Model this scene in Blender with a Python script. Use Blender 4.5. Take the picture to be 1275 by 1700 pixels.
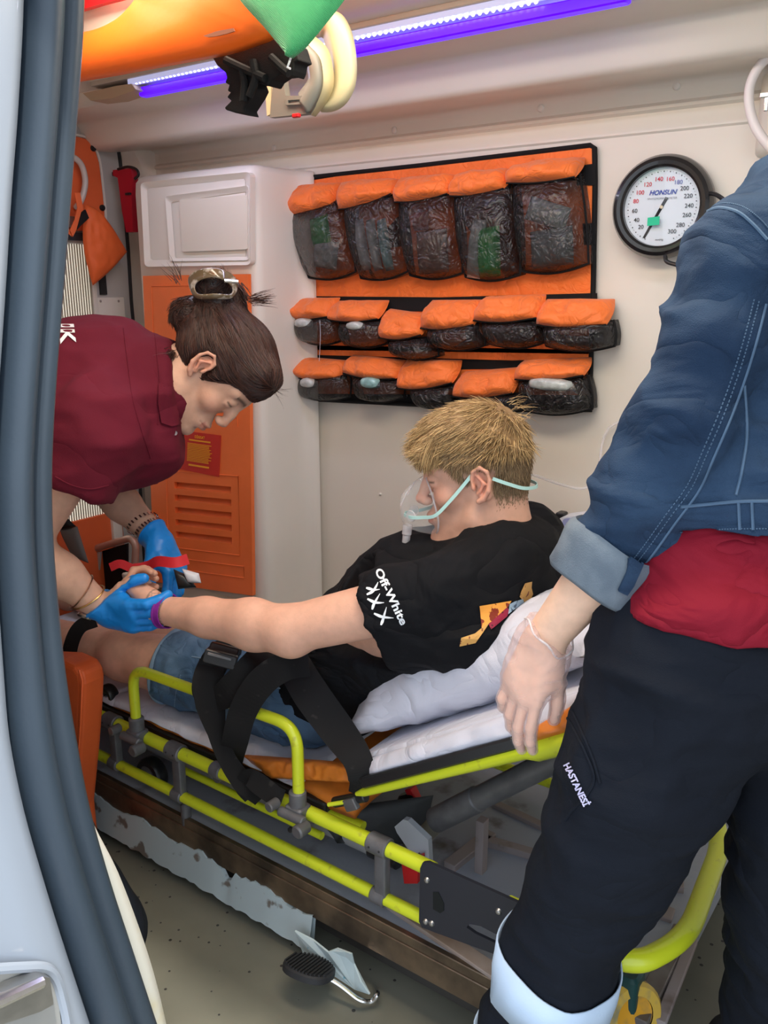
import bpy, bmesh, math, random
import numpy as np
from mathutils import Vector, Matrix
from mathutils.bvhtree import BVHTree

for o in list(bpy.data.objects):
    bpy.data.objects.remove(o)
SC = bpy.context.scene
COL = SC.collection
random.seed(7)
RNG = np.random.default_rng(7)

# ------------------------------------------------------------------ camera
CAM_F = 1420.0                       # focal length in pixels of the 1275x1700 frame
CAM_H = 1.265
PITCH = math.atan(375 / CAM_F)
YAW = math.pi / 2 - math.atan(2017 / (CAM_F / math.cos(PITCH)))
Fw = np.array([-math.sin(YAW) * math.cos(PITCH), math.cos(YAW) * math.cos(PITCH), -math.sin(PITCH)])
Rt = np.array([math.cos(YAW), math.sin(YAW), 0.0])
Up = np.cross(Rt, Fw)
CP = np.array([0, 0, CAM_H])
cam_data = bpy.data.cameras.new('camera')
cam = bpy.data.objects.new('camera', cam_data)
COL.objects.link(cam)
cam.location = CP
cam.rotation_euler = Matrix((Rt, Up, -Fw)).transposed().to_euler()
cam_data.sensor_fit = 'VERTICAL'
cam_data.sensor_height = 24.0
cam_data.lens = CAM_F / 1700 * 24.0
cam_data.clip_start = 0.02
SC.camera = cam

# ------------------------------------------------------------------ light
world = bpy.data.worlds.new('sky')
SC.world = world
world.use_nodes = True
wn = world.node_tree.nodes
wn['Background'].inputs[0].default_value = (0.80, 0.89, 1.0, 1)
wn['Background'].inputs[1].default_value = 1.35
sun_d = bpy.data.lights.new('sun', 'SUN')
sun_d.energy = 2.2
sun_d.angle = math.radians(3)
sun_d.color = (1.0, 0.93, 0.82)
sun = bpy.data.objects.new('sun', sun_d)
COL.objects.link(sun)
sun.rotation_euler = (math.radians(12), math.radians(20), 0)
def area_light(name, loc, size, energy, color, rot=(0, 0, 0), sy=None):
    d = bpy.data.lights.new(name, 'AREA')
    d.energy = energy
    d.color = color
    d.size = size
    if sy:
        d.shape = 'RECTANGLE'
        d.size_y = sy
    o = bpy.data.objects.new(name, d)
    COL.objects.link(o)
    o.location = loc
    o.rotation_euler = rot
    return o
area_light('ceiling_lamp_light', (-0.7, 0.95, 1.775), 1.2, 9.0, (1.0, 0.86, 0.68), sy=0.25)
area_light('led_strip_light', (-1.15, 1.43, 1.705), 1.5, 2.0, (0.80, 0.82, 1.0), sy=0.03)
VS = SC.view_settings
VS.view_transform = 'Standard'
VS.look = 'None'
VS.exposure = 0.62
VS.gamma = 1.0
VS.use_curve_mapping = False

# ------------------------------------------------------------------ geometry helpers
def ray(x, y):
    return Fw + Rt * (x - 637.5) / CAM_F - Up * (y - 850) / CAM_F
def WY(x, y, Y):
    """point of the vertical plane Y seen at photo position x, y"""
    r = ray(x, y); return CP + r * Y / r[1]
def WX(x, y, X):
    r = ray(x, y); return CP + r * X / r[0]
def WZ(x, y, Z):
    r = ray(x, y); return CP + r * (Z - CAM_H) / r[2]
def WD(x, y, d):
    return CP + ray(x, y) * d
def nrm(v):
    v = np.asarray(v, float); return v / (np.linalg.norm(v) + 1e-12)

def link(o, parent=None):
    COL.objects.link(o)
    if parent is not None:
        o.parent = parent
        o.matrix_parent_inverse = Matrix.Translation(-Vector(parent.location))
    return o
def mesh_obj(name, V, Fc, mat=None, parent=None, smooth=True, mats=None, fm=None):
    me = bpy.data.meshes.new(name)
    V = np.asarray(V, float)
    if isinstance(Fc, np.ndarray):
        n = len(Fc); k = Fc.shape[1]
        me.vertices.add(len(V)); me.vertices.foreach_set('co', V.astype(np.float32).ravel())
        me.loops.add(n * k); me.loops.foreach_set('vertex_index', Fc.astype(np.int32).ravel())
        me.polygons.add(n)
        me.polygons.foreach_set('loop_start', np.arange(0, n * k, k, dtype=np.int32))
        me.update(calc_edges=True)
        me.validate()
    else:
        me.from_pydata([tuple(v) for v in V], [], Fc)
        me.update()
    for m in (mats or ([mat] if mat else [])):
        me.materials.append(m)
    if fm is not None:
        me.polygons.foreach_set('material_index', np.asarray(fm, dtype=np.int32))
    if smooth:
        me.polygons.foreach_set('use_smooth', np.ones(len(me.polygons), dtype=bool))
    return link(bpy.data.objects.new(name, me), parent)
def tag(o, label=None, cat=None, group=None, kind=None):
    if label: o['label'] = label
    if cat: o['category'] = cat
    if group: o['group'] = group
    if kind: o['kind'] = kind
    return o
def thing(name, label, cat, loc=(0, 0, 0), group=None):
    o = bpy.data.objects.new(name, None)
    COL.objects.link(o)
    o.location = loc
    o.empty_display_size = 0.05
    return tag(o, label, cat, group)

class MB:
    """collects simple solids and links them as one mesh"""
    def __init__(s):
        s.V = []; s.F = []
    def add(s, V, Fc):
        b = len(s.V)
        s.V += [tuple(v) for v in V]
        s.F += [tuple(i + b for i in f) for f in Fc]
        return s
    def box(s, c, size, R=None, bev=0.0):
        """bevelled box; R columns are its axes"""
        sx, sy, sz = [q / 2 for q in size]
        bev = min(bev, sx * .9, sy * .9, sz * .9)
        c = np.asarray(c, float)
        R = np.eye(3) if R is None else np.asarray(R, float)
        if bev <= 0:
            P = [(a * sx, b * sy, d * sz) for a in (-1, 1) for b in (-1, 1) for d in (-1, 1)]
            Fc = [(0, 1, 3, 2), (4, 6, 7, 5), (0, 4, 5, 1), (2, 3, 7, 6), (0, 2, 6, 4), (1, 5, 7, 3)]
            return s.add([c + R @ np.array(p) for p in P], Fc)
        # rounded prism in its x-y plane with small bevel on z
        pts = rrect(sx * 2, sy * 2, bev, 3)
        n = len(pts); P = []
        for z, ins in ((-sz, bev * .5), (-sz + bev * .5, 0), (sz - bev * .5, 0), (sz, bev * .5)):
            for (x, y) in pts:
                P.append((x * (1 - ins / sx), y * (1 - ins / sy), z))
        Fc = [tuple(range(n - 1, -1, -1)), tuple(range(3 * n, 4 * n))]
        for k in range(3):
            for i in range(n):
                j = (i + 1) % n
                Fc.append((k * n + i, k * n + j, (k + 1) * n + j, (k + 1) * n + i))
        return s.add([c + R @ np.array(p) for p in P], Fc)
    def tube(s, path, r, n=12, caps=True, closed=False, flat=1.0, up=None):
        path = [np.asarray(q, float) for q in path]
        m = len(path)
        rs = r if hasattr(r, '__len__') else [r] * m
        T = []
        for i in range(m):
            a = path[(i - 1) % m] if (closed or i > 0) else path[0]
            b = path[(i + 1) % m] if (closed or i < m - 1) else path[-1]
            T.append(nrm(b - a))
        ref = np.array(up if up is not None else ((0, 0, 1) if abs(T[0][2]) < .9 else (1, 0, 0)), float)
        N = nrm(ref - T[0] * (ref @ T[0]))
        P = []
        for i in range(m):
            N = nrm(N - T[i] * (N @ T[i]))
            B = np.cross(T[i], N)
            for k in range(n):
                a = 2 * math.pi * k / n
                P.append(path[i] + rs[i] * (math.cos(a) * N * flat + math.sin(a) * B))
        Fc = []
        for i in range(m if closed else m - 1):
            i2 = (i + 1) % m
            for k in range(n):
                k2 = (k + 1) % n
                Fc.append((i * n + k, i * n + k2, i2 * n + k2, i2 * n + k))
        if caps and not closed:
            Fc.append(tuple(range(n - 1, -1, -1)))
            Fc.append(tuple((m - 1) * n + k for k in range(n)))
        return s.add(P, Fc)
    def cyl(s, a, b, r, n=20, bev=0.0):
        a = np.asarray(a, float); b = np.asarray(b, float); d = nrm(b - a)
        if bev > 0:
            return s.tube([a, a + d * 1e-5, a + d * bev, b - d * bev, b - d * 1e-5, b],
                          [max(r - bev, 1e-4), r - bev, r, r, r - bev, max(r - bev, 1e-4)], n)
        return s.tube([a, b], r, n)
    def lathe(s, prof, c, axis, n=40, start=None):
        """prof: list of (radius, height along axis)"""
        c = np.asarray(c, float); ax = nrm(axis)
        ref = np.array((0, 0, 1.)) if abs(ax[2]) < .9 else np.array((1., 0, 0))
        u = nrm(np.cross(ref, ax)); v = np.cross(ax, u)
        P = []
        for (r, h) in prof:
            for k in range(n):
                a = 2 * math.pi * k / n
                P.append(c + ax * h + r * (math.cos(a) * u + math.sin(a) * v))
        Fc = []
        for i in range(len(prof) - 1):
            for k in range(n):
                k2 = (k + 1) % n
                Fc.append((i * n + k, i * n + k2, (i + 1) * n + k2, (i + 1) * n + k))
        return s.add(P, Fc)
    def prism(s, pts, d):
        """extrude a 3-D polygon by vector d (centred on the polygon's plane)"""
        P = [np.asarray(q, float) for q in pts]; d = np.asarray(d, float); n = len(P)
        V = [q - d / 2 for q in P] + [q + d / 2 for q in P]
        Fc = [tuple(range(n - 1, -1, -1)), tuple(range(n, 2 * n))]
        for i in range(n):
            j = (i + 1) % n
            Fc.append((i, j, n + j, n + i))
        return s.add(V, Fc)
    def ribbon(s, path, side, w, t=0.002):
        """webbing: path of points, side vectors (one or per point), width, thickness"""
        path = [np.asarray(q, float) for q in path]; m = len(path)
        sides = side if hasattr(side[0], '__len__') else [side] * m
        ws = w if hasattr(w, '__len__') else [w] * m
        P = []
        for i in range(m):
            T = nrm(path[min(i + 1, m - 1)] - path[max(i - 1, 0)])
            S = nrm(np.asarray(sides[i], float) - T * (np.asarray(sides[i], float) @ T))
            Nn = np.cross(T, S)
            for (a, b) in ((-1, -1), (1, -1), (1, 1), (-1, 1)):
                P.append(path[i] + S * a * ws[i] / 2 + Nn * b * t / 2)
        Fc = [(3, 2, 1, 0), tuple((m - 1) * 4 + k for k in range(4))]
        for i in range(m - 1):
            for k in range(4):
                k2 = (k + 1) % 4
                Fc.append((i * 4 + k, i * 4 + k2, i * 4 + 4 + k2, i * 4 + 4 + k))
        return s.add(P, Fc)
    def build(s, name, mat, parent=None, smooth=True, angle=35):
        o = mesh_obj(name, s.V, s.F, mat, parent, smooth=False)
        bm = bmesh.new(); bm.from_mesh(o.data)
        bmesh.ops.recalc_face_normals(bm, faces=bm.faces)
        bm.to_mesh(o.data); bm.free()
        if smooth:
            o.data.polygons.foreach_set('use_smooth', np.ones(len(o.data.polygons), dtype=bool))
            o.data.set_sharp_from_angle(angle=math.radians(angle))
        return o
def rrect(w, h, r, n=4):
    pts = []
    for (cx, cy, a0) in ((w / 2 - r, h / 2 - r, 0), (-w / 2 + r, h / 2 - r, 90), (-w / 2 + r, -h / 2 + r, 180), (w / 2 - r, -h / 2 + r, 270)):
        for k in range(n + 1):
            a = math.radians(a0 + 90 * k / n)
            pts.append((cx + r * math.cos(a), cy + r * math.sin(a)))
    return pts
def spline(pts, n=8):
    """Catmull-Rom through points (any dimension)"""
    P = [np.asarray(q, float) for q in pts]
    P = [2 * P[0] - P[1]] + P + [2 * P[-1] - P[-2]]
    out = []
    for i in range(1, len(P) - 2):
        for k in range(n):
            t = k / n
            out.append(.5 * (2 * P[i] + (P[i + 1] - P[i - 1]) * t + (2 * P[i - 1] - 5 * P[i] + 4 * P[i + 1] - P[i + 2]) * t * t
                             + (3 * P[i] - P[i - 1] - 3 * P[i + 1] + P[i + 2]) * t ** 3))
    out.append(P[-2])
    return out
def fillet(pts, r, n=6):
    """polyline with rounded corners"""
    P = [np.asarray(q, float) for q in pts]
    out = [P[0]]
    for i in range(1, len(P) - 1):
        a = nrm(P[i - 1] - P[i]); b = nrm(P[i + 1] - P[i])
        d = min(r, np.linalg.norm(P[i - 1] - P[i]) * .49, np.linalg.norm(P[i + 1] - P[i]) * .49)
        A = P[i] + a * d; B = P[i] + b * d
        for k in range(n + 1):
            t = k / n
            out.append((1 - t) ** 2 * A + 2 * t * (1 - t) * P[i] + t * t * B)
    out.append(P[-1])
    return out

def vnoise(P, freq, seed=0):
    """value noise on an (n,3) array, -1..1; freq scalar or 3-vector"""
    Q = P * np.asarray(freq, float) + seed * 17.31
    I = np.floor(Q).astype(np.int64); f = Q - I; f = f * f * (3 - 2 * f)
    def h(i, j, k):
        n = (i * 73856093) ^ (j * 19349663) ^ (k * 83492791) ^ (seed * 2654435)
        n = (n ^ (n >> 13)) * 1274126177
        n = n & 0x7fffffff
        n = (n ^ (n >> 16)) & 0xffff
        return n / 32767.5 - 1
    r = 0
    for a in (0, 1):
        for b in (0, 1):
            for c in (0, 1):
                w = (f[:, 0] if a else 1 - f[:, 0]) * (f[:, 1] if b else 1 - f[:, 1]) * (f[:, 2] if c else 1 - f[:, 2])
                r = r + w * h(I[:, 0] + a, I[:, 1] + b, I[:, 2] + c)
    return r

# ------------------------------------------------------------------ materials
def mat(name, color, rough=.5, metal=0, bump=0, bscale=200, var=0, vscale=8, emit=None, estr=0, sub=0, trans=0, alpha=1,
        color2=None, coat=0, attr=None, sheen=0, stretch=(1, 1, 1), detail=4, ior=1.45, spec=.5, ramp=(.35, .65)):
    m = bpy.data.materials.new(name)
    m.use_nodes = True
    nt = m.node_tree; N = nt.nodes; L = nt.links
    b = N['Principled BSDF']
    b.inputs['Base Color'].default_value = (*color, 1)
    b.inputs['Roughness'].default_value = rough
    b.inputs['Metallic'].default_value = metal
    b.inputs['IOR'].default_value = ior
    b.inputs['Specular IOR Level'].default_value = spec
    if emit:
        b.inputs['Emission Color'].default_value = (*emit, 1)
        b.inputs['Emission Strength'].default_value = estr
    if sub:
        b.inputs['Subsurface Weight'].default_value = sub
        b.inputs['Subsurface Radius'].default_value = (1, .35, .2)
        b.inputs['Subsurface Scale'].default_value = .006
    b.inputs['Transmission Weight'].default_value = trans
    b.inputs['Alpha'].default_value = alpha
    b.inputs['Coat Weight'].default_value = coat
    b.inputs['Sheen Weight'].default_value = sheen
    tc = N.new('ShaderNodeTexCoord')
    mp = N.new('ShaderNodeMapping'); mp.inputs['Scale'].default_value = stretch
    L.new(tc.outputs['Object'], mp.inputs['Vector'])
    src = None
    if attr:
        a = N.new('ShaderNodeAttribute'); a.attribute_name = attr
        src = a.outputs['Color']
    if var or color2:
        nz = N.new('ShaderNodeTexNoise'); nz.inputs['Scale'].default_value = vscale; nz.inputs['Detail'].default_value = detail
        L.new(mp.outputs[0], nz.inputs['Vector'])
        mr = N.new('ShaderNodeMapRange')
        mr.inputs['From Min'].default_value = ramp[0]; mr.inputs['From Max'].default_value = ramp[1]
        L.new(nz.outputs['Fac'], mr.inputs['Value'])
        mx = N.new('ShaderNodeMix'); mx.data_type = 'RGBA'
        L.new(mr.outputs[0], mx.inputs['Factor'])
        c2 = color2 or tuple(c * (1 - var) for c in color)
        if src is not None:
            mm = N.new('ShaderNodeMix'); mm.data_type = 'RGBA'; mm.blend_type = 'MULTIPLY'; mm.inputs['Factor'].default_value = 1
            L.new(src, mm.inputs['A']); mm.inputs['B'].default_value = (1 - var, 1 - var, 1 - var, 1)
            L.new(src, mx.inputs['A']); L.new(mm.outputs['Result'], mx.inputs['B'])
        else:
            mx.inputs['A'].default_value = (*color, 1); mx.inputs['B'].default_value = (*c2, 1)
        src = mx.outputs['Result']
    if src is not None:
        L.new(src, b.inputs['Base Color'])
    if bump:
        nb = N.new('ShaderNodeTexNoise'); nb.inputs['Scale'].default_value = bscale; nb.inputs['Detail'].default_value = 3
        L.new(mp.outputs[0], nb.inputs['Vector'])
        bp = N.new('ShaderNodeBump'); bp.inputs['Strength'].default_value = bump; bp.inputs['Distance'].default_value = .002
        L.new(nb.outputs['Fac'], bp.inputs['Height']); L.new(bp.outputs['Normal'], b.inputs['Normal'])
    return m
def weave(m, scale=900, strength=.4, axis='X', dist=.001):
    """adds a fine wave relief (webbing, twill, knit)"""
    nt = m.node_tree; N = nt.nodes; L = nt.links
    tc = N.new('ShaderNodeTexCoord')
    w = N.new('ShaderNodeTexWave'); w.inputs['Scale'].default_value = scale; w.bands_direction = axis
    L.new(tc.outputs['Object'], w.inputs['Vector'])
    bp = N.new('ShaderNodeBump'); bp.inputs['Strength'].default_value = strength; bp.inputs['Distance'].default_value = dist
    L.new(w.outputs['Fac'], bp.inputs['Height']); L.new(bp.outputs['Normal'], N['Principled BSDF'].inputs['Normal'])
    return m
def wrinkle(m, scale=14, dist=.02, strength=.6, stretch=(1, 1, 1), distortion=1.2):
    """cloth creases as relief, chained below the fine weave"""
    nt = m.node_tree; N = nt.nodes; L = nt.links; b = N['Principled BSDF']
    tc = N.new('ShaderNodeTexCoord'); mp = N.new('ShaderNodeMapping'); mp.inputs['Scale'].default_value = stretch
    L.new(tc.outputs['Object'], mp.inputs['Vector'])
    nz = N.new('ShaderNodeTexNoise'); nz.inputs['Scale'].default_value = scale; nz.inputs['Detail'].default_value = 3
    nz.inputs['Distortion'].default_value = distortion; nz.inputs['Roughness'].default_value = .45
    L.new(mp.outputs[0], nz.inputs['Vector'])
    sb = N.new('ShaderNodeMath'); sb.operation = 'SUBTRACT'; sb.inputs[1].default_value = .5; L.new(nz.outputs['Fac'], sb.inputs[0])
    ab = N.new('ShaderNodeMath'); ab.operation = 'ABSOLUTE'; L.new(sb.outputs[0], ab.inputs[0])
    pw_ = N.new('ShaderNodeMath'); pw_.operation = 'POWER'; pw_.inputs[1].default_value = .7; L.new(ab.outputs[0], pw_.inputs[0])
    bp = N.new('ShaderNodeBump'); bp.inputs['Strength'].default_value = strength; bp.inputs['Distance'].default_value = dist
    L.new(pw_.outputs[0], bp.inputs['Height'])
    src = b.inputs['Normal'].links[0].from_node if b.inputs['Normal'].links else None
    if src is not None and src.type == 'BUMP': L.new(bp.outputs['Normal'], src.inputs['Normal'])
    else: L.new(bp.outputs['Normal'], b.inputs['Normal'])
    return m
M = {}
M['wall'] = mat('cream_gelcoat', (.80, .745, .66), .38, var=.06, vscale=3, bump=.05, bscale=60)
M['wall2'] = mat('pale_gelcoat', (.80, .76, .70), .35, var=.05, vscale=4, bump=.05, bscale=60)
M['greywall'] = mat('grey_painted_metal', (.50, .50, .49), .4, var=.08, vscale=6)
M['orange_abs'] = mat('orange_abs_plastic', (.95, .20, .05), .42, var=.08, vscale=10, bump=.1, bscale=400)
M['orange_door'] = mat('dull_orange_plastic', (.80, .15, .045), .45, var=.1, vscale=10)
M['orange_case'] = mat('orange_moulded_plastic', (.78, .13, .03), .5, var=.08, vscale=12, bump=.15, bscale=500)
M['orange_board'] = mat('orange_polyethylene', (1.0, .17, .012), .4, var=.12, vscale=6, bump=.1, bscale=100)
M['orange_cloth'] = mat('orange_nylon', (.95, .20, .03), .55, var=.1, vscale=14, bump=.3, bscale=900, sheen=.2)
M['orange_tarp'] = mat('orange_vinyl', (.75, .22, .03), .35, var=.25, vscale=20, bump=.4, bscale=50)
M['black_cloth'] = mat('black_nylon', (.007, .007, .008), .75, bump=.4, bscale=900, spec=.3)
M['black_plastic'] = mat('black_plastic', (.015, .016, .018), .35, bump=.1, bscale=300)
M['black_matte'] = mat('black_rubber', (.02, .021, .024), .65, bump=.15, bscale=300)
M['rubber'] = mat('grey_blue_rubber', (.045, .066, .092), .42, bump=.1, bscale=150, var=.15, vscale=5)
M['rubber_dark'] = mat('dark_rubber', (.030, .034, .045), .45, var=.15, vscale=6)
M['white_paint'] = mat('white_car_paint', (.40, .46, .55), .25, coat=.5, var=.03, vscale=3)
M['cream_trim'] = mat('cream_stained_trim', (.78, .78, .70), .5, color2=(.72, .62, .30), vscale=9, ramp=(.55, .75))
M['yellow'] = mat('lime_yellow_enamel', (.62, .70, .025), .3, coat=.3, color2=(.42, .42, .04), vscale=55, ramp=(.62, .75), detail=6)
M['grey_cast'] = mat('grey_cast_alloy', (.17, .17, .18), .5, .35, bump=.2, bscale=200, var=.3, vscale=30)
M['grey_tube'] = mat('grey_tube', (.15, .15, .155), .42, .3, var=.25, vscale=25)
M['chrome'] = mat('chrome', (.75, .76, .78), .15, 1)
M['steel'] = mat('brushed_steel', (.50, .50, .50), .35, .9, var=.2, vscale=30)
M['red'] = mat('red_plastic', (.55, .012, .016), .4)
M['white_fab'] = mat('white_cotton', (.60, .61, .70), .8, bump=.25, bscale=600)
M['skin'] = mat('skin', (.7, .4, .3), .5, attr='Col', var=.1, vscale=60, sub=.12, bump=.12, bscale=350)
wrinkle(M['white_fab'], 9, .02, .5, (1, .5, 1)); wrinkle(M['orange_cloth'], 22, .012, .55)
M['blue_glove'] = mat('blue_nitrile', (.012, .26, .78), .38, bump=.15, bscale=90, var=.12, vscale=25)
# ================================================================== the vehicle: shell of the setting
def struct(o):
    o['kind'] = 'structure'; return o
YB = 1.85
# side profile of the far wall and ceiling, (Y, z), swept along X
XL, XR = -2.36, 1.25
def prof_y(zs): pass
prof = [(YB, z) for z in np.linspace(-.02, 1.56, 12)] + [(YB, 1.566), (YB - .004, 1.570), (YB - .004, 1.576), (YB, 1.582),
        (YB, 1.606), (YB - .008, 1.611), (YB - .008, 1.617), (YB - .001, 1.624), (YB - .001, 1.640)]
prof += [tuple(q) for q in spline([(YB - .001, 1.650), (YB - .010, 1.659), (YB - .035, 1.661), (YB - .10, 1.652), (YB - .17, 1.645), (YB - .195, 1.650), (YB - .208, 1.665),
                                   (YB - .222, 1.69), (YB - .232, 1.708), (YB - .25, 1.712), (YB - .30, 1.713), (YB - .355, 1.716)], 4)]
prof += [(YB - .36, 1.748), (YB - .39, 1.749), (YB - .44, 1.750), (YB - .47, 1.752)] + [tuple(q) for q in spline([(YB - .48, 1.755), (YB - .6, 1.79), (1.0, 1.815), (.52, 1.80)], 4)]
xs = np.linspace(XL, XR, 61)
def sweep_x(name, prof, xs, mt, parent=None, thick=None):
    n = len(prof)
    V = [(x, y, z) for x in xs for (y, z) in prof]
    Fc = [(i * n + j, i * n + j + 1, (i + 1) * n + j + 1, (i + 1) * n + j) for i in range(len(xs) - 1) for j in range(n - 1)]
    o = mesh_obj(name, V, Fc, mt, parent)
    o.data.set_sharp_from_angle(angle=math.radians(40))
    return o
k = 60
wall = struct(sweep_x('wall_back', prof[:k + 6], xs, M['wall']))
ceil = struct(sweep_x('ceiling', prof[k + 5:], xs, M['wall']))
for o_, th in ((wall, .03), (ceil, .03)):
    s = o_.modifiers.new('shell', 'SOLIDIFY'); s.thickness = th; s.offset = 1 if o_ is wall else 1
# raised block at the right end of the upper wall, rounded left edge
def pad(name, x0, z0, z1, y, r):
    w = .55 - x0
    pts = [(x0 + w / 2 + p, (z0 + z1) / 2 + q) for (p, q) in rrect(w, z1 - z0, r, 6)]
    n = len(pts); V = []
    cx, cz = x0 + w / 2, (z0 + z1) / 2
    for (yy, ins) in ((YB, 0), (y + .03, 0), (y + .012, .004), (y + .003, .014), (y, .03)):
        for (p, q) in pts:
            V.append((cx + (p - cx) * (1 - ins / (w / 2)), yy, cz + (q - cz) * (1 - ins / ((z1 - z0) / 2))))
    Fc = [(i * n + j, i * n + (j + 1) % n, (i + 1) * n + (j + 1) % n, (i + 1) * n + j) for i in range(4) for j in range(n)] + [tuple(4 * n + j for j in range(n))]
    m = MB(); m.add(V, Fc); m.build(name, M['wall'], wall, angle=60)
pad('moulded_block', WY(1240, 150, YB - .045)[0], 1.655, 1.80, YB - .055, .05)
pad('moulded_panel', WY(1249, 240, YB - .045)[0], 1.50, 1.648, YB - .05, .012)
pad('moulded_step', WY(1253, 345, YB - .015)[0], .9, 1.49, YB - .014, .02)
# screw cover caps on the wall
for (x, y) in ((655, 216), (898, 180), (1124, 143), (455, 246), (632, 820)):
    c = WY(x, y, YB)
    rr = .0085 if y < 800 else .004
    MB().lathe([(0.0001, -.0045), (rr * .55, -.0045), (rr * .8, -.0035), (rr, 0), (rr, .002)], c + np.array((0, -.001, 0)), (0, 1, 0), 18).build('screw_cap', M['wall2'], wall)

# floor of the vehicle
mf = mat('speckled_vinyl', (.185, .183, .145), .42, color2=(.135, .136, .110), vscale=4, bump=.08, bscale=80)
nt = mf.node_tree; N = nt.nodes; L = nt.links
tc = N.new('ShaderNodeTexCoord')
vo = N.new('ShaderNodeTexVoronoi'); vo.inputs['Scale'].default_value = 42; vo.inputs['Randomness'].default_value = 1
L.new(tc.outputs['Object'], vo.inputs['Vector'])
nz = N.new('ShaderNodeTexNoise'); nz.inputs['Scale'].default_value = 20; L.new(tc.outputs['Object'], nz.inputs['Vector'])
ma = N.new('ShaderNodeMath'); ma.operation = 'MULTIPLY'; L.new(nz.outputs['Fac'], ma.inputs[0]); ma.inputs[1].default_value = .26
lt = N.new('ShaderNodeMath'); lt.operation = 'LESS_THAN'; L.new(vo.outputs['Distance'], lt.inputs[0]); L.new(ma.outputs[0], lt.inputs[1])
sepc = N.new('ShaderNodeSeparateColor'); L.new(vo.outputs['Color'], sepc.inputs[0])
g = N.new('ShaderNodeMath'); g.operation = 'GREATER_THAN'; g.inputs[1].default_value = .45; L.new(sepc.outputs[0], g.inputs[0])
mu = N.new('ShaderNodeMath'); mu.operation = 'MULTIPLY'; L.new(lt.outputs[0], mu.inputs[0]); L.new(g.outputs[0], mu.inputs[1])
mx = N.new('ShaderNodeMix'); mx.data_type = 'RGBA'; L.new(mu.outputs[0], mx.inputs['Factor'])
bs = N['Principled BSDF']; old = bs.inputs['Base Color'].links[0].from_socket
L.new(old, mx.inputs['A']); mx.inputs['B'].default_value = (.03, .03, .03, 1)
L.new(mx.outputs['Result'], bs.inputs['Base Color'])
M['floor'] = mf
fl = MB().box(((XL + XR) / 2, (.46 + YB) / 2, -.02), (XR - XL, YB - .46 + .06, .04)).build('floor', mf, smooth=False); struct(fl)
# ground outside
gr = MB().box((0, -1.2, -.67), (14, 9, .04)).build('ground', mat('asphalt', (.32, .31, .30), .9, var=.3, vscale=30)); struct(gr)

# end wall at the left with the rear door
XE = -2.28
ew = MB()
ew.box((XE - .045, 1.12, .95), (.03, 1.55, 2.0))
end = struct(ew.build('wall_left', M['wall2'], smooth=False))
# rounded corner post between the side wall and the end
pp = []
for t in np.linspace(0, 1, 13):
    a = t * math.pi / 2
    pp.append((XE + .12 - .12 * math.sin(a), YB + .002 - .07 + .07 * math.cos(a)))
pl = [(XE + .12, YB + .01)] + pp + [(XE, YB - .075), (XE - .03, YB - .075), (XE - .03, YB + .03), (XE + .12, YB + .03)]
m = MB()
n = len(pl)
zz = list(np.linspace(-.0, 1.50, 6)) + [1.6, 1.68, 1.74, 1.79]
V = []
for z in zz:
    for (x, y) in pl:
        yy = y - max(0, z - 1.5) ** 1.6 * 1.2 if y < YB - .005 else y
        V.append((x, yy, z))
Fc = [(i * n + j, i * n + (j + 1) % n, (i + 1) * n + (j + 1) % n, (i + 1) * n + j) for i in range(len(zz) - 1) for j in range(n)]
m.add(V, Fc)
struct(m.build('trim_1', M['wall']))

# rear door seen from inside
door = thing('door_1', None, None, (XE, 1.5, 0)); struct(door)
def WXr(x, y, X=XE + .0): return WX(x, y, X)
# grey steel inner frame
edge_px = [(60, 175), (118, 193), (150, 200), (173, 214), (187, 240), (194, 285), (200, 350), (206, 420), (211, 500), (216, 560), (222, 700), (228, 860)]
EP = [WX(x, y, XE + .005) for (x, y) in edge_px]
EPs = spline(EP, 4)
poly = [tuple(q) for q in EPs] + [(XE + .005, EPs[-1][1], .02), (XE + .005, .95, .02), (XE + .005, .95, EPs[0][2])]
MB().prism(poly, (.03, 0, 0)).build('door_skin', M['greywall'], door, smooth=False)
MB().tube([q + np.array((.014, .004, 0)) for q in EPs] + [np.array((XE + .019, EPs[-1][1] + .004, .02))], .0065, 8).build('door_seal', M['black_matte'], door)
# orange upper lining panel
xo = XE + .03
op = [(60, 205), (112, 224), (140, 231), (154, 245), (162, 270), (167, 310), (171, 350), (172, 372), (150, 383), (60, 384)]
MB().prism([WX(x, y, xo) for (x, y) in op], (.012, 0, 0)).build('lining_panel', M['orange_door'], door, smooth=False)
MB().tube([WX(x, y, xo) for (x, y) in spline([(60, 202), (113, 221), (143, 228), (157, 243), (166, 270), (171, 310), (175, 350), (176, 375)], 4)], .004, 6).build('panel_rim', M['wall2'], door)
ip = [(60, 262), (112, 262), (130, 268), (137, 290), (136, 330), (128, 360), (110, 382), (60, 384)]
MB().prism([WX(x, y, xo + .01) for (x, y) in ip], (.01, 0, 0)).build('inner_pad', M['orange_door'], door, smooth=False)
for (x, y) in ((155, 246), (170, 345)):
    c = WX(x, y, xo + .008); MB().lathe([(.0001, .006), (.006, .006), (.009, .002), (.009, -.002)], c, (1, 0, 0), 16).build('panel_stud', M['black_plastic'], door)
# pull handle
hp = spline([WX(100, 256, xo + .03), WX(118, 259, xo + .04), WX(134, 272, xo + .045), WX(141, 295, xo + .045), WX(140, 315, xo + .045), WX(134, 334, xo + .04), WX(126, 345, xo + .02)], 6)
MB().tube(hp, .0085, 12).build('pull_handle', mat('clear_grey_plastic', (.55, .50, .47), .25), door)
MB().box(WX(112, 368, xo + .02), (.02, .05, .03), bev=.004).build('latch', M['steel'], door)
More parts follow.
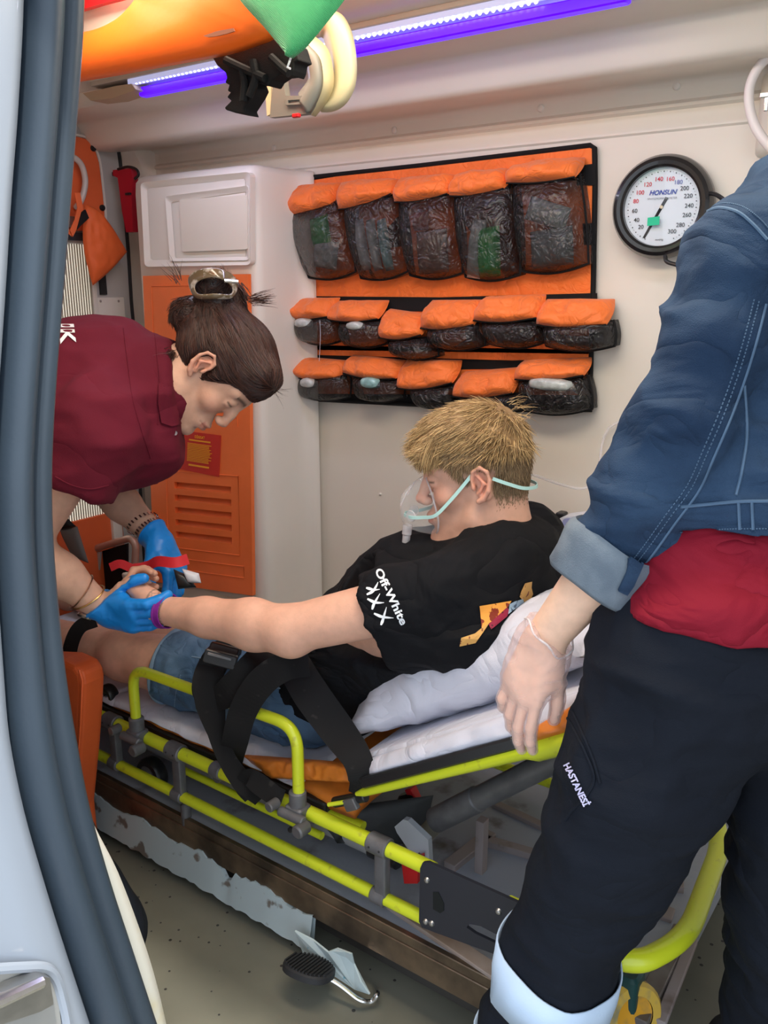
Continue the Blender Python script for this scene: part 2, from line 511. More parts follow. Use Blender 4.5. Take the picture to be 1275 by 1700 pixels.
# ribbed window
gx = XE + .022
wp = [(90, 398), (132, 402), (150, 470), (150, 528), (118, 640), (80, 640)]
a = WX(60, 402, gx); b = WX(150, 402, gx); c_ = WX(150, 870, gx)
wf = MB().box((gx - .005, (a[1] + b[1]) / 2, (a[2] + c_[2]) / 2), (.008, b[1] - a[1], a[2] - c_[2])).build('window_pane', mat('window_daylight', (.9, .88, .80), .3, emit=(1, .95, .82), estr=.85), door)
mr = MB(); ny = int((b[1] - a[1]) / .0085)
for i in range(ny + 1):
    y = a[1] + i * .0085
    mr.box((gx + .003, y, (a[2] + c_[2]) / 2), (.006, .0032, a[2] - c_[2]))
tag(mr.build('window_rib', mat('rib_grey', (.33, .30, .25), .5), door, smooth=False), kind='stuff')
MB().box((gx + .004, (a[1] + b[1]) / 2, WX(110, 392, gx)[2]), (.014, b[1] - a[1] + .01, .022)).build('window_top_rail', M['rubber'], door)
q1 = WX(152, 460, gx); 
MB().box((gx + .0, WX(156, 500, gx)[1], (WX(156, 400, gx)[2] + WX(156, 860, gx)[2]) / 2), (.02, .016, WX(156, 400, gx)[2] - WX(156, 860, gx)[2]), bev=.003).build('window_frame', M['wall2'], door)
MB().box((gx, WX(168, 450, gx)[1], WX(168, 455, gx)[2]), (.012, .022, .12)).build('slot', M['black_matte'], door)
p1 = WX(158, 494, gx); p2 = WX(208, 560, gx)
MB().box((gx + .004, (p1[1] + p2[1]) / 2, (p1[2] + p2[2]) / 2), (.012, p2[1] - p1[1], p1[2] - p2[2]), bev=.003).build('cover_plate', M['wall2'], door)
for (x, y) in ((167, 500), (197, 500)):
    MB().lathe([(.0001, .003), (.003, .002), (.004, 0)], WX(x, y, gx + .01), (1, 0, 0), 10).build('screw', M['steel'], door)
# lower lining visible under the arms
a = WX(60, 815, xo); b = WX(200, 1000, xo)
MB().box((xo, (a[1] + b[1]) / 2 - .02, .40), (.012, b[1] - a[1] + .1, .34), bev=.003).build('lower_lining', M['orange_door'], door)
o_ = MB().box((xo + .004, WX(188, 850, xo)[1], .62), (.03, .035, .32), bev=.004).build('door_post', M['wall'], door)

# near-left edge of the side door opening
XP = -.80
post = thing('door_2', None, None, (XP, .52, 0)); struct(post)
seal = [(150, -420), (140, -240), (132, -60), (128, 60), (118, 200), (108, 330), (98, 460), (88, 580), (80, 700), (77, 800), (80, 900), (88, 1000), (100, 1110), (118, 1220), (142, 1340), (176, 1460), (214, 1575), (262, 1720)]
seal_l = [(60, -420), (50, -240), (42, -60), (38, 60), (30, 200), (20, 330), (12, 460), (4, 580), (-4, 700), (-8, 800), (-6, 900), (0, 1000), (8, 1110), (18, 1220), (42, 1340), (76, 1460), (112, 1575), (160, 1720)]
Ls = [WX(x, y, XP) for (x, y) in seal]; Ll = [WX(x, y, XP - .0) for (x, y) in seal_l]
# shape the rubber as ridges across its width
rows = []
A = spline(Ls, 4); B = spline(Ll, 4)
prof_r = [(0, .0), (.02, .012), (.12, .018), (.30, .015), (.36, .004), (.40, .004), (.48, .02), (.66, .028), (.82, .022), (.92, .008), (1, -.002)]
nn = len(prof_r)
V = []
for p_, q_ in zip(A, B):
    for (t, h) in prof_r:
        w = p_ + (q_ - p_) * t
        V.append(w + np.array((h, -.0, 0)))
base = [(v[0] - .05, v[1], v[2]) for v in V]
Fc = [(i * nn + j, i * nn + j + 1, (i + 1) * nn + j + 1, (i + 1) * nn + j) for i in range(len(A) - 1) for j in range(nn - 1)]
off = len(V)
V2 = [tuple(v) for v in V] + base
for i in range(len(A) - 1):
    Fc.append((i * nn, (i + 1) * nn, off + (i + 1) * nn, off + i * nn))
    j = nn - 1
    Fc.append((i * nn + j, off + i * nn + j, off + (i + 1) * nn + j, (i + 1) * nn + j))
    for j in range(nn - 1):
        Fc.append((off + i * nn + j, off + (i + 1) * nn + j, off + (i + 1) * nn + j + 1, off + i * nn + j + 1))
mesh_obj('rubber_seal', V2, Fc, M['rubber'], post)
# white body panel to the left of the rubber
B2 = [WX(x - 240, y, XP - .0) for (x, y) in seal_l]
B2 = spline(B2, 4)
V = []; pr = [(0, -.004), (.06, .012), (.16, .020), (.35, .014), (.6, .010), (1, .0)]
nn = len(pr)
for p_, q_ in zip(B, B2):
    for (t, h) in pr:
        w = p_ + (q_ - p_) * t; V.append(w + np.array((h, 0, 0)))
Fc = [(i * nn + j, i * nn + j + 1, (i + 1) * nn + j + 1, (i + 1) * nn + j) for i in range(len(B) - 1) for j in range(nn - 1)]
o_ = mesh_obj('body_panel', V, Fc, M['white_paint'], post)
s = o_.modifiers.new('t', 'SOLIDIFY'); s.thickness = .03; s.offset = -1
# cream inner trim along the lower part of the seal
ct = [(118, 1225, 118, 1222), (146, 1345, 142, 1338), (196, 1448, 176, 1458), (238, 1560, 214, 1573), (262, 1640, 236, 1640), (284, 1735, 262, 1722)]
ct = [(x1, y1, x2 - 8, y2) for (x1, y1, x2, y2) in ct]
V = []
A1 = spline([WX(a, b, XP - .012) for (a, b, c, d) in ct], 5); A2 = spline([WX(c, d, XP - .012) for (a, b, c, d) in ct], 5)
for a, b in zip(A1, A2):
    V += [a, (a + b) / 2 + np.array((.004, 0, 0)), b, b + np.array((-.03, 0, 0)), a + np.array((-.03, 0, 0))]
Fc = [(i * 5 + j, i * 5 + (j + 1) % 5, (i + 1) * 5 + (j + 1) % 5, (i + 1) * 5 + j) for i in range(len(A1) - 1) for j in range(5)]
mesh_obj('sill_trim', V, Fc, M['cream_trim'], post)
# moulded recess with the steel door catch, bottom left
m = MB()
c0 = WX(10, 1665, XP + .02)
rim = spline([WX(x, y, XP + .022) for (x, y) in ((-80, 1612), (-30, 1610), (30, 1606), (72, 1606), (92, 1622), (104, 1660), (112, 1700), (118, 1760))], 5)
m.tube(rim, .006, 8)
m.build('recess_rim', M['white_paint'], post)
MB().prism([WX(x, y, XP + .019) for (x, y) in ((-80, 1614), (30, 1612), (68, 1612), (84, 1626), (96, 1664), (100, 1700), (106, 1780), (-80, 1780))], (.004, 0, 0)).build('recess', mat('recess_grey', (.40, .40, .38), .5), post)
MB().prism([WX(x, y, XP + .03) for (x, y) in ((-70, 1660), (0, 1640), (60, 1615), (76, 1618), (82, 1662), (60, 1674), (0, 1694), (-70, 1720))], (.016, 0, 0)).build('door_catch', M['steel'], post)
MB().tube([WX(x, y, XP + .042) for (x, y) in ((-70, 1684), (0, 1663), (70, 1630))], .0065, 8).build('catch_rod', M['chrome'], post)
# outer side skin beyond the post and the header above the opening, so the shell is closed
struct(MB().box((-1.62, .43, .86), (1.50, .03, 1.96)).build('wall_front', M['wall2'], smooth=False))
struct(MB().box(((XP + XR) / 2, .50, 1.81), (XR - XP, .06, .12), bev=.02).build('trim_2', M['wall2']))
struct(MB().box((XR, 1.15, .94), (.03, 1.46, 1.9)).build('wall_right', M['wall2'], smooth=False))
# ================================================================== far wall fittings
def puff(corners, depth, nrmv, nu=14, nv=14, e=.35, fold=0, seed=1, edge=0.0, bulge=(0, 0, 0, 0), back=True, thick=None):
    """padded cushion-like solid over a four-cornered patch: corners TL TR BR BL; bulge bends each side outwards"""
    TL, TR, BR, BL = [np.asarray(q, float) for q in corners]
    nv_ = np.asarray(nrmv, float)
    us = np.linspace(0, 1, nu); vs = np.linspace(0, 1, nv)
    V = []
    du = nrm(TR - TL); dv = nrm(BL - TL)
    for v in vs:
        for u in us:
            p = (1 - u) * (1 - v) * TL + u * (1 - v) * TR + u * v * BR + (1 - u) * v * BL
            p = p - dv * bulge[0] * math.sin(math.pi * u) * (1 - v) + du * bulge[1] * math.sin(math.pi * v) * u
            p = p + dv * bulge[2] * math.sin(math.pi * u) * v - du * bulge[3] * math.sin(math.pi * v) * (1 - u)
            h = (max(0, 1 - abs(2 * u - 1) ** 2.6) * max(0, 1 - abs(2 * v - 1) ** 2.6)) ** e
            V.append(p + nv_ * (edge + (depth - edge) * h))
    V = np.array(V)
    if fold:
        f = vnoise(V, 26, seed) * .6 + (1 - abs(vnoise(V, 45, seed + 3))) * .5 + vnoise(V, 80, seed + 5) * .25
        mask = np.array([min(1, 6 * min(u, 1 - u, v, 1 - v) + .15) for v in vs for u in us])
        V = V + nv_[None] * (f * fold * mask)[:, None]
    Fc = [(j * nu + i, j * nu + i + 1, (j + 1) * nu + i + 1, (j + 1) * nu + i) for j in range(nv - 1) for i in range(nu - 1)]
    ring = [i for i in range(nu)] + [j * nu + nu - 1 for j in range(1, nv)] + [(nv - 1) * nu + i for i in range(nu - 2, -1, -1)] + [j * nu for j in range(nv - 2, 0, -1)]
    n0 = len(V)
    Bk = [V[i] - nv_ * (edge + .001 + (0 if thick is None else thick)) for i in ring]
    V = [tuple(q) for q in V] + [tuple(q) for q in Bk]
    n = len(ring)
    for k in range(n):
        k2 = (k + 1) % n
        Fc.append((ring[k], n0 + k, n0 + k2, ring[k2]))
    Fc.append(tuple(n0 + k for k in range(n)))
    return V, Fc
TOCAM = np.array((0, -1, 0))
def zp(x, y): return (450 + x * .4706, 230 + y * .4706)
def zW(x, y, Y): return WY(*zp(x, y), Y)

org = thing('pocket_organiser', 'orange and black hanging organiser with rows of zipped pockets on the cream wall', 'organiser', (-1.2, YB - .012, 1.27))
YO = YB - .008
outline = [(485, 298), (700, 275), (980, 242), (987, 246), (988, 300), (985, 470), (982, 560), (980, 681), (860, 680), (700, 672), (498, 662), (500, 560), (497, 440), (490, 340)]
MB().prism([WY(x, y, YO) for (x, y) in outline], (0, .010, 0)).build('backing', M['black_cloth'], org, smooth=False)
MB().tube([WY(x, y, YO - .004) for (x, y) in outline + [outline[0]]], .0062, 8).build('edge_binding', M['black_cloth'], org)
for pts in ([(80, 158), (480, 95), (1132, 28), (1136, 92), (1136, 545), (600, 568), (108, 562), (104, 430)],
            [(118, 728), (1125, 745), (1116, 790), (118, 762)], [(120, 770), (800, 800), (1118, 800), (1118, 905), (124, 900)],
            [(118, 600), (1130, 590), (1128, 760), (118, 745)]):
    MB().prism([zW(x, y, YO - .006) for (x, y) in pts], (0, .003, 0)).build('fabric_panel', M['orange_cloth'], org, smooth=False)
for (a, b, c, d) in (((1078, 98), (1145, 88), (1145, 165), (1080, 165)), ((1100, 300), (1145, 298), (1145, 375), (1105, 375))):
    MB().prism([zW(*q, YO - .009) for q in (a, b, c, d)], (0, .004, 0)).build('webbing_tab', M['black_cloth'], org, smooth=False)
for pts in ([(104, 556), (600, 560), (1150, 545), (1150, 585), (600, 612), (104, 600)], [(112, 766), (600, 790), (1120, 775), (1120, 810), (600, 815), (112, 800)]):
    MB().prism([zW(x, y, YO - .0075) for (x, y) in pts], (0, .003, 0)).build('webbing_strip', M['black_cloth'], org, smooth=False)

# see-through mesh cloth
mm = bpy.data.materials.new('black_mesh_fabric'); mm.use_nodes = True
nt = mm.node_tree; N = nt.nodes; L = nt.links
b = N['Principled BSDF']; b.inputs['Base Color'].default_value = (.014, .013, .014, 1); b.inputs['Roughness'].default_value = .32; b.inputs['Specular IOR Level'].default_value = .7
wrinkle(mm, 30, .012, .9)
tr = N.new('ShaderNodeBsdfTransparent'); ms = N.new('ShaderNodeMixShader'); ms.inputs[0].default_value = .68
L.new(tr.outputs[0], ms.inputs[1]); L.new(b.outputs[0], ms.inputs[2]); L.new(ms.outputs[0], N['Material Output'].inputs[0])
M['mesh_cloth'] = mm
def wrap(name, col, tr=.0):
    return mat(name, col, .12, var=.35, vscale=60, bump=1.0, bscale=70, spec=.8)
WR = [wrap('crumpled_wrap_grey', (.55, .60, .58)), wrap('crumpled_wrap_green', (.03, .50, .10)), wrap('crumpled_wrap_white', (.62, .66, .66)),
      wrap('crumpled_wrap_brown', (.35, .20, .16)), wrap('crumpled_wrap_teal', (.35, .6, .6)), wrap('crumpled_wrap_red', (.45, .10, .06))]

def add_pocket(flap, pouch, depth, seed, fd=None, open_=None, bulge=.012, side='', zip_=True):
    Yp = YO - .008
    P = [zW(*q, YB - depth * .75) for q in pouch]
    Pb = [np.array((q[0], Yp, q[2])) for q in P]
    V, Fc = puff(Pb, depth, TOCAM, 18, 18, e=.42, fold=.006, seed=seed, edge=depth * .35, bulge=(0, .004, bulge, .004))
    po = mesh_obj('pocket', V, Fc, M['mesh_cloth'], org)
    # piping round the pouch
    nu = 18; ring = [V[j * nu] for j in range(18)] + [V[17 * nu + i] for i in range(1, 18)] + [V[j * nu + 17] for j in range(16, -1, -1)]
    MB().tube([np.array(q) + (0, -.001, 0) for q in ring], .0028, 6).build('piping', M['black_cloth'], po)
    top = [V[i] for i in range(18)]
    wv, wf = [], []
    MB().ribbon([np.array(q) + (0, -.002, -.006) for q in top[1:-1]], (0, 0, 1), .016, .0015).build('zip_band', M['black_cloth'], po)
    Fp = [zW(*q, YB - depth * .7) for q in flap]
    TLb = [np.array((q[0], Yp - (.0 if i < 2 else depth * .62), q[2])) for i, q in enumerate(Fp)]
    V, Fc = puff(TLb, fd or depth * .55, nrm((0, -1, .25)), 22, 16, e=.5, fold=.015, seed=seed + 11, edge=.004, bulge=(.0, .006, .010, .010))
    fo = mesh_obj('flap', V, Fc, M['orange_cloth'], org)
    nu = 22
    MB().tube([np.array(V[15 * nu + i]) + (0, -.001, -.001) for i in range(22)], .0016, 6).build('flap_piping', M['black_cloth'], fo)
    return P
row1 = [(((78, 168), (226, 152), (224, 236), (50, 272)), ((60, 276), (245, 226), (288, 470), (122, 490))),
        (((226, 152), (430, 140), (436, 196), (250, 252)), ((250, 254), (438, 202), (473, 468), (306, 492))),
        (((432, 140), (645, 125), (634, 196), (446, 226)), ((442, 228), (640, 196), (666, 474), (480, 482))),
        (((648, 126), (828, 105), (832, 178), (640, 205)), ((638, 210), (850, 172), (870, 478), (676, 488))),
        (((830, 102), (1084, 62), (1082, 138), (842, 160)), ((846, 165), (1080, 142), (1112, 440), (876, 468)))]
for i, (fl_, po_) in enumerate(row1):
    add_pocket(fl_, [(q[0], q[1] - (22 if k < 2 else 0)) for k, q in enumerate(po_)], .075, 20 + i, fd=.038)
row2 = [(((60, 568), (214, 562), (210, 628), (58, 632)), ((76, 634), (225, 628), (240, 712), (102, 716))),
        (((215, 574), (388, 572), (388, 636), (208, 638)), ((240, 648), (390, 638), (402, 722), (248, 724))),
        (((395, 602), (535, 622), (540, 692), (392, 702)), ((415, 712), (560, 700), (582, 768), (426, 762))),
        (((545, 572), (730, 570), (726, 656), (538, 668)), ((546, 672), (736, 650), (746, 730), (566, 734))),
        (((735, 560), (946, 552), (946, 632), (726, 642)), ((740, 648), (946, 640), (956, 720), (766, 726))),
        (((952, 568), (1190, 568), (1192, 656), (946, 656)), ((956, 660), (1200, 640), (1206, 732), (962, 732)))]
for i, (fl_, po_) in enumerate(row2):
    add_pocket(fl_, po_, .075, 40 + i, fd=.032)
row3 = [(((82, 772), (250, 786), (246, 846), (74, 834)), ((94, 838), (270, 830), (270, 912), (106, 912))),
        (((266, 766), (458, 786), (450, 846), (266, 826)), ((285, 832), (460, 850), (460, 914), (302, 916))),
        (((460, 780), (650, 786), (650, 860), (454, 880)), ((490, 880), (650, 868), (642, 940), (516, 944))),
        (((664, 826), (862, 810), (862, 896), (650, 908)), ((655, 908), (880, 900), (880, 958), (700, 962))),
        (((874, 786), (1110, 776), (1112, 834), (870, 848)), ((870, 850), (1110, 836), (1128, 955), (882, 960)))]
for i, (fl_, po_) in enumerate(row3):
    add_pocket(fl_, po_, .07, 60 + i, fd=.03)

# things kept in the pockets
def packet(px, py, w, h, ang, Y, m, label, seed, group=None, dep=.018, name='medical_packet'):
    c = zW(px, py, Y); a = math.radians(ang)
    u = np.array((math.cos(a), 0, math.sin(a))); v = np.array((-math.sin(a), 0, math.cos(a)))
    C4 = [c + u * sx * w / 2 + v * sz * h / 2 for (sx, sz) in ((-1, 1), (1, 1), (1, -1), (-1, -1))]
    V, Fc = puff(C4, dep, TOCAM, 14, 14, e=.5, fold=.006, seed=seed)
    o = mesh_obj(name, V, Fc, m); tag(o, label, 'packet', group)
    return o
YI = YB - .052
packet(175, 330, .060, .08, 10, YI, WR[1], 'small green wrapped packet at the top of the leftmost tall mesh pocket', 1)
packet(195, 410, .075, .07, -8, YI, WR[0], 'clear grey crumpled packet low in the leftmost tall mesh pocket', 2)
for k, (x, m_, lb_) in enumerate(((325, 2, 'long white wrapped syringe at the left of the second tall pocket'), (365, 0, 'long grey wrapped syringe in the middle of the second tall pocket'), (405, 4, 'long teal wrapped syringe at the right of the second tall pocket'))):
    packet(x, 375, .024, .125, 12, YI - .002 * k, WR[m_], lb_, 5 + k, 'wrapped syringes in the second tall pocket')
packet(530, 290, .04, .045, 0, YI, WR[5], 'small red ring packet at the top of the middle tall mesh pocket', 11)
packet(570, 400, .085, .10, 5, YI, WR[3], 'brown crumpled packet filling the middle tall mesh pocket', 12)
packet(770, 400, .055, .11, 4, YI - .002, WR[1], 'bright green wrapped pack in the fourth tall mesh pocket', 14, dep=.02)
packet(725, 390, .035, .13, -6, YI, WR[0], 'grey plastic packet beside the bright green pack', 15)
packet(975, 265, .10, .05, -18, YI, WR[0], 'clear tubing packet at the top of the rightmost tall mesh pocket', 17)
packet(990, 385, .10, .08, 6, YI, mat('dark_wrap', (.22, .24, .24), .1, bump=1, bscale=60, spec=.8), 'dark crumpled packet low in the rightmost tall mesh pocket', 18)
def bulgep(px, py, w, h, m, label, seed):
    c = zW(px, py, YB - .075)
    C4 = [c + np.array((sx * w / 2, 0, sz * h / 2)) for (sx, sz) in ((-1, 1), (1, 1), (1, -1), (-1, -1))]
    V, Fc = puff(C4, .02, TOCAM, 14, 12, e=.5, fold=.004, seed=seed, bulge=(.006, .004, .004, .004))
    tag(mesh_obj('dressing_packet', V, Fc, m), label, 'packet')
bulgep(118, 652, .052, .020, WR[2], 'white dressing packet showing in the leftmost pocket of the middle row', 31)
bulgep(300, 662, .050, .014, WR[0], 'grey packet peeping from the second pocket of the middle row', 32)
bulgep(135, 862, .046, .020, WR[2], 'white dressing packet showing in the leftmost pocket of the bottom row', 33)
bulgep(352, 862, .052, .022, WR[4], 'pale green packet showing in the second pocket of the bottom row', 34)
bulgep(985, 868, .10, .020, WR[0], 'clear crinkled bag showing in the rightmost pocket of the bottom row', 35)
# thin cord hanging by the left pockets
tag(MB().tube(spline([zW(172, 640, YB - .11), zW(174, 700, YB - .10), zW(170, 785, YB - .09)], 5), .0008, 5).build('thread', M['white_fab']), 'thin pale thread hanging between the left pockets', 'thread')

# ------------------------------------------------------------------ pressure gauge
gc = WY(1097.5, 343.5, YB - .045)
gauge = thing('pressure_gauge', 'round black-rimmed blood pressure gauge on the cream wall', 'gauge', tuple(gc))
ax = nrm(np.array((.10, -1, -.02)))
Rg = .1015
MB().lathe([(Rg * .3, -.045), (Rg * .8, -.044), (Rg * .96, -.036), (Rg * 1.0, -.018), (Rg * .985, -.004), (Rg * .93, .008), (Rg * .86, .012), (Rg * .79, .011), (Rg * .745, .006), (Rg * .735, -.006)], gc, ax, 64).build('rim', mat('glossy_black_rim', (.012, .011, .012), .25, coat=.3), gauge)
MB().lathe([(.0001, -.005), (Rg * .765, -.005)], gc, ax, 48).build('dial', mat('dial_white', (.66, .73, .80), .5), gauge)
gl = bpy.data.materials.new('clear_glass'); gl.use_nodes = True
nt = gl.node_tree; N = nt.nodes; L = nt.links; N.remove(N['Principled BSDF'])
tr = N.new('ShaderNodeBsdfTransparent'); gs = N.new('ShaderNodeBsdfGlossy'); gs.inputs['Roughness'].default_value = .03
fr = N.new('ShaderNodeFresnel'); fr.inputs[0].default_value = 1.5
ms = N.new('ShaderNodeMixShader'); L.new(fr.outputs[0], ms.inputs[0]); L.new(tr.outputs[0], ms.inputs[1]); L.new(gs.outputs[0], ms.inputs[2]); L.new(ms.outputs[0], N['Material Output'].inputs[0])
M['glass'] = gl
MB().lathe([(.0001, .004), (Rg * .4, .0035), (Rg * .765, .002)], gc, ax, 48).build('cover_glass', gl, gauge)
gu = nrm(np.cross(ax, (0, 0, 1))) * 1.0; gu = gu if gu[0] > 0 else -gu
gv = np.cross(gu, ax); gv = gv if gv[2] > 0 else -gv
def text_mesh(txt, size, o, u, v, m, parent=None, name='lettering', align='CENTER', ext=.0004, bold=0, lead=1.0, shear=0):
    cu = bpy.data.curves.new('t', 'FONT'); cu.body = txt; cu.size = size; cu.align_x = align; cu.align_y = 'CENTER'
    cu.extrude = 0; cu.offset = bold; cu.space_line = lead; cu.shear = shear; cu.resolution_u = 3
    t = bpy.data.objects.new('t', cu); COL.objects.link(t)
    dg = bpy.context.evaluated_depsgraph_get(); dg.update()
    me = bpy.data.meshes.new_from_object(t.evaluated_get(dg))
    bpy.data.objects.remove(t)
    u = np.asarray(u); v = np.asarray(v); o = np.asarray(o); nn = np.cross(u, v)
    for w in me.vertices:
        w.co = Vector(o + u * w.co.x + v * w.co.y + nn * .0006)
    me.materials.clear(); me.materials.append(m)
    me.update()
    me.name = name
    ob = bpy.data.objects.new(name, me)
    return link(ob, parent)
ink = mat('black_ink', (.02, .02, .025), .6); ink_r = mat('red_ink', (.62, .02, .05), .6); ink_b = mat('blue_ink', (.02, .05, .35), .6); ink_g = mat('grey_ink', (.25, .27, .30), .6)
def gp(a, r): a = math.radians(a); return gc + ax * (-.0040) + gu * r * math.sin(a) + gv * r * math.cos(a)
angs = {20: -134, 40: -116, 60: -96, 80: -76, 100: -57, 120: -35, 140: -10, 160: 14, 200: 52, 220: 70, 240: 90, 260: 109, 280: 132, 300: 153}
for kk, a in angs.items():
    text_mesh(str(kk), .0115, gp(a, Rg * .53), gu, gv, ink_r if 80 <= kk <= 160 else ink, gauge, 'number', bold=.0001)
text_mesh('180', .0115, gp(33, Rg * .53), gu, gv, ink_b, gauge, 'number')
text_mesh('HONSUN', .0125, gp(0, Rg * .27), gu, gv, ink_b, gauge, 'maker_lettering', bold=.0003, shear=.3)
text_mesh('SPHYGMOMANOMETER', .0055, gp(0, Rg * .16), gu, gv, ink_g, gauge, 'small_lettering')
text_mesh('mmHg', .006, gp(180, Rg * .62), gu, gv, ink, gauge, 'unit_lettering')
tk = MB()
for k in range(61):
    a = -155 + 310 * k / 60
    r0 = Rg * (.655 if k % 2 else .645)
    p0 = gp(a, r0 + .001); p1 = gp(a, Rg * .675)
    tk.tube([p0, p1], .00045 if k % 2 else .0009, 4)
tag(tk.build('tick_marks', ink, gauge), kind='stuff')
na = -152
MB().prism([gp(na + 180 - 9, Rg * .20) , gp(na + 180 + 9, Rg * .20), gp(na + 90, Rg * .012), gp(na + 2, Rg * .66), gp(na - 2, Rg * .66), gp(na - 90, Rg * .012)], ax * .0008).build('needle', ink, gauge, smooth=False)
MB().lathe([(.0001, .003), (.003, .003), (.004, -.001)], gp(0, 0), ax, 16).build('needle_hub', mat('brass', (.6, .5, .35), .3, .9), gauge)
g0 = gp(0, 0) + ax * .0092 - gu * .0125 - gv * .0265
sg = MB().prism([g0 - gu * .0115 - gv * .0095, g0 + gu * .0125 - gv * .008, g0 + gu * .0125 + gv * .0085, g0 - gu * .0115 + gv * .0065], ax * .0006).build('green_sticker', mat('green_sticker_paper', (.01, .50, .27), .5), gauge, smooth=False)
# coiled black tube
hp = [WY(x, y, YB - Y) for (x, y, Y) in ((1104, 425, .06), (1108, 435, .07), (1130, 442, .075), (1140, 452, .07), (1136, 470, .06), (1120, 485, .05), (1119, 495, .045), (1130, 508, .05), (1160, 515, .06), (1190, 500, .07))]
tag(MB().tube(spline(hp, 6), .0042, 10).build('rubber_tube', M['black_plastic']), 'curly black rubber tube under the round gauge', 'tube')
hp = [WY(x, y, YB - Y) for (x, y, Y) in ((1172, 322, .03), (1186, 322, .05), (1202, 332, .06), (1225, 352, .06), (1260, 380, .05))]
tag(MB().tube(spline(hp, 6), .0042, 10).build('rubber_tube', M['black_plastic']), 'short black rubber tube leaving the gauge behind the denim shoulder', 'tube')

# ------------------------------------------------------------------ wall cabinet with orange door
YC = 1.64
cab = thing('wall_cabinet', 'tall cream wall cabinet with an orange louvred door below a recess', 'cabinet', (-1.9, YC, 0))
cx0 = WY(226, 400, YC)[0]; cx1 = WY(423, 420, YC)[0]
ztop = WY(300, 283, YC)[2]
# body cross-section (top view): face, rounded corner, long coved side up to the wall
sec = [(cx0 + .012, YC + .0)] + [(cx1 - .03, YC)] + [(cx1 - .012, YC + .003), (cx1, YC + .012), (cx1 + .004, YC + .03)]
xw = WY(522, 700, YB)[0]
sec += [tuple(q) for q in spline([(cx1 + .006, YC + .08), (cx1 + .015, YC + .15), (cx1 + .04, YC + .19), (xw - .02, YB - .003), (xw + .01, YB + .002)], 5)]
sec += [(cx0, YB + .002), (cx0, YC + .012)]
n = len(sec); V = []
zc = [.02, .5, 1.2, ztop - .05, ztop - .02, ztop - .006, ztop]
ins = [0, 0, 0, 0, .002, .010, .024]
cxm = (cx0 + cx1) / 2
for z, i_ in zip(zc, ins):
    for (x, y) in sec:
        yy = y + i_ * (1 if y < YB - .01 else 0)
        xx = x - i_ * (1 if x > cxm else -1)
        V.append((xx, yy, z))
# open slots: niche and door bay are sunk with separate frames standing on the face
Fc = [(i * n + j, i * n + (j + 1) % n, (i + 1) * n + (j + 1) % n, (i + 1) * n + j) for i in range(len(zc) - 1) for j in range(n)] + [tuple((len(zc) - 1) * n + j for j in range(n))]
cb = MB(); cb.add(V, Fc); body = cb.build('body', M['wall2'], cab, angle=50)
def pt(x, y, d=0): return WY(x, y, YC - d)
def hollow_frame(name, outer, inner, d0, d1, m, parent):
    """flat ring from outer to inner outline, sunk from d0 (outer) to d1 (inner)"""
    O = [pt(*q, d0) for q in outer]; I = [pt(*q, d1) for q in inner]; n = len(O)
    V = O + I + [np.array((q[0], YC + .004, q[2])) for q in O]
    Fc = [(k, (k + 1) % n, n + (k + 1) % n, n + k) for k in range(n)] + [(k, 2 * n + k, 2 * n + (k + 1) % n, (k + 1) % n) for k in range(n)]
    mb = MB(); mb.add(V, Fc); return mb.build(name, m, parent, smooth=False)
def rr_px(x0, y0, x1, y1, x2, y2, x3, y3, r, n=4):
    """rounded quad in photo space: TL TR BR BL"""
    P = [np.array(q, float) for q in ((x0, y0), (x1, y1), (x2, y2), (x3, y3))]
    out = []
    for i in range(4):
        a = nrm(P[i - 1] - P[i]); b = nrm(P[(i + 1) % 4] - P[i])
        for k in range(n + 1):
            t = k / n
            out.append(tuple((1 - t) ** 2 * (P[i] + a * r) + 2 * t * (1 - t) * P[i] + t * t * (P[i] + b * r)))
    return out
o1 = rr_px(233, 303, 415, 285, 416, 440, 240, 443, 8); i1 = rr_px(244, 313, 408, 296, 409, 428, 250, 432, 6)
hollow_frame('recess_frame', o1, i1, .014, .004, M['wall2'], cab)
o2 = rr_px(236, 308, 412, 290, 413, 434, 242, 438, 8)
MB().prism([pt(*q, .0015) for q in i1], (0, .004, 0)).build('recess_back', M['wall2'], cab, smooth=False)
o3 = rr_px(278, 332, 410, 312, 411, 428, 284, 431, 4); i3 = rr_px(284, 338, 408, 318, 409, 424, 290, 428, 3)
hollow_frame('inner_frame', rr_px(274, 326, 412, 308, 413, 432, 282, 434, 5), rr_px(284, 336, 409, 318, 410, 426, 291, 429, 4), .012, .005, M['wall2'], cab)
pn = MB().prism([pt(*q, .006) for q in rr_px(299, 332, 411, 324, 412, 414, 304, 418, 3)], (0, .006, 0)).build('lift_off_panel', M['wall'], cab, smooth=False)
# orange door, cut into strips around the slots
def band(q, d=.012, th=.014):
    return [pt(*p, d) for p in q]
dm = MB()
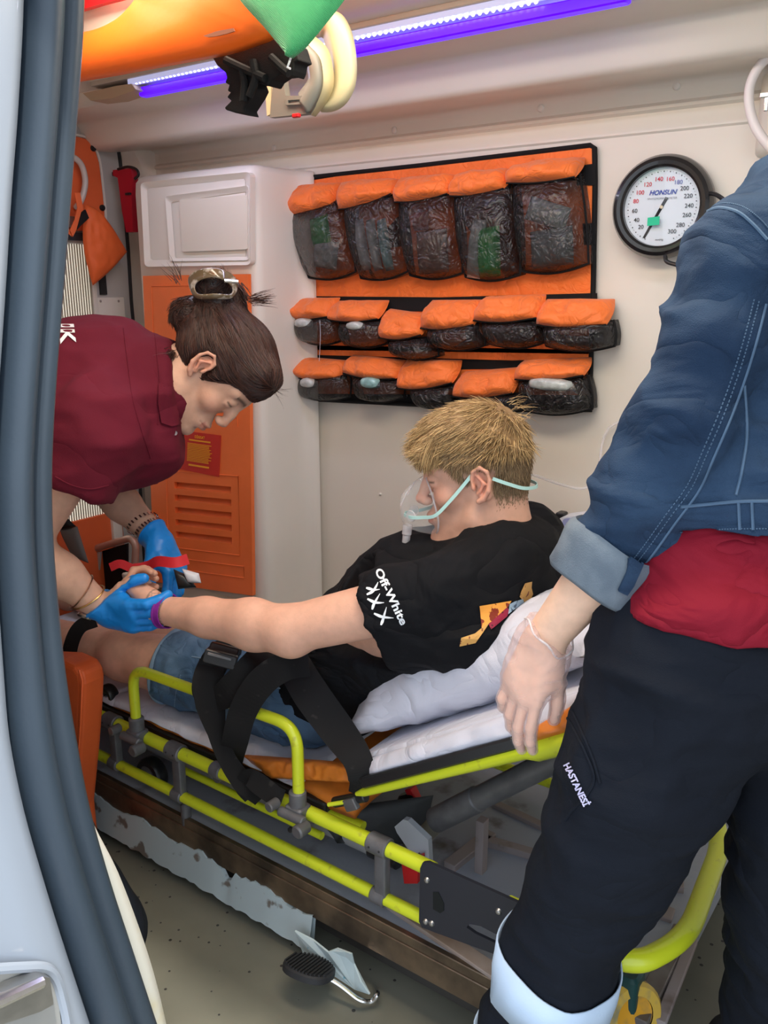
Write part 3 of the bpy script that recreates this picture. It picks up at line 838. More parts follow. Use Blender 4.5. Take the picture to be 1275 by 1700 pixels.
# helper: door plane coordinates s (0..1 across) t (photo y at the left edge) -> photo position
def dpx(s, t):
    xl = 240 + (t - 458) * .0368; xr = 414 + (t - 455) * .0155
    yl = t; yr = 455 + (t - 458) * (988 - 455) / (965 - 458)
    return xl + (xr - xl) * s, yl + (yr - yl) * s
def dquad(s0, s1, t0, t1, d=.012, th=.012):
    dm.prism([pt(*dpx(s, t), d) for (s, t) in ((s0, t0), (s1, t0), (s1, t1), (s0, t1))], (0, th, 0))
slots = [(796, 807), (816.5, 826.5), (837, 847), (857, 867), (877, 887)]
s0, s1 = .235, .80
dquad(0, 1, 458, slots[0][0])
for i, (a, b) in enumerate(slots):
    dquad(0, s0, a, b); dquad(s1, 1, a, b)
    nx = slots[i + 1][0] if i + 1 < len(slots) else 965
    dquad(0, 1, b, nx)
orange_door = dm.build('orange_door', M['orange_abs'], cab, smooth=False)
lv = MB()
for (a, b) in slots:
    A = [pt(*dpx(s, t), d) for (s, t, d) in ((s0, a - 1, -.002), (s1, a - 1, -.002), (s1, b + 1, .010), (s0, b + 1, .010))]
    lv.prism(A, (0, .003, .001))
    lou = MB().prism(A, (0, .003, .001)).build('louvre', M['orange_abs'], orange_door, smooth=False)
def groove(pts, r=.0016):
    MB().tube([pt(*dpx(*q), .0185) for q in pts], r, 6).build('raised_line', M['orange_abs'], orange_door)
groove([(.14, 905), (.14, 779), (.86, 779), (.86, 905), (.14, 905)])
groove([(.30, 700), (.30, 684), (.86, 684), (.86, 700)])
groove([(.20, 922), (.20, 940), (.90, 940), (.90, 922), (.20, 922)])
groove([(.06, 475), (.06, 660), (.94, 660), (.94, 475), (.06, 475)], .0012)
# warning label on the door
lm = MB().prism([pt(*q, .0195) for q in ((298, 714), (367, 723), (364, 792), (296, 778))], (0, .001, 0)).build('warning_label', mat('red_label', (.62, .03, .02), .4), orange_door, smooth=False)
lab_u = nrm(pt(367, 723, .02) - pt(298, 714, .02)); lab_v = nrm(pt(298, 714, .02) - pt(296, 778, .02))
lab_y = mat('label_yellow_ink', (.95, .42, .02), .5)
lc = (pt(298, 714, .021) + pt(364, 792, .021)) / 2
hgt = np.linalg.norm(pt(298, 714, .02) - pt(296, 778, .02))
text_mesh('DİKKAT', .011, lc + lab_v * hgt * .40, lab_u, lab_v, lab_y, lm, 'heading', bold=.0004)
MB().box(lc + lab_v * hgt * .31, (.088, .0004, .0042), R=np.array((lab_u, np.cross(lab_v, lab_u), lab_v)).T).build('text_line', lab_y, lm, smooth=False)
rl = random.Random(5); body_t = []
for i in range(13):
    s_ = ''
    while len(s_) < rl.randint(32, 42):
        s_ += ''.join(rl.choice('aeilnrtskmdyu') for _ in range(rl.randint(3, 8))) + ' '
    body_t.append(s_)
for i, s_ in enumerate(body_t):
    w_ = MB(); 
    y_ = .22 - i * .037
    L_ = .40 + rl.random() * .07
    c0 = lc + lab_v * hgt * y_ - lab_u * .052
    w_.box(c0 + lab_u * L_ * .115, (L_ * .22, .0004, .0022), R=np.array((lab_u, np.cross(lab_v, lab_u), lab_v)).T)
    w_.build('text_line', lab_y, lm, smooth=False)
MB().box(lc - lab_v * hgt * .33, (.085, .0004, .0050), R=np.array((lab_u, np.cross(lab_v, lab_u), lab_v)).T).build('text_line', lab_y, lm, smooth=False)
MB().prism([pt(*q, .010) for q in ((258, 964), (340, 966), (423, 990), (423, 1002), (340, 978), (258, 974))], (0, .01, 0)).build('plinth', mat('plinth_grey', (.42, .38, .34), .5), cab, smooth=False)
# ledge under the cabinet
a = WY(250, 985, 1.60); b = WY(430, 1010, 1.60)
tag(MB().box(((a[0] + b[0]) / 2, 1.70, .155), (b[0] - a[0] + .16, .24, .29), bev=.008).build('wall_ledge', M['wall2']), 'cream moulded ledge below the wall cabinet', 'ledge', kind='structure')
bpy.data.objects['wall_ledge'].name = 'trim_3'
for k_ in ('label', 'category'):
    del bpy.data.objects['trim_3'][k_]

# ------------------------------------------------------------------ LED light bar under the ceiling
YL = 1.455
lb = thing('led_light_bar', 'long strip light with white diodes beside a violet glowing tube under the ceiling', 'light', (-1.2, YL, 1.74))
L0 = WY(222, 136, YL); L1 = WY(905, -3, YL)
dirL = nrm(L1 - L0); zL = L0[2]
MB().box((L0 + L1) / 2 + np.array((-.06, .016, .012)), (np.linalg.norm(L1 - L0) + .16, .075, .012), bev=.003).build('housing', mat('beige_housing', (.55, .48, .40), .5), lb)
MB().box((L0 + L1) / 2 + np.array((0, -.008, .0)), (np.linalg.norm(L1 - L0), .020, .010)).build('diode_strip', mat('diode_board', (.5, .53, .65), .5, emit=(.55, .6, 1), estr=.35), lb, smooth=False)
me_led = mat('diode_glow', (1, 1, 1), .3, emit=(.90, .93, 1.0), estr=6)
nL = int(np.linalg.norm(L1 - L0) / .0135)
d0 = None
for k in range(nL):
    c = L0 + dirL * (k + .5) * .0135 + np.array((0, -.009, -.006))
    if d0 is None:
        d0 = MB().lathe([(.0036, .002), (.0034, -.0), (.0022, -.002), (.0001, -.003)], (0, 0, 0), (0, 0, 1), 8).build('diode', me_led, lb)
        d0.location = c - np.array(lb.location) ; d0.matrix_parent_inverse = Matrix.Identity(4)
    else:
        o = d0.copy(); COL.objects.link(o); o.location = c - np.array(lb.location)
V0 = WY(236, 152, 1.474); V1 = WY(1045, -3, 1.474)
vt = MB().box((V0 + V1) / 2, (np.linalg.norm(V1 - V0), .024, .020), bev=.005)
vt.build('violet_tube', mat('violet_glow', (.05, .0, .5), .3, emit=(.055, .0, 1.0), estr=1.3), lb)
MB().prism([WY(x, y, YL + .01) for (x, y) in ((152, 158), (205, 146), (232, 142), (240, 152), (200, 166), (165, 170))], (0, .05, .0)).build('end_cap', mat('tan_cap', (.50, .38, .26), .5), lb)
# ================================================================== platform under the stretcher
YN, YF = 1.05, 1.56
ZR, ZL = .315, .21
def nx(x, y, Y=YN): return WY(x, y, Y)
plat = thing('stretcher_platform', 'low metal-edged stretcher platform with peeling grey paint on the speckled floor', 'platform', (-1.2, 1.3, 0))
mp_ = mat('worn_grey_paint', (.30, .33, .40), .45, color2=(.10, .085, .075), vscale=9, ramp=(.60, .72), detail=8, bump=.5, bscale=60)
XPL, XPR = -2.18, -.305
ZP = .150
MB().box(((XPL + XPR) / 2, 1.385, ZP - .016), (XPR - XPL, .66, .04), bev=.004).build('tray', mp_, plat)
MB().box(((XPL + XPR) / 2, 1.40, .065), (XPR - XPL - .06, .58, .125)).build('core', mat('dark_core', (.05, .045, .04), .8), plat, smooth=False)
sill_m = mat('worn_bronze_sill', (.26, .19, .13), .33, .75, color2=(.09, .07, .055), vscale=12, bump=.2, bscale=120)
MB().box(((XPL + XPR) / 2, YN + .006, .143), (XPR - XPL + .01, .012, .026), bev=.003).build('sill_plate', sill_m, plat)
MB().box(((XPL + XPR) / 2, YN + .006, .112), (XPR - XPL + .01, .018, .050), bev=.003).build('sill_face', sill_m, plat)
# torn white paint strip along the foot of the platform: ragged outline
tw = random.Random(3)
xs_ = np.linspace(XPL, -.93, 90)
topz = [.088 + .010 * tw.random() + .006 * math.sin(i * .5) - (.02 if 30 < i % 41 < 33 else 0) for i in range(90)]
botz = [.020 + .008 * tw.random() for i in range(90)]
V = []; 
for x, a, b in zip(xs_, topz, botz):
    V += [(x, YN - .006, a), (x, YN - .020 - .002 * tw.random(), b), (x, YN + .004, a), (x, YN - .004, b)]
Fc = []
for i in range(89):
    a = i * 4; b = a + 4
    Fc += [(a, a + 1, b + 1, b), (a + 2, b + 2, b + 3, a + 3), (a, b, b + 2, a + 2), (a + 1, a + 3, b + 3, b + 1)]
pw = mat('peeling_white_paint', (.42, .50, .52), .5, color2=(.16, .14, .12), vscale=22, ramp=(.62, .68), detail=8)
mb = MB(); mb.add(V, Fc); mb.build('peeling_strip', pw, plat, angle=20)
# curled torn flake by the pedal
fk = [(490, 1545), (520, 1560), (545, 1580), (560, 1574), (584, 1583), (588, 1600), (600, 1630), (614, 1650), (590, 1642), (560, 1622), (535, 1606), (505, 1585)]
MB().prism([WY(x, y, YN - .03 - (.0 if i % 2 else .006)) for i, (x, y) in enumerate(fk)], (0, .003, .001)).build('torn_flake', mat('flake_white', (.50, .60, .62), .5, color2=(.1, .35, .45), vscale=40, ramp=(.66, .7)), plat, smooth=False)
# wooden and metal pieces lying in the tray at the head end
wood = mat('painted_wood', (.27, .23, .23), .6, color2=(.12, .08, .06), vscale=14, ramp=(.6, .75), detail=6)
def plank(a, b, w, h, name='slat', z=ZP, m=None):
    A = WZ(*a, z + h / 2); B = WZ(*b, z + h / 2); d = B - A; L_ = np.linalg.norm(d); d = d / L_
    R = np.array((d, np.cross((0, 0, 1), d), (0, 0, 1))).T
    return MB().box((A + B) / 2, (L_, w, h), R=R, bev=.003).build(name, m or wood, plat)
plank((745, 1440), (815, 1385), .028, .018)
plank((800, 1395), (905, 1425), .022, .018)
plank((820, 1335), (905, 1375), .02, .014)
plank((650, 1500), (840, 1628), .030, .012, m=mat('pinkish_board', (.36, .31, .29), .6, color2=(.25, .18, .14), vscale=9))
plank((1085, 1466), (1135, 1474), .022, .018)
plank((1088, 1512), (1118, 1522), .035, .012)
plank((1058, 1700), (1132, 1545), .030, .020, 'end_rail', m=mat('worn_rail', (.20, .185, .18), .5, .3, color2=(.09, .07, .06), vscale=12))
plank((1095, 1700), (1150, 1560), .018, .012, 'end_strip')
a = WY(800, 1385, 1.28)
MB().box((a[0], 1.28, ZP + .06), (.018, .022, .12), bev=.002).build('upright', wood, plat)
# debris crumbs
cr = MB(); rr_ = random.Random(8)
for k in range(60):
    x = rr_.uniform(-2.0, -.4); y = rr_.uniform(1.10, 1.22) if k % 3 else rr_.uniform(1.1, 1.6); s_ = rr_.uniform(.002, .006)
    a_ = rr_.random() * 3
    cr.box((x, y, ZP + .001), (s_ * 2.2, s_, .002), R=np.array(((math.cos(a_), -math.sin(a_), 0), (math.sin(a_), math.cos(a_), 0), (0, 0, 1))))
tag(cr.build('paint_crumbs', M['black_matte'], plat, smooth=False), kind='stuff')

# ------------------------------------------------------------------ pedal
ped = thing('foot_pedal', 'oval ribbed black rubber foot pedal on a bent steel rod at the platform edge', 'pedal', tuple(WZ(515, 1640, .0)))
pc = WZ(513, 1608, .055); pu = nrm(WZ(550, 1622, .055) - WZ(476, 1592, .055)); pv = nrm(np.array((-pu[1], pu[0], -.35)))
pn_ = nrm(np.cross(pu, pv)); pn_ = pn_ if pn_[2] > 0 else -pn_
mb = MB(); el = [(math.cos(t), math.sin(t)) for t in np.linspace(0, 2 * math.pi, 29)[:-1]]
W2, H2 = .048, .040
V = []
for (h, s_) in ((-.008, .9), (-.006, 1), (.004, 1), (.007, .93)):
    for (cx_, cy_) in el: V.append(pc + pu * W2 * s_ * np.sign(cx_) * abs(cx_) ** .8 + pv * H2 * s_ * np.sign(cy_) * abs(cy_) ** .8 + pn_ * h)
Fc = [(i * 28 + j, i * 28 + (j + 1) % 28, (i + 1) * 28 + (j + 1) % 28, (i + 1) * 28 + j) for i in range(3) for j in range(28)] + [tuple(range(27, -1, -1)), tuple(84 + j for j in range(28))]
mb.add(V, Fc); padp = mb.build('pad', M['black_matte'], ped)
for i in range(-6, 7):
    t = i / 7.; hw = H2 * math.sqrt(max(0, 1 - t * t)) * .92
    c = pc + pu * W2 * t + pn_ * .008
    MB().box(c, (.0032, hw * 2, .004), R=np.array((pu, pv, pn_)).T).build('rib', M['black_matte'], padp, smooth=False)
MB().tube(fillet([pc - pu * .01, WZ(560, 1632, .04), WZ(597, 1662, .022), WZ(618, 1664, .012), WZ(628, 1650, .03), np.array(WY(622, 1640, YN + .002))], .02), .0045, 10).build('pedal_rod', M['chrome'], ped)

# ================================================================== the stretcher
st = thing('ambulance_stretcher', 'lime yellow tube-framed ambulance stretcher with grey clamps under the seated man', 'stretcher', (-1.2, 1.3, ZP))
XA = nx(120, 1167)[0]
def rail(name, xa, xb, y, z, r, m=M['yellow'], par=st):
    return MB().cyl((xa, y, z), (xb, y, z), r, 18).build(name, m, par)
pX = lambda x, y: nx(x, y)[0]
x1 = pX(704, 1442)
rail('upper_rail', -2.0, x1 + .02, YN, ZR, .0135)
rail('lower_rail', -2.0, x1 + .01, YN, ZL, .0115)
rail('upper_rail', -2.0, -.42, YF, ZR, .0135)
rail('lower_rail', -2.0, -.42, YF, ZL, .0115)
# head-end loop
lp = [np.array((-.52, YN, ZR - .002)), WZ(960, 1560, ZR), WZ(1050, 1606, ZR), WZ(1140, 1558, ZR), WZ(1198, 1400, ZR), WZ(1180, 1338, ZR), WZ(1120, 1310, ZR + .0), np.array((-.55, YF - .01, ZR))]
lp[1] = np.array((-.40, YN, ZR))
MB().tube(fillet(lp, .085, 10), .0165, 16).build('head_loop', M['yellow'], st)
# black side plate
sp = [(699, 1440), (703, 1431), (712, 1430), (868, 1500), (905, 1520), (905, 1600), (846, 1573), (842, 1558), (800, 1536), (780, 1532), (776, 1538), (790, 1548), (840, 1572), (838, 1588), (720, 1545), (702, 1538), (697, 1528)]
plate = MB().prism([nx(x, y, YN - .018) for (x, y) in sp], (0, .006, 0)).build('side_plate', mat('satin_black_plate', (.02, .022, .032), .4), st, smooth=False)
MB().prism([nx(x, y, YN - .0215) for (x, y) in ((719, 1481), (728, 1481), (737, 1500), (737, 1512), (731, 1516), (719, 1509))], (0, .001, 0)).build('plate_hole', mat('hole_dark', (.004, .006, .006), .8), plate, smooth=False)
for (x, y) in ((709, 1461), (828, 1513), (707, 1530), (717, 1533)):
    MB().lathe([(.0001, -.004), (.004, -.003), (.0055, 0)], nx(x, y, YN - .021), (0, 1, 0), 14).build('bolt', M['steel'], plate)
# grey cast brackets between the rails
def bracket(x, w=.030, name='rail_bracket'):
    b = MB()
    b.cyl((x - w / 2 - .006, YN, ZR), (x + w / 2 + .006, YN, ZR), .0185, 18, bev=.002)
    b.box((x + .006, YN, (ZR + ZL) / 2 - .004), (w * .8, .018, ZR - ZL + .01), bev=.003)
    b.cyl((x - w / 2, YN, ZL), (x + w / 2, YN, ZL), .0155, 18, bev=.002)
    o = b.build(name, M['grey_cast'], st)
    for dx in (-.010, .012):
        MB().lathe([(.0001, -.0015), (.0018, -.001), (.0022, .001)], (x + dx, YN - .0185, ZR + .002), (0, 1, 0), 8).build('rivet', M['black_matte'], o)
    return o
for (px_, py_) in ((186, 1197), (292, 1248), (630, 1405)):
    bracket(pX(px_, py_))
for (px_, py_) in ((362, 1282),):
    xx = pX(px_, py_); MB().cyl((xx - .014, YN, ZR), (xx + .014, YN, ZR), .0165, 18, bev=.002).build('collar', M['grey_cast'], st)
# guard rail on the near side with its clamps
YG = YN - .012
gp_ = [nx(227, 1192, YG), nx(219, 1112, YG), nx(470, 1199, YG), nx(496, 1210, YG), nx(496, 1318, YG)]
gp_ = [nx(226, 1195, YG), nx(219, 1108, YG), nx(493, 1207, YG), nx(496, 1320, YG)]
MB().tube(fillet(gp_, .05, 10), .0112, 16).build('guard_rail', M['yellow'], st)
def clamp(px_, py_, flip=1):
    c = nx(px_, py_, YG)
    m = MB()
    m.cyl(c + (0, 0, .0), c + (0, 0, -.035), .0165, 16, bev=.003)
    m.box((c[0], YN - .012, c[2] - .045), (.040, .034, .032), bev=.006)
    m.cyl((c[0] - .03 * flip, YN - .03, c[2] - .045), (c[0] + .03, YN - .03, c[2] - .045), .0095, 14, bev=.002)
    o = m.build('guard_clamp', M['grey_cast'], st)
    MB().cyl((c[0] - .035, YN - .03, c[2] - .028), (c[0] - .035, YN - .055, c[2] - .028), .010, 14, bev=.002).build('clamp_knob', M['grey_tube'], o)
    MB().cyl((c[0] + .030, YN - .022, c[2] - .056), (c[0] + .030, YN - .052, c[2] - .056), .013, 16, bev=.003).build('clamp_knob', M['grey_tube'], o)
    MB().lathe([(.0001, -.006), (.005, -.005), (.006, .0)], (c[0] - .002, YN - .030, c[2] - .073), (0, 1, 0), 12).build('bolt', M['black_plastic'], o)
    return o
clamp(226, 1190); clamp(494, 1312)
# deck: mattress base, cross members
MB().box((-1.50, (YN + YF) / 2, ZR - .002), (1.16, YF - YN - .05, .022), bev=.006).build('deck', M['black_plastic'], st)
for x in (-1.95, -1.55, -1.2, -.95):
    MB().cyl((x, YN + .01, ZR - .03), (x, YF - .01, ZR - .03), .011, 12).build('cross_tube', M['grey_tube'], st)
MB().cyl((-1.50, YN + .065, ZR - .035), (-.86, YN + .065, ZR - .035), .010, 12).build('inner_rail', M['yellow'], st)
MB().cyl((-1.60, YN + .10, ZL + .0), (-.84, YN + .10, ZL + .0), .015, 14).build('under_tube', mat('pale_grey_tube', (.30, .31, .33), .4), st)
MB().cyl((-.87, YN + .10, ZL), (-.80, YN + .10, ZL), .018, 14, bev=.003).build('tube_end', M['black_plastic'], st)
MB().cyl((-1.35, YN + .05, ZL + .02), (-.95, YN + .05, ZL + .02), .008, 12).build('brace_rail', M['yellow'], st)
a = nx(345, 1365, YN + .05)
MB().box(a, (.085, .04, .035), bev=.006).build('red_block', M['red'], st)
a = nx(309, 1350, YN + .01)
MB().box(a + (0, 0, -.005), (.02, .022, .06), bev=.009).build('leg_stub', M['grey_cast'], st)
# small dark wheels folded under the deck, and yellow-hubbed castors at the head end
def wheel(c, r, w, axis, hubm, name='folded_wheel', tyre=M['black_plastic']):
    o = MB().lathe([(r * .62, -w / 2), (r * .9, -w / 2), (r, -w * .3), (r, w * .3), (r * .9, w / 2), (r * .62, w / 2)], c, axis, 28).build(name, tyre, st)
    MB().lathe([(.0001, -w * .35), (r * .2, -w * .42), (r * .25, -w * .3), (r * .62, -w * .42), (r * .62, w * .42), (r * .25, w * .3), (.0001, w * .35)], c, axis, 28).build('hub', hubm, o)
    return o
wheel(nx(253, 1285, YN + .06), .042, .03, (0, 1, 0), M['grey_cast'])
wheel(nx(180, 1155, YN + .04) , .028, .025, (0, 1, 0), M['black_plastic'], 'pivot_disc')
amber = mat('amber_wheel', (.62, .30, .02), .35, color2=(.30, .20, .06), vscale=30, ramp=(.5, .7), detail=6)
wheel(WZ(1045, 1680, .17), .052, .032, nrm((.8, -.55, .25)), amber, 'castor_wheel', mat('amber_tyre', (.55, .36, .06), .35, color2=(.25, .22, .12), vscale=25, ramp=(.5, .65)))
wheel(WZ(1058, 1392, .24), .050, .032, nrm((.25, -.9, .45)), amber, 'castor_wheel', mat('amber_tyre2', (.48, .25, .03), .35, color2=(.3, .2, .08), vscale=25, ramp=(.5, .65)))
c = WZ(1030, 1650, .20)
MB().box(c + (.0, .02, .0), (.05, .05, .07), bev=.01).build('castor_fork', mat('dark_teal_fork', (.01, .05, .05), .4), st)
# reclining back section
b0 = np.array(WY(592, 1318, 1.055)); b1 = np.array(WY(1010, 1212, 1.055))
bd = nrm(b1 - b0); bd[1] = 0; bd = nrm(bd); bn = np.array((-bd[2], 0, bd[0]))
Rb = np.array((bd, (0, 1, 0), bn)).T
L_ = np.linalg.norm(b1 - b0)
for yy in (YN + .005, YF - .005):
    MB().tube([b0 * (1, 0, 1) + (0, yy, 0) + bd * (.008 if False else t) for t in (0, .02, .05, L_ * .72, L_ * .76, L_)], [.004, .008, .0085, .0125, .0195, .0195], 16, flat=1.0).build('back_rail', M['yellow'], st)
    MB().box(b0 * (1, 0, 1) + (0, yy + .003, 0) + bd * L_ * .385 + bn * .018, (L_ * .66, .03, .020), R=Rb, bev=.006).build('rail_pad', M['black_plastic'], st)
bp = b0 * (1, 0, 1) + (0, (YN + YF) / 2, 0)
MB().box(bp + bd * .27 + bn * .006, (.55, YF - YN - .05, .016), R=Rb, bev=.005).build('back_panel', M['black_plastic'], st)
# hinge pieces and strap ends near the hinge
MB().cyl(nx(555, 1332, 1.06), nx(608, 1322, 1.06), .010, 12, bev=.002).build('hinge_link', M['black_plastic'], st)
MB().box(nx(583, 1335, 1.05), (.03, .012, .022), R=Rb, bev=.003).build('strap_adjuster', M['grey_tube'], st)
MB().tube([nx(545, 1336, 1.04), nx(580, 1330, 1.05), nx(600, 1326, 1.06)], .004, 8).build('hinge_rod', M['yellow'], st)
# grey support strut
MB().cyl(WY(742, 1352, 1.20), WY(960, 1242, 1.20), .0215, 18).build('support_strut', M['grey_tube'], st)
MB().cyl(WY(795, 1325, 1.20), WY(722, 1362, 1.20), .024, 18, bev=.003).build('strut_sleeve', M['grey_cast'], st)
MB().cyl(WY(668, 1425, 1.21), WY(745, 1345, 1.20), .0175, 18).build('lower_strut', mat('beige_tube', (.27, .26, .21), .45, .2), st)
br = [(658, 1370), (672, 1358), (680, 1360), (714, 1392), (716, 1430), (703, 1425), (700, 1412), (688, 1418), (662, 1380)]
MB().prism([WY(x, y, 1.14) for (x, y) in br], (0, .012, 0)).build('release_lever', mat('pale_blue_grey', (.40, .43, .48), .5), st, smooth=False)
MB().prism([WY(x, y, 1.12) for (x, y) in ((672, 1430), (700, 1420), (698, 1462), (676, 1462))], (0, .02, 0)).build('red_catch', M['red'], st, smooth=False)
MB().box(WY(683, 1335, 1.3), (.05, .03, .05), R=Rb, bev=.012).build('strap_buckle', M['black_plastic'], st)
MB().box(WY(686, 1318, 1.3), (.02, .02, .03), R=Rb, bev=.003).build('red_button', M['red'], st)
# dark cloth-like web under the deck
V, Fc = puff([WY(520, 1345, 1.15), WY(720, 1320, 1.3), WY(700, 1400, 1.3), WY(560, 1400, 1.12)], .02, (0, -1, .2), 20, 16, e=.5, fold=.02, seed=9)
mesh_obj('under_web', V, Fc, mat('dark_web', (.05, .055, .06), .7), st)

# ------------------------------------------------------------------ bedding
def slab(name, x0, x1, z, th, m, ywob=.0, seed=1, y0=1.08, y1=1.545, fold=.004, parent=None, edge_drop=.012, xs_n=60):
    xs_ = np.linspace(x0, x1, xs_n); ys_ = np.linspace(y0, y1, 26)
    V = []
    for x in xs_:
        for y in ys_:
            V.append((x, y, z))
    V = np.array(V)
    f = vnoise(V, (18, 30, 1), seed) * .6 + vnoise(V, (45, 60, 1), seed + 1) * .4
    V[:, 2] += f * fold
    e = np.clip((y0 + .03 - V[:, 1]) / .03, 0, 1); V[:, 2] -= e ** 2 * edge_drop; V[:, 1] -= e * .004 * (1 + vnoise(V, (30, 1, 1), seed + 4)) 
    n = 26
    Fc = np.array([(i * n + j, (i + 1) * n + j, (i + 1) * n + j + 1, i * n + j + 1) for i in range(len(xs_) - 1) for j in range(n - 1)])
    o = mesh_obj(name, V, Fc, m, parent)
    s_ = o.modifiers.new('thickness', 'SOLIDIFY'); s_.thickness = th; s_.offset = -1
    return o
slab('mattress', -2.1, -.86, .345, .026, M['orange_tarp'], fold=.004, seed=2, parent=st, y0=1.085)
sheet = slab('bed_sheet', -2.1, -.98, .352, .003, M['white_fab'], fold=.005, seed=4, y0=1.075)
tag(sheet, 'white bed sheet spread on the stretcher under the legs', 'sheet')
# orange vinyl bunched below the seat
V, Fc = puff([WY(400, 1252, 1.09), WY(640, 1270, 1.09), WY(600, 1300, 1.08), WY(450, 1292, 1.075)], .016, (0, -1, .3), 60, 24, e=.5, fold=.014, seed=31)
tag(mesh_obj('vinyl_cover', V, Fc, M['orange_tarp']), 'crumpled orange vinyl mattress cover bunched below the seat', 'cover')
# mattress of the back section, in orange vinyl, showing at the top end
bk = MB().box(bp + bd * .30 + bn * .042, (.56, YF - YN - .05, .030), R=Rb, bev=.012).build('back_mattress', M['white_fab'], st)
V, Fc = puff([WY(862, 1222, 1.06), WY(1000, 1142, 1.06), WY(985, 1205, 1.05), WY(880, 1236, 1.05)], .018, nrm((-.2, -1, .3)), 34, 14, e=.5, fold=.010, seed=15)
tag(mesh_obj('vinyl_cover', V, Fc, M['orange_tarp']), 'creased orange vinyl cover at the upper end of the stretcher back, beside the black trousers', 'cover')
# folded white sheet on the back section
V, Fc = puff([WY(600, 1262, 1.085), WY(985, 1140, 1.085), WY(955, 1200, 1.06), WY(612, 1290, 1.06)], .018, nrm((-.2, -1, .3)), 40, 14, e=.5, fold=.008, seed=14)
tag(mesh_obj('folded_sheet', V, Fc, M['white_fab']), 'white folded sheet between the pillow and the yellow back rail', 'sheet')
# pillow
def pillow(name, corners, up, t, m, seed):
    """two-sided cushion through four corners"""
    A, B, C_, D_ = [np.asarray(q, float) for q in corners]; up = nrm(up)
    nu, nv = 60, 44; V = []; top = []; 
    for side in (1, -1):
        for j in range(nv):
            for i in range(nu):
                u = i / (nu - 1); v = j / (nv - 1)
                # pull the sides in between the corners
                uu = u + .035 * math.sin(math.pi * v) * (1 - 2 * u); vv = v + .05 * math.sin(math.pi * u) * (1 - 2 * v)
                p = (1 - uu) * (1 - vv) * A + uu * (1 - vv) * B + uu * vv * C_ + (1 - uu) * vv * D_
                h = (max(0, 1 - abs(2 * u - 1) ** 2.4) * max(0, 1 - abs(2 * v - 1) ** 2.4)) ** .5
                V.append(p + up * (side * t * h * (1 if side > 0 else .6)))
    V = np.array(V)
    f = vnoise(V, (30, 9, 30), seed) * .5 + (1 - 2 * abs(vnoise(V, (22, 9, 22), seed + 2))) * .5
    fine = vnoise(V, 70, seed + 7)
    V += up[None] * (f * .010 + fine * .0015)[:, None] * np.concatenate([np.ones(nu * nv), -np.ones(nu * nv)])[:, None]
    Fc = []
    for s_ in (0, 1):
        o = s_ * nu * nv
        for j in range(nv - 1):
            for i in range(nu - 1):
                q = (o + j * nu + i, o + j * nu + i + 1, o + (j + 1) * nu + i + 1, o + (j + 1) * nu + i)
                Fc.append(q if s_ == 0 else q[::-1])
    ring = [i for i in range(nu)] + [j * nu + nu - 1 for j in range(1, nv)] + [(nv - 1) * nu + i for i in range(nu - 2, -1, -1)] + [j * nu for j in range(nv - 2, 0, -1)]
    n = nu * nv
    for k in range(len(ring)):
        k2 = (k + 1) % len(ring)
        Fc.append((ring[k2], ring[k], n + ring[k], n + ring[k2]))
    return mesh_obj(name, V, Fc, m)
PA = WY(578, 1218, 1.10); PB = WY(1010, 1078, 1.10); PC = WY(1040, 960, 1.52); PD = WY(650, 1120, 1.52)
pil = pillow('pillow', (PA, PB, PC, PD), (-.42, -.25, .85), .098, M['white_fab'], 3)
tag(pil, 'big white pillow propped behind the man on the stretcher back', 'pillow')
# orange case standing beside the foot end
oc = MB()
yc_ = .97
pts = [(60, 1085), (120, 1088), (143, 1098), (153, 1112), (156, 1130), (154, 1180), (150, 1240), (141, 1338), (135, 1420), (60, 1420)]
oc = thing('orange_case', 'upright orange plastic case standing beside the foot end of the stretcher', 'case', tuple(WY(110, 1300, yc_) * (1, 1, 0)))
P_ = [WY(x, y, yc_) for (x, y) in pts]
zb = P_[-1][2]
P_ = P_[:-2] + [np.array((P_[-3][0], yc_, .0)), np.array((P_[0][0] - .1, yc_, .0)), np.array((P_[0][0] - .1, yc_, P_[0][2]))]
mb = MB().prism(P_, (0, .06, 0))
o = mb.build('shell', M['orange_case'], oc, smooth=False)
bv = o.modifiers.new('b', 'BEVEL'); bv.width = .012; bv.segments = 3; bv.limit_method = 'ANGLE'
MB().tube([WY(x, y, yc_ - .031) for (x, y) in ((132, 1112), (137, 1130), (134, 1200), (128, 1290), (118, 1400))], .003, 6).build('moulded_line', M['orange_case'], oc)

# ================================================================== things hanging at the top left
bd_ = thing('spine_board', 'orange plastic rescue board stowed under the ceiling at the near left', 'board', (-.9, 1.0, 1.6))
yb = 1.0
def sheetpoly(pts, Y, th=.05): return [WY(x, y, Y) for (x, y) in pts]
# lower face of the board seen from below: side wall and underside
V, Fc = [], []
lowr = [(100, 134), (140, 128), (200, 118), (300, 99), (380, 84), (430, 68), (455, 58), (468, 40), (470, -40), (474, -110)]
uppr = [(100, 66), (140, 60), (175, 52), (205, 36), (226, 14), (236, -2), (240, -20), (250, -40), (300, -80), (330, -130)]
A = [WY(x, y, .98) for (x, y) in spline(lowr, 4)]; B = [WY(x, y, 1.00) for (x, y) in spline(uppr, 4)]
n = len(A)
for a, b in zip(A, B):
    for t, h in ((0, .0), (.03, -.012), (.12, -.020), (.5, -.022), (.85, -.018), (.97, -.010), (1, .0)):
        q = a + (b - a) * t; V.append(q + np.array((0, h * 1.2, h * .2)))
Fc = [(i * 7 + j, i * 7 + j + 1, (i + 1) * 7 + j + 1, (i + 1) * 7 + j) for i in range(n - 1) for j in range(6)]
o = mesh_obj('board_face', V, Fc, M['orange_board'], bd_)
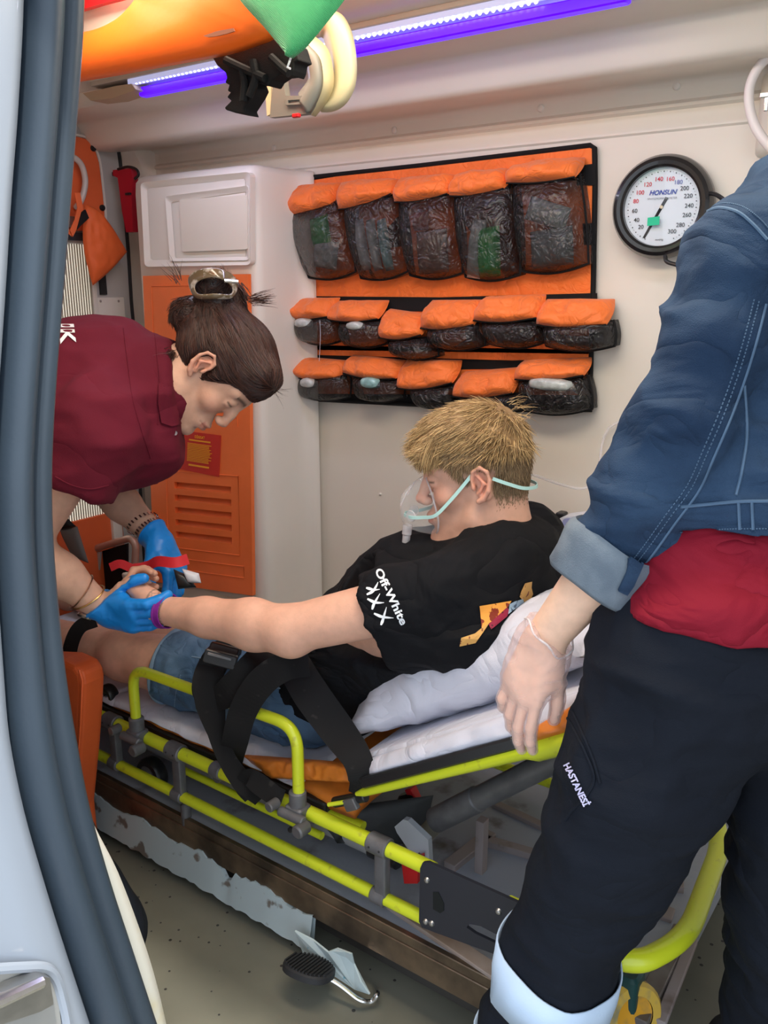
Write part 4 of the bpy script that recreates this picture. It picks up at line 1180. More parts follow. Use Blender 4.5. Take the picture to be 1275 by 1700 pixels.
s_ = o.modifiers.new('t', 'SOLIDIFY'); s_.thickness = .006; s_.offset = -1
MB().prism([WY(x, y, 1.02) for (x, y) in ((100, 62), (140, 58), (180, 46), (215, 24), (232, -10), (140, -20), (100, -20))], (0, .01, 0)).build('hand_hole_back', M['wall'], bd_, smooth=False)
MB().prism([WY(x, y, 1.0) for (x, y) in ((130, 20), (170, 8), (232, -8), (240, -30), (130, -30))], (0, .01, 0)).build('red_rim', M['red'], bd_, smooth=False)
scf = MB().prism([WY(x, y, .948) for (x, y) in ((338, 60), (360, 52), (388, 47), (390, 52), (378, 56), (362, 60), (346, 62))], (0, .002, 0)); scf.build('scuff', mat('scuff_grey', (.25, .09, .05), .7), bd_, smooth=False)
gs = weave(mat('green_webbing', (.045, .62, .20), .6, sheen=.3), 260, .8, 'DIAGONAL', .002)
g = MB()
gl_ = [(330, -110), (396, -20), (400, 0), (440, 44), (470, 80), (483, 94)]
gr_ = [(640, -110), (590, -30), (572, 0), (545, 35), (512, 74), (486, 95)]
V = []
for a, b in zip(spline(gl_, 4), spline(gr_, 4)):
    pa = WY(*a, .93); pb = WY(*b, .93)
    for t in np.linspace(0, 1, 7):
        V.append(pa + (pb - pa) * t + np.array((0, -.012 * math.sin(math.pi * t), 0)))
n = len(V) // 7
Fc = [(i * 7 + j, i * 7 + j + 1, (i + 1) * 7 + j + 1, (i + 1) * 7 + j) for i in range(n - 1) for j in range(6)]
o = mesh_obj('green_strap', V, Fc, gs)
s_ = o.modifiers.new('t', 'SOLIDIFY'); s_.thickness = .002
tag(o, 'bright green webbing strap hanging over the end of the orange board', 'strap')
# torn black buckle straps below the board
bk_ = [(360, 92), (372, 112), (386, 124), (388, 132), (385, 140), (392, 144), (389, 154), (394, 156), (388, 164), (395, 170), (384, 181), (386, 185), (402, 190), (420, 193), (416, 184), (430, 162), (436, 150), (432, 140), (446, 142), (456, 146), (462, 136), (474, 128), (490, 126), (494, 130), (498, 120), (500, 108), (508, 104), (504, 92), (500, 78), (470, 66)]
V3 = [WY(x, y, 1.01) for (x, y) in bk_]
o = MB().prism(V3, (0, .03, 0)).build('strap_bundle', M['black_cloth'], None, smooth=False)
bv = o.modifiers.new('b', 'BEVEL'); bv.width = .003; bv.segments = 2
tag(o, 'tangle of frayed black straps hanging below the orange board', 'straps')
for pts in (((402, 118), (406, 140), (404, 168)), ((420, 100), (424, 130), (414, 160)), ((450, 95), (468, 112), (480, 122)), ((375, 100), (400, 112), (440, 130))):
    MB().tube(spline([WY(x, y, .99) for (x, y) in pts], 5), .006, 8).build('strap_fold', M['black_cloth'], o)
MB().tube([WY(x, y, .985) for (x, y) in ((484, 92), (480, 104), (477, 112), (482, 114))], .0016, 6).build('loose_thread', M['white_fab'], o)
# ceiling brackets: cream ring loop and grey slotted bracket
ci = thing('ceiling_bracket', 'cream plastic loop bracket with a grey slotted face below the light bar', 'bracket', tuple(WY(520, 120, 1.2)))
ring = [(548, 20), (566, 30), (580, 60), (586, 100), (584, 140), (570, 168), (550, 180), (530, 180)]
ringi = [(535, 54), (543, 62), (547, 80), (549, 100), (550, 120), (546, 142), (538, 152), (527, 160)]
def strip_between(o_, i_, Y0, Y1, th, name, m, parent):
    A = [WY(x, y, Y0) for (x, y) in spline(o_, 4)]; B = [WY(x, y, Y1) for (x, y) in spline(i_, 4)]
    V = []; 
    for a, b in zip(A, B): V += [a, (a + b) / 2 + np.array((0, -.006, 0)), b]
    Fc = [(i * 3 + j, i * 3 + j + 1, (i + 1) * 3 + j + 1, (i + 1) * 3 + j) for i in range(len(A) - 1) for j in range(2)]
    o = mesh_obj(name, V, Fc, m, parent)
    s = o.modifiers.new('t', 'SOLIDIFY'); s.thickness = th; s.offset = 0
    return o
crm = mat('aged_cream_plastic', (.60, .53, .33), .4)
gry = mat('bracket_grey', (.19, .19, .17), .45)
strip_between(ring, ringi, 1.16, 1.20, .014, 'outer_loop', crm, ci)
strip_between([(512, 66), (532, 82), (540, 110), (541, 140), (530, 165), (512, 188)], [(505, 72), (520, 92), (528, 112), (530, 140), (520, 160), (506, 180)], 1.14, 1.16, .03, 'inner_loop', crm, ci)
strip_between([(508, 72), (526, 92), (532, 116), (532, 142), (524, 166), (512, 188)], [(498, 84), (512, 100), (517, 120), (517, 135), (505, 152), (500, 158)], 1.12, 1.13, .012, 'slot_frame', gry, ci)
MB().prism([WY(x, y, 1.125) for (x, y) in ((458, 140), (474, 130), (478, 160), (524, 160), (520, 176), (512, 190), (452, 196), (454, 170))], (0, .012, 0)).build('slot_plate', gry, ci, smooth=False)
MB().prism([WY(x, y, 1.118) for (x, y) in ((476, 161), (522, 158), (520, 164), (480, 167), (480, 172), (514, 168), (512, 173), (476, 175))], (0, .006, 0)).build('raised_lip', gry, ci, smooth=False)
MB().prism([WY(x, y, 1.13) for (x, y) in ((447, 146), (456, 138), (458, 190), (450, 194))], (0, .02, 0)).build('side_lip', crm, ci, smooth=False)
MB().box(WY(492, 192, 1.11), (.014, .008, .006), bev=.002).build('red_stub', M['red'], ci)

# red cutter in its holder on the corner post
rc = thing('seatbelt_cutter', 'red emergency cutter in a black clip on the corner post', 'tool', tuple(WY(213, 330, 1.70)))
MB().prism([WY(x, y, 1.70) for (x, y) in ((192, 283), (222, 280), (225, 300), (223, 330), (225, 385), (214, 386), (207, 350), (203, 318), (200, 296), (192, 292))], (0, .02, 0)).build('handle', mat('dark_red_plastic', (.42, .01, .03), .4), rc, smooth=False)
MB().tube(spline([WY(x, y, 1.69) for (x, y) in ((196, 281), (212, 277), (226, 281), (230, 290), (224, 297))], 4), .004, 8).build('clip', M['black_plastic'], rc)
MB().box(WY(190, 289, 1.70), (.012, .012, .012), bev=.003).build('catch', M['black_plastic'], rc)
MB().box(WY(214, 322, 1.69), (.022, .012, .006), bev=.001).build('band', M['black_plastic'], rc)
# orange bag hanging from the door handle
og = thing('orange_bag', 'folded orange cloth bag hanging from the rear door handle', 'bag', tuple(WX(165, 400, -2.19)))
V, Fc = puff([WX(x, y, -2.19) for (x, y) in ((142, 340), (166, 352), (211, 418), (154, 474))], .02, (1, -.2, 0), 30, 30, e=.4, fold=.006, seed=77, bulge=(.004, .006, .006, .02))
mesh_obj('cloth', V, Fc, mat('dull_orange_cloth', (.80, .14, .03), .6, var=.1, vscale=10), og)
MB().prism([WX(x, y, -2.168) for (x, y) in ((135, 352), (141, 348), (147, 362), (132, 376), (127, 382))], (.006, 0, 0)).build('dark_tab', M['black_cloth'], og, smooth=False)
MB().ribbon([WX(x, y, -2.17) for (x, y) in ((128, 320), (133, 345), (128, 368), (118, 388), (108, 378))], (0, 1, 0), .018, .003).build('strap_loop', M['orange_door'], og)

# right side: white hose loop and chrome catch
tag(MB().tube(spline([WY(x, y, 1.72) for (x, y) in ((1310, 84), (1272, 98), (1250, 128), (1243, 162), (1250, 200), (1268, 232), (1310, 275))], 6), .0085, 12).build('hose_loop', mat('off_white_hose', (.78, .72, .70), .4)), 'thick off-white hose looping at the right edge above the denim shoulder', 'hose')
ch = MB().box(WY(1273, 158, 1.63), (.020, .012, .008), bev=.002)
ch.box(WY(1273, 172, 1.63), (.008, .008, .024), bev=.002)
tag(ch.build('wall_hook', M['chrome']), 'small chrome hook on the wall behind the white hose', 'hook')

# oxygen flow device on the wall
dv = thing('flow_meter', 'white plastic oxygen device with a lilac screen behind the rolled denim cuff', 'device', tuple(WY(950, 890, 1.80)))
MB().prism([WY(x, y, 1.78) for (x, y) in rr_px(934, 856, 985, 850, 982, 906, 928, 906, 8)], (0, .05, 0)).build('housing', mat('white_plastic', (.72, .75, .82), .3), dv)
MB().prism([WY(x, y, 1.752) for (x, y) in rr_px(935, 861, 968, 858, 965, 892, 931, 892, 5)], (0, .004, 0)).build('screen', mat('lilac_screen', (.36, .40, .70), .3), dv, smooth=False)
MB().box(WY(932, 862, 1.80), (.02, .03, .035), bev=.004).build('knob', M['black_plastic'], dv)
V_ = WY(940, 925, 1.79)
MB().lathe([(.0001, -.05), (.018, -.048), (.022, -.03), (.022, .03)], V_, (0, 0, 1), 24).build('humidifier_bottle', M['glass'], dv)
# oxygen tube on the wall
tb = bpy.data.materials.new('clear_tube'); tb.use_nodes = True
nt = tb.node_tree; N = nt.nodes; L = nt.links
b = N['Principled BSDF']; b.inputs['Base Color'].default_value = (.85, .82, .84, 1); b.inputs['Roughness'].default_value = .1
tr = N.new('ShaderNodeBsdfTransparent'); ms = N.new('ShaderNodeMixShader'); ms.inputs[0].default_value = .45
L.new(tr.outputs[0], ms.inputs[1]); L.new(b.outputs[0], ms.inputs[2]); L.new(ms.outputs[0], N['Material Output'].inputs[0])
M['clear_tube'] = tb
tp = [(862, 780, 1.50), (890, 790, 1.62), (930, 804, 1.74), (965, 811, 1.78), (985, 800, 1.80), (995, 770, 1.82), (1000, 735, 1.83), (1012, 710, 1.835), (1035, 700, 1.84), (1065, 703, 1.84)]
tag(MB().tube(spline([WY(*q) for q in tp], 6), .0032, 10).build('oxygen_tube', tb), 'thin clear oxygen tube curving over the wall behind the man', 'tube')

# folding chair seen under the arms at the left
fcx = thing('carry_chair', 'folded carry chair with a tan tube and black seat cloth by the rear door', 'chair', (-2.0, 1.55, 0))
MB().tube(fillet([WY(110, 925, 1.55), WY(217, 893, 1.55), WY(226, 905, 1.55), WY(220, 1000, 1.55)], .02), .011, 12).build('frame_tube', mat('tan_tube', (.45, .30, .24), .35, .4), fcx)
MB().prism([WY(x, y, 1.57) for (x, y) in ((120, 930), (212, 902), (212, 960), (180, 985), (120, 985))], (0, .008, 0)).build('seat_cloth', M['black_cloth'], fcx, smooth=False)
MB().prism([WY(x, y, 1.55) for (x, y) in ((145, 918), (168, 916), (165, 948), (146, 950))], (0, .006, 0)).build('grey_patch', M['greywall'], fcx, smooth=False)
MB().tube([WY(120, 985, 1.55), (WY(120, 985, 1.55) * (1, 1, 0) + (0, 0, ZP + .004))], .011, 12).build('chair_leg', mat('tan_tube2', (.45, .30, .24), .35, .4), fcx)
MB().tube([WY(220, 1000, 1.55), (WY(220, 1000, 1.55) * (1, 1, 0) + (0, 0, ZP + .004))], .011, 12).build('chair_leg', M['grey_tube'], fcx)
# dark cup-shaped armrest strap hanging between the arms
ar = thing('hanging_cuff', 'black and grey cuff hanging on a strap behind the bent arms', 'strap', tuple(WY(118, 880, 1.42)))
V, Fc = puff([WY(x, y, 1.42) for (x, y) in ((98, 878), (128, 874), (147, 935), (122, 925))], .012, (.3, -1, 0), 14, 14, e=.4, seed=8)
mesh_obj('grey_sleeve', V, Fc, mat('grey_sleeve', (.12, .12, .115), .7), ar)
V, Fc = puff([WY(x, y, 1.42) for (x, y) in ((84, 862), (100, 849), (126, 874), (98, 878))], .015, (.3, -1, 0), 14, 14, e=.4, seed=9)
mesh_obj('black_end', V, Fc, M['black_cloth'], ar)
# ================================================================== smooth-surface modeller for bodies and clothes
def axis_pts(lo, hi, fine, hc, hf):
    pts = [lo]; x = lo
    while x < hi:
        h = hf if any(a - hc * .5 <= x <= b for (a, b) in fine) else hc
        x += h; pts.append(x)
    return np.array(pts, np.float32)
class Sdf:
    def __init__(s, lo, hi, fine=(), hc=.006, hf=.002):
        s.ax = [axis_pts(lo[i], hi[i], [(f[0][i], f[1][i]) for f in fine], hc, hf) for i in range(3)]
        s.v = np.full([len(a) for a in s.ax], 1.0, np.float32)
    def block(s, lo, hi, pad):
        sl = []
        for i in range(3):
            a = max(0, int(np.searchsorted(s.ax[i], lo[i] - pad)) - 1); b = min(len(s.ax[i]), int(np.searchsorted(s.ax[i], hi[i] + pad)) + 1)
            if a >= b: return None
            sl.append(slice(a, b))
        return tuple(sl)
    def grid(s, sl):
        return (s.ax[0][sl[0]][:, None, None], s.ax[1][sl[1]][None, :, None], s.ax[2][sl[2]][None, None, :])
    def merge(s, sl, d, k, mode):
        a = s.v[sl]
        if mode == 'sub':
            d = -d
            if k > 0:
                h = np.maximum(k - np.abs(a - d), 0) / k
                s.v[sl] = np.maximum(a, d) + h * h * k * .25
            else: s.v[sl] = np.maximum(a, d)
        else:
            if k > 0:
                h = np.maximum(k - np.abs(a - d), 0) / k
                s.v[sl] = np.minimum(a, d) - h * h * k * .25
            else: s.v[sl] = np.minimum(a, d)
    def cap(s, a, b, ra, rb=None, k=.01, mode='add', sq=None):
        """tapered capsule; sq=(dir, factor) squashes the section along dir"""
        a = np.asarray(a, np.float32); b = np.asarray(b, np.float32); rb = ra if rb is None else rb
        m = max(ra, rb)
        sl = s.block(np.minimum(a, b) - m * 1.3, np.maximum(a, b) + m * 1.3, k + .012)
        if sl is None: return s
        X, Y, Z = s.grid(sl)
        d = b - a; L2 = float(d @ d) + 1e-12
        px, py, pz = X - a[0], Y - a[1], Z - a[2]
        t = np.clip((px * d[0] + py * d[1] + pz * d[2]) / L2, 0, 1)
        qx, qy, qz = px - t * d[0], py - t * d[1], pz - t * d[2]
        if sq is not None:
            n, f = np.asarray(sq[0], np.float32), sq[1]
            n = n / np.linalg.norm(n)
            w = (qx * n[0] + qy * n[1] + qz * n[2]) * (1 / f - 1)
            qx, qy, qz = qx + w * n[0], qy + w * n[1], qz + w * n[2]
        D = np.sqrt(qx * qx + qy * qy + qz * qz) - (ra + (rb - ra) * t)
        s.merge(sl, D, k, mode); return s
    def chain(s, pts, rs, k=.01, mode='add', sq=None):
        for i in range(len(pts) - 1): s.cap(pts[i], pts[i + 1], rs[i], rs[i + 1], k, mode, sq)
        return s
    def ell(s, c, r, R=None, k=.01, mode='add'):
        """ellipsoid: radii r along the columns of R"""
        c = np.asarray(c, np.float32); R = np.eye(3) if R is None else np.asarray(R)
        m = max(r); sl = s.block(c - m, c + m, k + .012)
        if sl is None: return s
        X, Y, Z = s.grid(sl); px, py, pz = X - c[0], Y - c[1], Z - c[2]
        k0 = 0; k1 = 0
        for i in range(3):
            w = px * R[0, i] + py * R[1, i] + pz * R[2, i]
            k0 = k0 + (w / r[i]) ** 2; k1 = k1 + (w / (r[i] * r[i])) ** 2
        k0 = np.sqrt(k0); k1 = np.sqrt(k1) + 1e-6
        s.merge(sl, (k0 * (k0 - 1) / k1).astype(np.float32), k, mode); return s
    def plane(s, p, n, lo=None, hi=None, k=0):
        """cut away everything on the side n points to, optionally only inside a box"""
        sl = s.block(lo, hi, 0) if lo is not None else (slice(None),) * 3
        if sl is None: return s
        n = nrm(n); X, Y, Z = s.grid(sl)
        D = ((X - p[0]) * n[0] + (Y - p[1]) * n[1] + (Z - p[2]) * n[2]).astype(np.float32)
        a = s.v[sl]
        if k > 0:
            h = np.maximum(k - np.abs(a - D), 0) / k; s.v[sl] = np.maximum(a, D) + h * h * k * .25
        else: s.v[sl] = np.maximum(a, D)
        return s
    def mesh(s):
        v = s.v; S = v < 0
        c = np.zeros([n - 1 for n in v.shape], np.uint8)
        for i in (0, 1):
            for j in (0, 1):
                for k in (0, 1):
                    c += S[i:v.shape[0] - 1 + i, j:v.shape[1] - 1 + j, k:v.shape[2] - 1 + k]
        act = (c > 0) & (c < 8)
        I, J, K = np.nonzero(act)
        idx = np.full(c.shape, -1, np.int32); idx[I, J, K] = np.arange(len(I))
        acc = np.zeros((len(I), 3)); cnt = np.zeros(len(I))
        ax = s.ax
        def cor(a, b, d): return v[I + a, J + b, K + d], np.stack((ax[0][I + a], ax[1][J + b], ax[2][K + d]), 1)
        corners = {(a, b, d): cor(a, b, d) for a in (0, 1) for b in (0, 1) for d in (0, 1)}
        for (p, q) in [((0, a, b), (1, a, b)) for a in (0, 1) for b in (0, 1)] + [((a, 0, b), (a, 1, b)) for a in (0, 1) for b in (0, 1)] + [((a, b, 0), (a, b, 1)) for a in (0, 1) for b in (0, 1)]:
            va, pa = corners[p]; vb, pb = corners[q]
            m = (va < 0) != (vb < 0)
            t = np.where(m, va / np.where(m, va - vb, 1), 0)[:, None]
            acc += np.where(m[:, None], pa + (pb - pa) * t, 0); cnt += m
        V = acc / cnt[:, None]
        F = []
        for d in range(3):
            A = [slice(None)] * 3; B = [slice(None)] * 3
            A[d] = slice(0, -1); B[d] = slice(1, None)
            sa = S[tuple(A)]; sb = S[tuple(B)]
            o = [e for e in range(3) if e != d]
            m = (sa != sb)
            ii = np.array(np.nonzero(m)).T
            ii = ii[(ii[:, o[0]] > 0) & (ii[:, o[1]] > 0) & (ii[:, o[0]] < c.shape[o[0]]) & (ii[:, o[1]] < c.shape[o[1]])]
            def cell(u, w):
                q = ii.copy(); q[:, o[0]] -= u; q[:, o[1]] -= w
                return idx[q[:, 0], q[:, 1], q[:, 2]]
            Q = np.stack((cell(1, 1), cell(0, 1), cell(0, 0), cell(1, 0)), 1)
            flip = sa[ii[:, 0], ii[:, 1], ii[:, 2]]
            if d == 1: flip = ~flip
            Q[~flip] = Q[~flip][:, ::-1]
            F.append(Q)
        F = np.concatenate(F)
        F = F[(F >= 0).all(1)]
        return V, F
def vnormals(V, F):
    n = np.cross(V[F[:, 2]] - V[F[:, 0]], V[F[:, 3]] - V[F[:, 1]])
    N = np.zeros_like(V)
    for k in range(4): np.add.at(N, F[:, k], n)
    return N / (np.linalg.norm(N, axis=1)[:, None] + 1e-12)
def relax(V, F, it=2, w=.5, mask=None):
    for _ in range(it):
        A = np.zeros_like(V); c = np.zeros(len(V))
        for k in range(4):
            a, b = F[:, k], F[:, (k + 1) % 4]
            np.add.at(A, a, V[b]); np.add.at(c, a, 1); np.add.at(A, b, V[a]); np.add.at(c, b, 1)
        D = (A / np.maximum(c, 1)[:, None] - V) * w
        V = V + (D if mask is None else D * mask[:, None])
    return V
def setcol(o, C):
    at = o.data.color_attributes.new('Col', 'FLOAT_COLOR', 'POINT')
    C4 = np.ones((len(C), 4), np.float32); C4[:, :3] = C
    at.data.foreach_set('color', C4.ravel())
def sdf_obj(name, sd, m, parent=None, disp=None, it=2, col=None, mask=None):
    V, F = largest(*sd.mesh())
    V = relax(V, F, it, .5, None if mask is None else mask(V))
    N = vnormals(V, F)
    if disp is not None:
        V = V + N * disp(V, N)[:, None]
    o = mesh_obj(name, V, F, m, parent)
    if col is not None: setcol(o, col(V, N))
    return o
def largest(V, F):
    """keep the biggest connected piece"""
    lab = np.arange(len(V))
    while True:
        m = lab[F].min(1); new = lab.copy()
        for k in range(4): np.minimum.at(new, F[:, k], m)
        new = new[new]
        if (new == lab).all(): break
        lab = new
    best = np.bincount(lab).argmax(); kv = lab == best; idx = np.cumsum(kv) - 1
    return V[kv], idx[F[kv[F[:, 0]]]]
def folds(scale, amp, seed, dirs=None, sharp=1.0):
    """returns a displacement function: soft long wrinkles"""
    def f(V, N):
        P = V
        if dirs is not None:
            P = V @ np.asarray(dirs).T
        a = 1 - 2 * np.abs(vnoise(P, scale, seed)) ** sharp
        b = 1 - 2 * np.abs(vnoise(P, np.asarray(scale) * 2.1, seed + 5)) ** sharp
        c = vnoise(V, 14, seed + 9)
        return amp * (a * .55 + b * .2 + c * .5)
    return f

class Frame:
    """local frame: x forward, y left, z up"""
    def __init__(s, o, f, up, sc=1.0):
        s.o = np.asarray(o, float); s.f = nrm(f); u = nrm(up); u = nrm(u - s.f * (u @ s.f)); s.u = u; s.l = np.cross(u, s.f); s.s = sc
        s.R = np.array((s.f, s.l, s.u)).T
    def p(s, x, y, z): return s.o + s.s * (s.R @ np.array((x, y, z)))
    def loc(s, V): return ((V - s.o) @ s.R) / s.s
def head_sdf(S, fr, male=True, mouth=0.0):
    R = fr.R; s = fr.s
    def E(c, r, k=.012, mode='add', Rl=None): S.ell(fr.p(*c), [q * s for q in r], R if Rl is None else R @ Rl, k * s, mode)
    def Cc(a, b, ra, rb, k=.01, mode='add'): S.cap(fr.p(*a), fr.p(*b), ra * s, rb * s, k * s, mode)
    E((-.007, 0, .048), (.090, .074, .082), .0)
    E((-.028, 0, .02), (.066, .065, .066), .02)
    E((.030, 0, .045), (.056, .063, .068), .02)
    E((.034, 0, .0), (.048, .056, .070), .02)          # mid face
    jw = .050 if male else .045
    Cc((.000, jw, -.030), (.012, jw - .004, -.064), .016, .015, .02); Cc((.000, -jw, -.030), (.012, -jw + .004, -.064), .016, .015, .02)
    for y in (1, -1):
        Cc((.012, y * (jw - .004), -.064), (.072, y * .012, -.094), .016, .015, .022)
        E((.056, y * .038, -.018), (.022, .020, .022), .018)      # cheek
    E((.040, 0, -.060), (.042, .038, .036), .022)
    E((.082, 0, -.096), (.013, .017, .013), .012)                 # chin
    E((.078, 0, -.060), (.019, .026, .024), .015)                 # mouth mound
    Cc((.079, .014, .036), (.068, .044, .034), .010, .009, .014); Cc((.079, -.014, .036), (.068, -.044, .034), .010, .009, .014)
    for y in (1, -1):
        # eye socket, eyeball, lids
        E((.092, y * .031, .016), (.014, .017, .0105), .012, 'sub')
        E((.0715, y * .031, .013), (.0135, .0145, .0125), .004)
        E((.0735, y * .031, .0185), (.0145, .0165, .0095), .004)
        E((.0730, y * .031, .0065), (.0125, .0150, .0060), .004)
        Cc((.0888, y * .021, .0118), (.0830, y * .043, .0118), .0013, .001, .002, 'sub')
    # nose
    nt = .108 if male else .1035
    Cc((.0835, 0, .032), (.094, 0, .0), .0080, .0090, .014); Cc((.094, 0, .0), (nt, 0, -.0215), .0090, .0100, .010)
    for y in (1, -1):
        E((.097, y * .0115, -.0265), (.0110, .0075, .0078), .008)
        E((.101, y * .006, -.0345), (.006, .0032, .0035), .003, 'sub')
    # lips
    E((.0935, 0, -.053), (.0085, .020, .0055), .005); E((.0915, 0, -.0655), (.0090, .018, .0065), .005)
    Cc((.103, 0, -.0592), (.082, .026, -.0592), .0016, .001, .0025, 'sub'); Cc((.103, 0, -.0592), (.082, -.026, -.0592), .0016, .001, .0025, 'sub')
    Cc((.097, 0, -.040), (.098, 0, -.046), .003, .003, .006, 'sub')
    E((.094, 0, -.078), (.006, .016, .005), .008, 'sub')
    # ears
    for y in (1, -1):
        a = .30; Rl = np.array([[math.cos(a), 0, math.sin(a)], [0, 1, 0], [-math.sin(a), 0, math.cos(a)]])
        tl = .35 * y; Rt_ = np.array([[math.cos(tl), -math.sin(tl), 0], [math.sin(tl), math.cos(tl), 0], [0, 0, 1]])
        Re = Rt_ @ Rl
        E((-.008, y * .073, .002), (.016, .0075, .030), .006, 'add', Re)
        E((-.005, y * .081, .004), (.0100, .0085, .0200), .004, 'sub', Re); E((.000, y * .078, -.004), (.006, .010, .008), .003, 'sub', Re)
        # helix rim
        pts = [(.006, .076, .012), (.003, .079, .026), (-.010, .083, .033), (-.022, .085, .024), (-.025, .085, .008), (-.020, .083, -.010), (-.009, .079, -.024), (-.001, .075, -.028)]
        pts = [(p[0], y * p[1], p[2]) for p in pts]
        for i in range(len(pts) - 1): Cc(pts[i], pts[i + 1], .0034 if i < 5 else .0045, .0034 if i < 4 else .0048, .0025)
        Cc((-.004, y * .080, .018), (-.014, y * .082, .004), .0028, .003, .004); Cc((-.014, y * .082, .004), (-.006, y * .079, -.010), .003, .003, .004)
        E((.005, y * .076, -.002), (.004, .004, .006), .004)
def skin_col(fr, base, V, male=True, brow=(.30, .20, .12), stubble=0.0, hair=None, hairmask=None):
    P = fr.loc(V); C = np.tile(np.array(base, float), (len(V), 1))
    n = vnoise(V, 60, 3)[:, None]
    def blend(w, c): 
        nonlocal C; C = C * (1 - w[:, None]) + np.array(c) * w[:, None]
    def g(c, r): return np.exp(-(((P - np.array(c)) / np.array(r)) ** 2).sum(1) * 1.5)
    ay = np.abs(P[:, 1]); Q = P.copy(); 
    def gs_(c, r): 
        Q = np.stack((P[:, 0], ay, P[:, 2]), 1); return np.exp(-(((Q - np.array(c)) / np.array(r)) ** 2).sum(1) * 1.5)
    pink = np.array(base) * (1.02, .72, .70)
    blend(np.clip(gs_((.06, .04, -.015), (.03, .025, .022)) * .7, 0, 1), pink)
    blend(np.clip(gs_((-.008, .082, .005), (.025, .012, .04)) * .85, 0, 1), pink)
    blend(np.clip(g((.110, 0, -.02), (.014, .016, .016)) * .7, 0, 1), pink)
    lip = np.array(base) * (.80, .45, .45)
    wl = np.clip((np.exp(-(((P[:, 2] + .0592) / .0085) ** 4)) * (P[:, 0] > .084) * (ay < .022)) * .8, 0, 1); blend(wl, lip)
    bz = .036 - (ay - .028) ** 2 * 6
    wb = np.exp(-(((P[:, 2] - bz) / .0052) ** 2)) * (ay > .010) * (ay < .050) * (P[:, 0] > .055); blend(np.clip(wb * .9, 0, 1), brow)
    we = np.exp(-(((P[:, 2] - .0118) / .0018) ** 2)) * (ay > .018) * (ay < .046) * (P[:, 0] > .074); blend(np.clip(we * .9, 0, 1), (.06, .04, .03))
    if stubble:
        w = np.clip(((-.045 - P[:, 2]) / .03), 0, 1) * np.clip((P[:, 0] + .01) / .03, 0, 1) * (P[:, 2] > -.125)
        blend(w * stubble * (.7 + .3 * n[:, 0]), np.array(base) * (.62, .52, .46))
    return C
def hand_sdf(S, W, d, pn, side, infl=0.0, sc=1.0, curl=(.35, .4, .45, .5), spread=.06, thumb=(.6, .5), kf=.0035, palm=True):
    """W wrist, d towards the fingers, pn out of the palm, side +1/-1: thumb side = cross(d, pn)*side"""
    d = nrm(d); pn = nrm(np.asarray(pn) - d * (np.asarray(pn) @ d)); t = np.cross(d, pn) * side
    W = np.asarray(W, float)
    def P(a, b, c): return W + sc * (d * a + t * b + pn * c)
    base = [(.088, .026), (.094, .007), (.089, -.012), (.080, -.029)]
    if palm:
        for i, (a, b) in enumerate(base):
            S.cap(P(.008, b * .62, 0), P(a, b, .0), (.0145 + infl) * sc, (.0115 + infl) * sc, .016 * sc)
        S.cap(P(.02, .018, .006), P(.06, .030, .008), (.016 + infl) * sc, (.012 + infl) * sc, .014 * sc)
        S.cap(P(.02, -.02, .006), P(.07, -.026, .005), (.014 + infl) * sc, (.011 + infl) * sc, .014 * sc)
    L = [(.042, .025, .021), (.046, .029, .022), (.043, .027, .022), (.034, .021, .020)]
    tips = []
    for i, (a, b) in enumerate(base):
        p = P(a, b, 0); ang = 0; sp = (1.5 - i) * spread
        cu = curl[i] if hasattr(curl[i], '__len__') else (curl[i], curl[i] * 1.25, curl[i] * .8)
        r = (.0094, .0086, .0080, .0070)
        if i == 3: r = tuple(q * .88 for q in r)
        for j in range(3):
            ang += cu[j]
            dd = nrm(d * math.cos(ang) + pn * math.sin(ang) + t * sp * (1 if j == 0 else .5))
            q = p + dd * L[i][j] * sc
            S.cap(p, q, (r[j] + infl) * sc, (r[j + 1] + infl) * sc, kf * sc)
            p = q
        tips.append(p)
    p = P(.022, .024, .008); dirs = [nrm(d * math.cos(thumb[0]) + t * math.sin(thumb[0]) + pn * .35), None, None]
    r = (.0135, .0110, .0098, .0082)
    for j, l in enumerate((.040, .031, .026)):
        a_ = thumb[0] - thumb[1] * j
        dd = nrm(d * math.cos(a_) + t * math.sin(a_) + pn * (.35 + .25 * j * thumb[1]))
        q = p + dd * l * sc
        S.cap(p, q, (r[j] + infl) * sc, (r[j + 1] + infl) * sc, .008 * sc if j == 0 else kf * sc)
        p = q
    tips.append(p)
    return tips
def strands(name, roots, dirs, lens, mats_, parent, rad=.0005, seg=4, grav=(0, 0, -1), gw=.3, curl=.0, seed=0, push=None):
    """thin tapered three-sided hairs joined as one part"""
    n = len(roots); rg = np.random.default_rng(seed)
    P = roots.copy(); D = dirs / (np.linalg.norm(dirs, axis=1)[:, None] + 1e-9)
    pts = [P.copy()]
    for k in range(seg):
        D = D + np.array(grav) * gw / seg + rg.normal(0, curl, (n, 3))
        D /= np.linalg.norm(D, axis=1)[:, None]
        P = P + D * (lens / seg)[:, None]
        if push is not None: P, D = push(P, D)
        pts.append(P.copy())
    return hair_mesh(name, np.array(pts), mats_, parent, rad, rg)
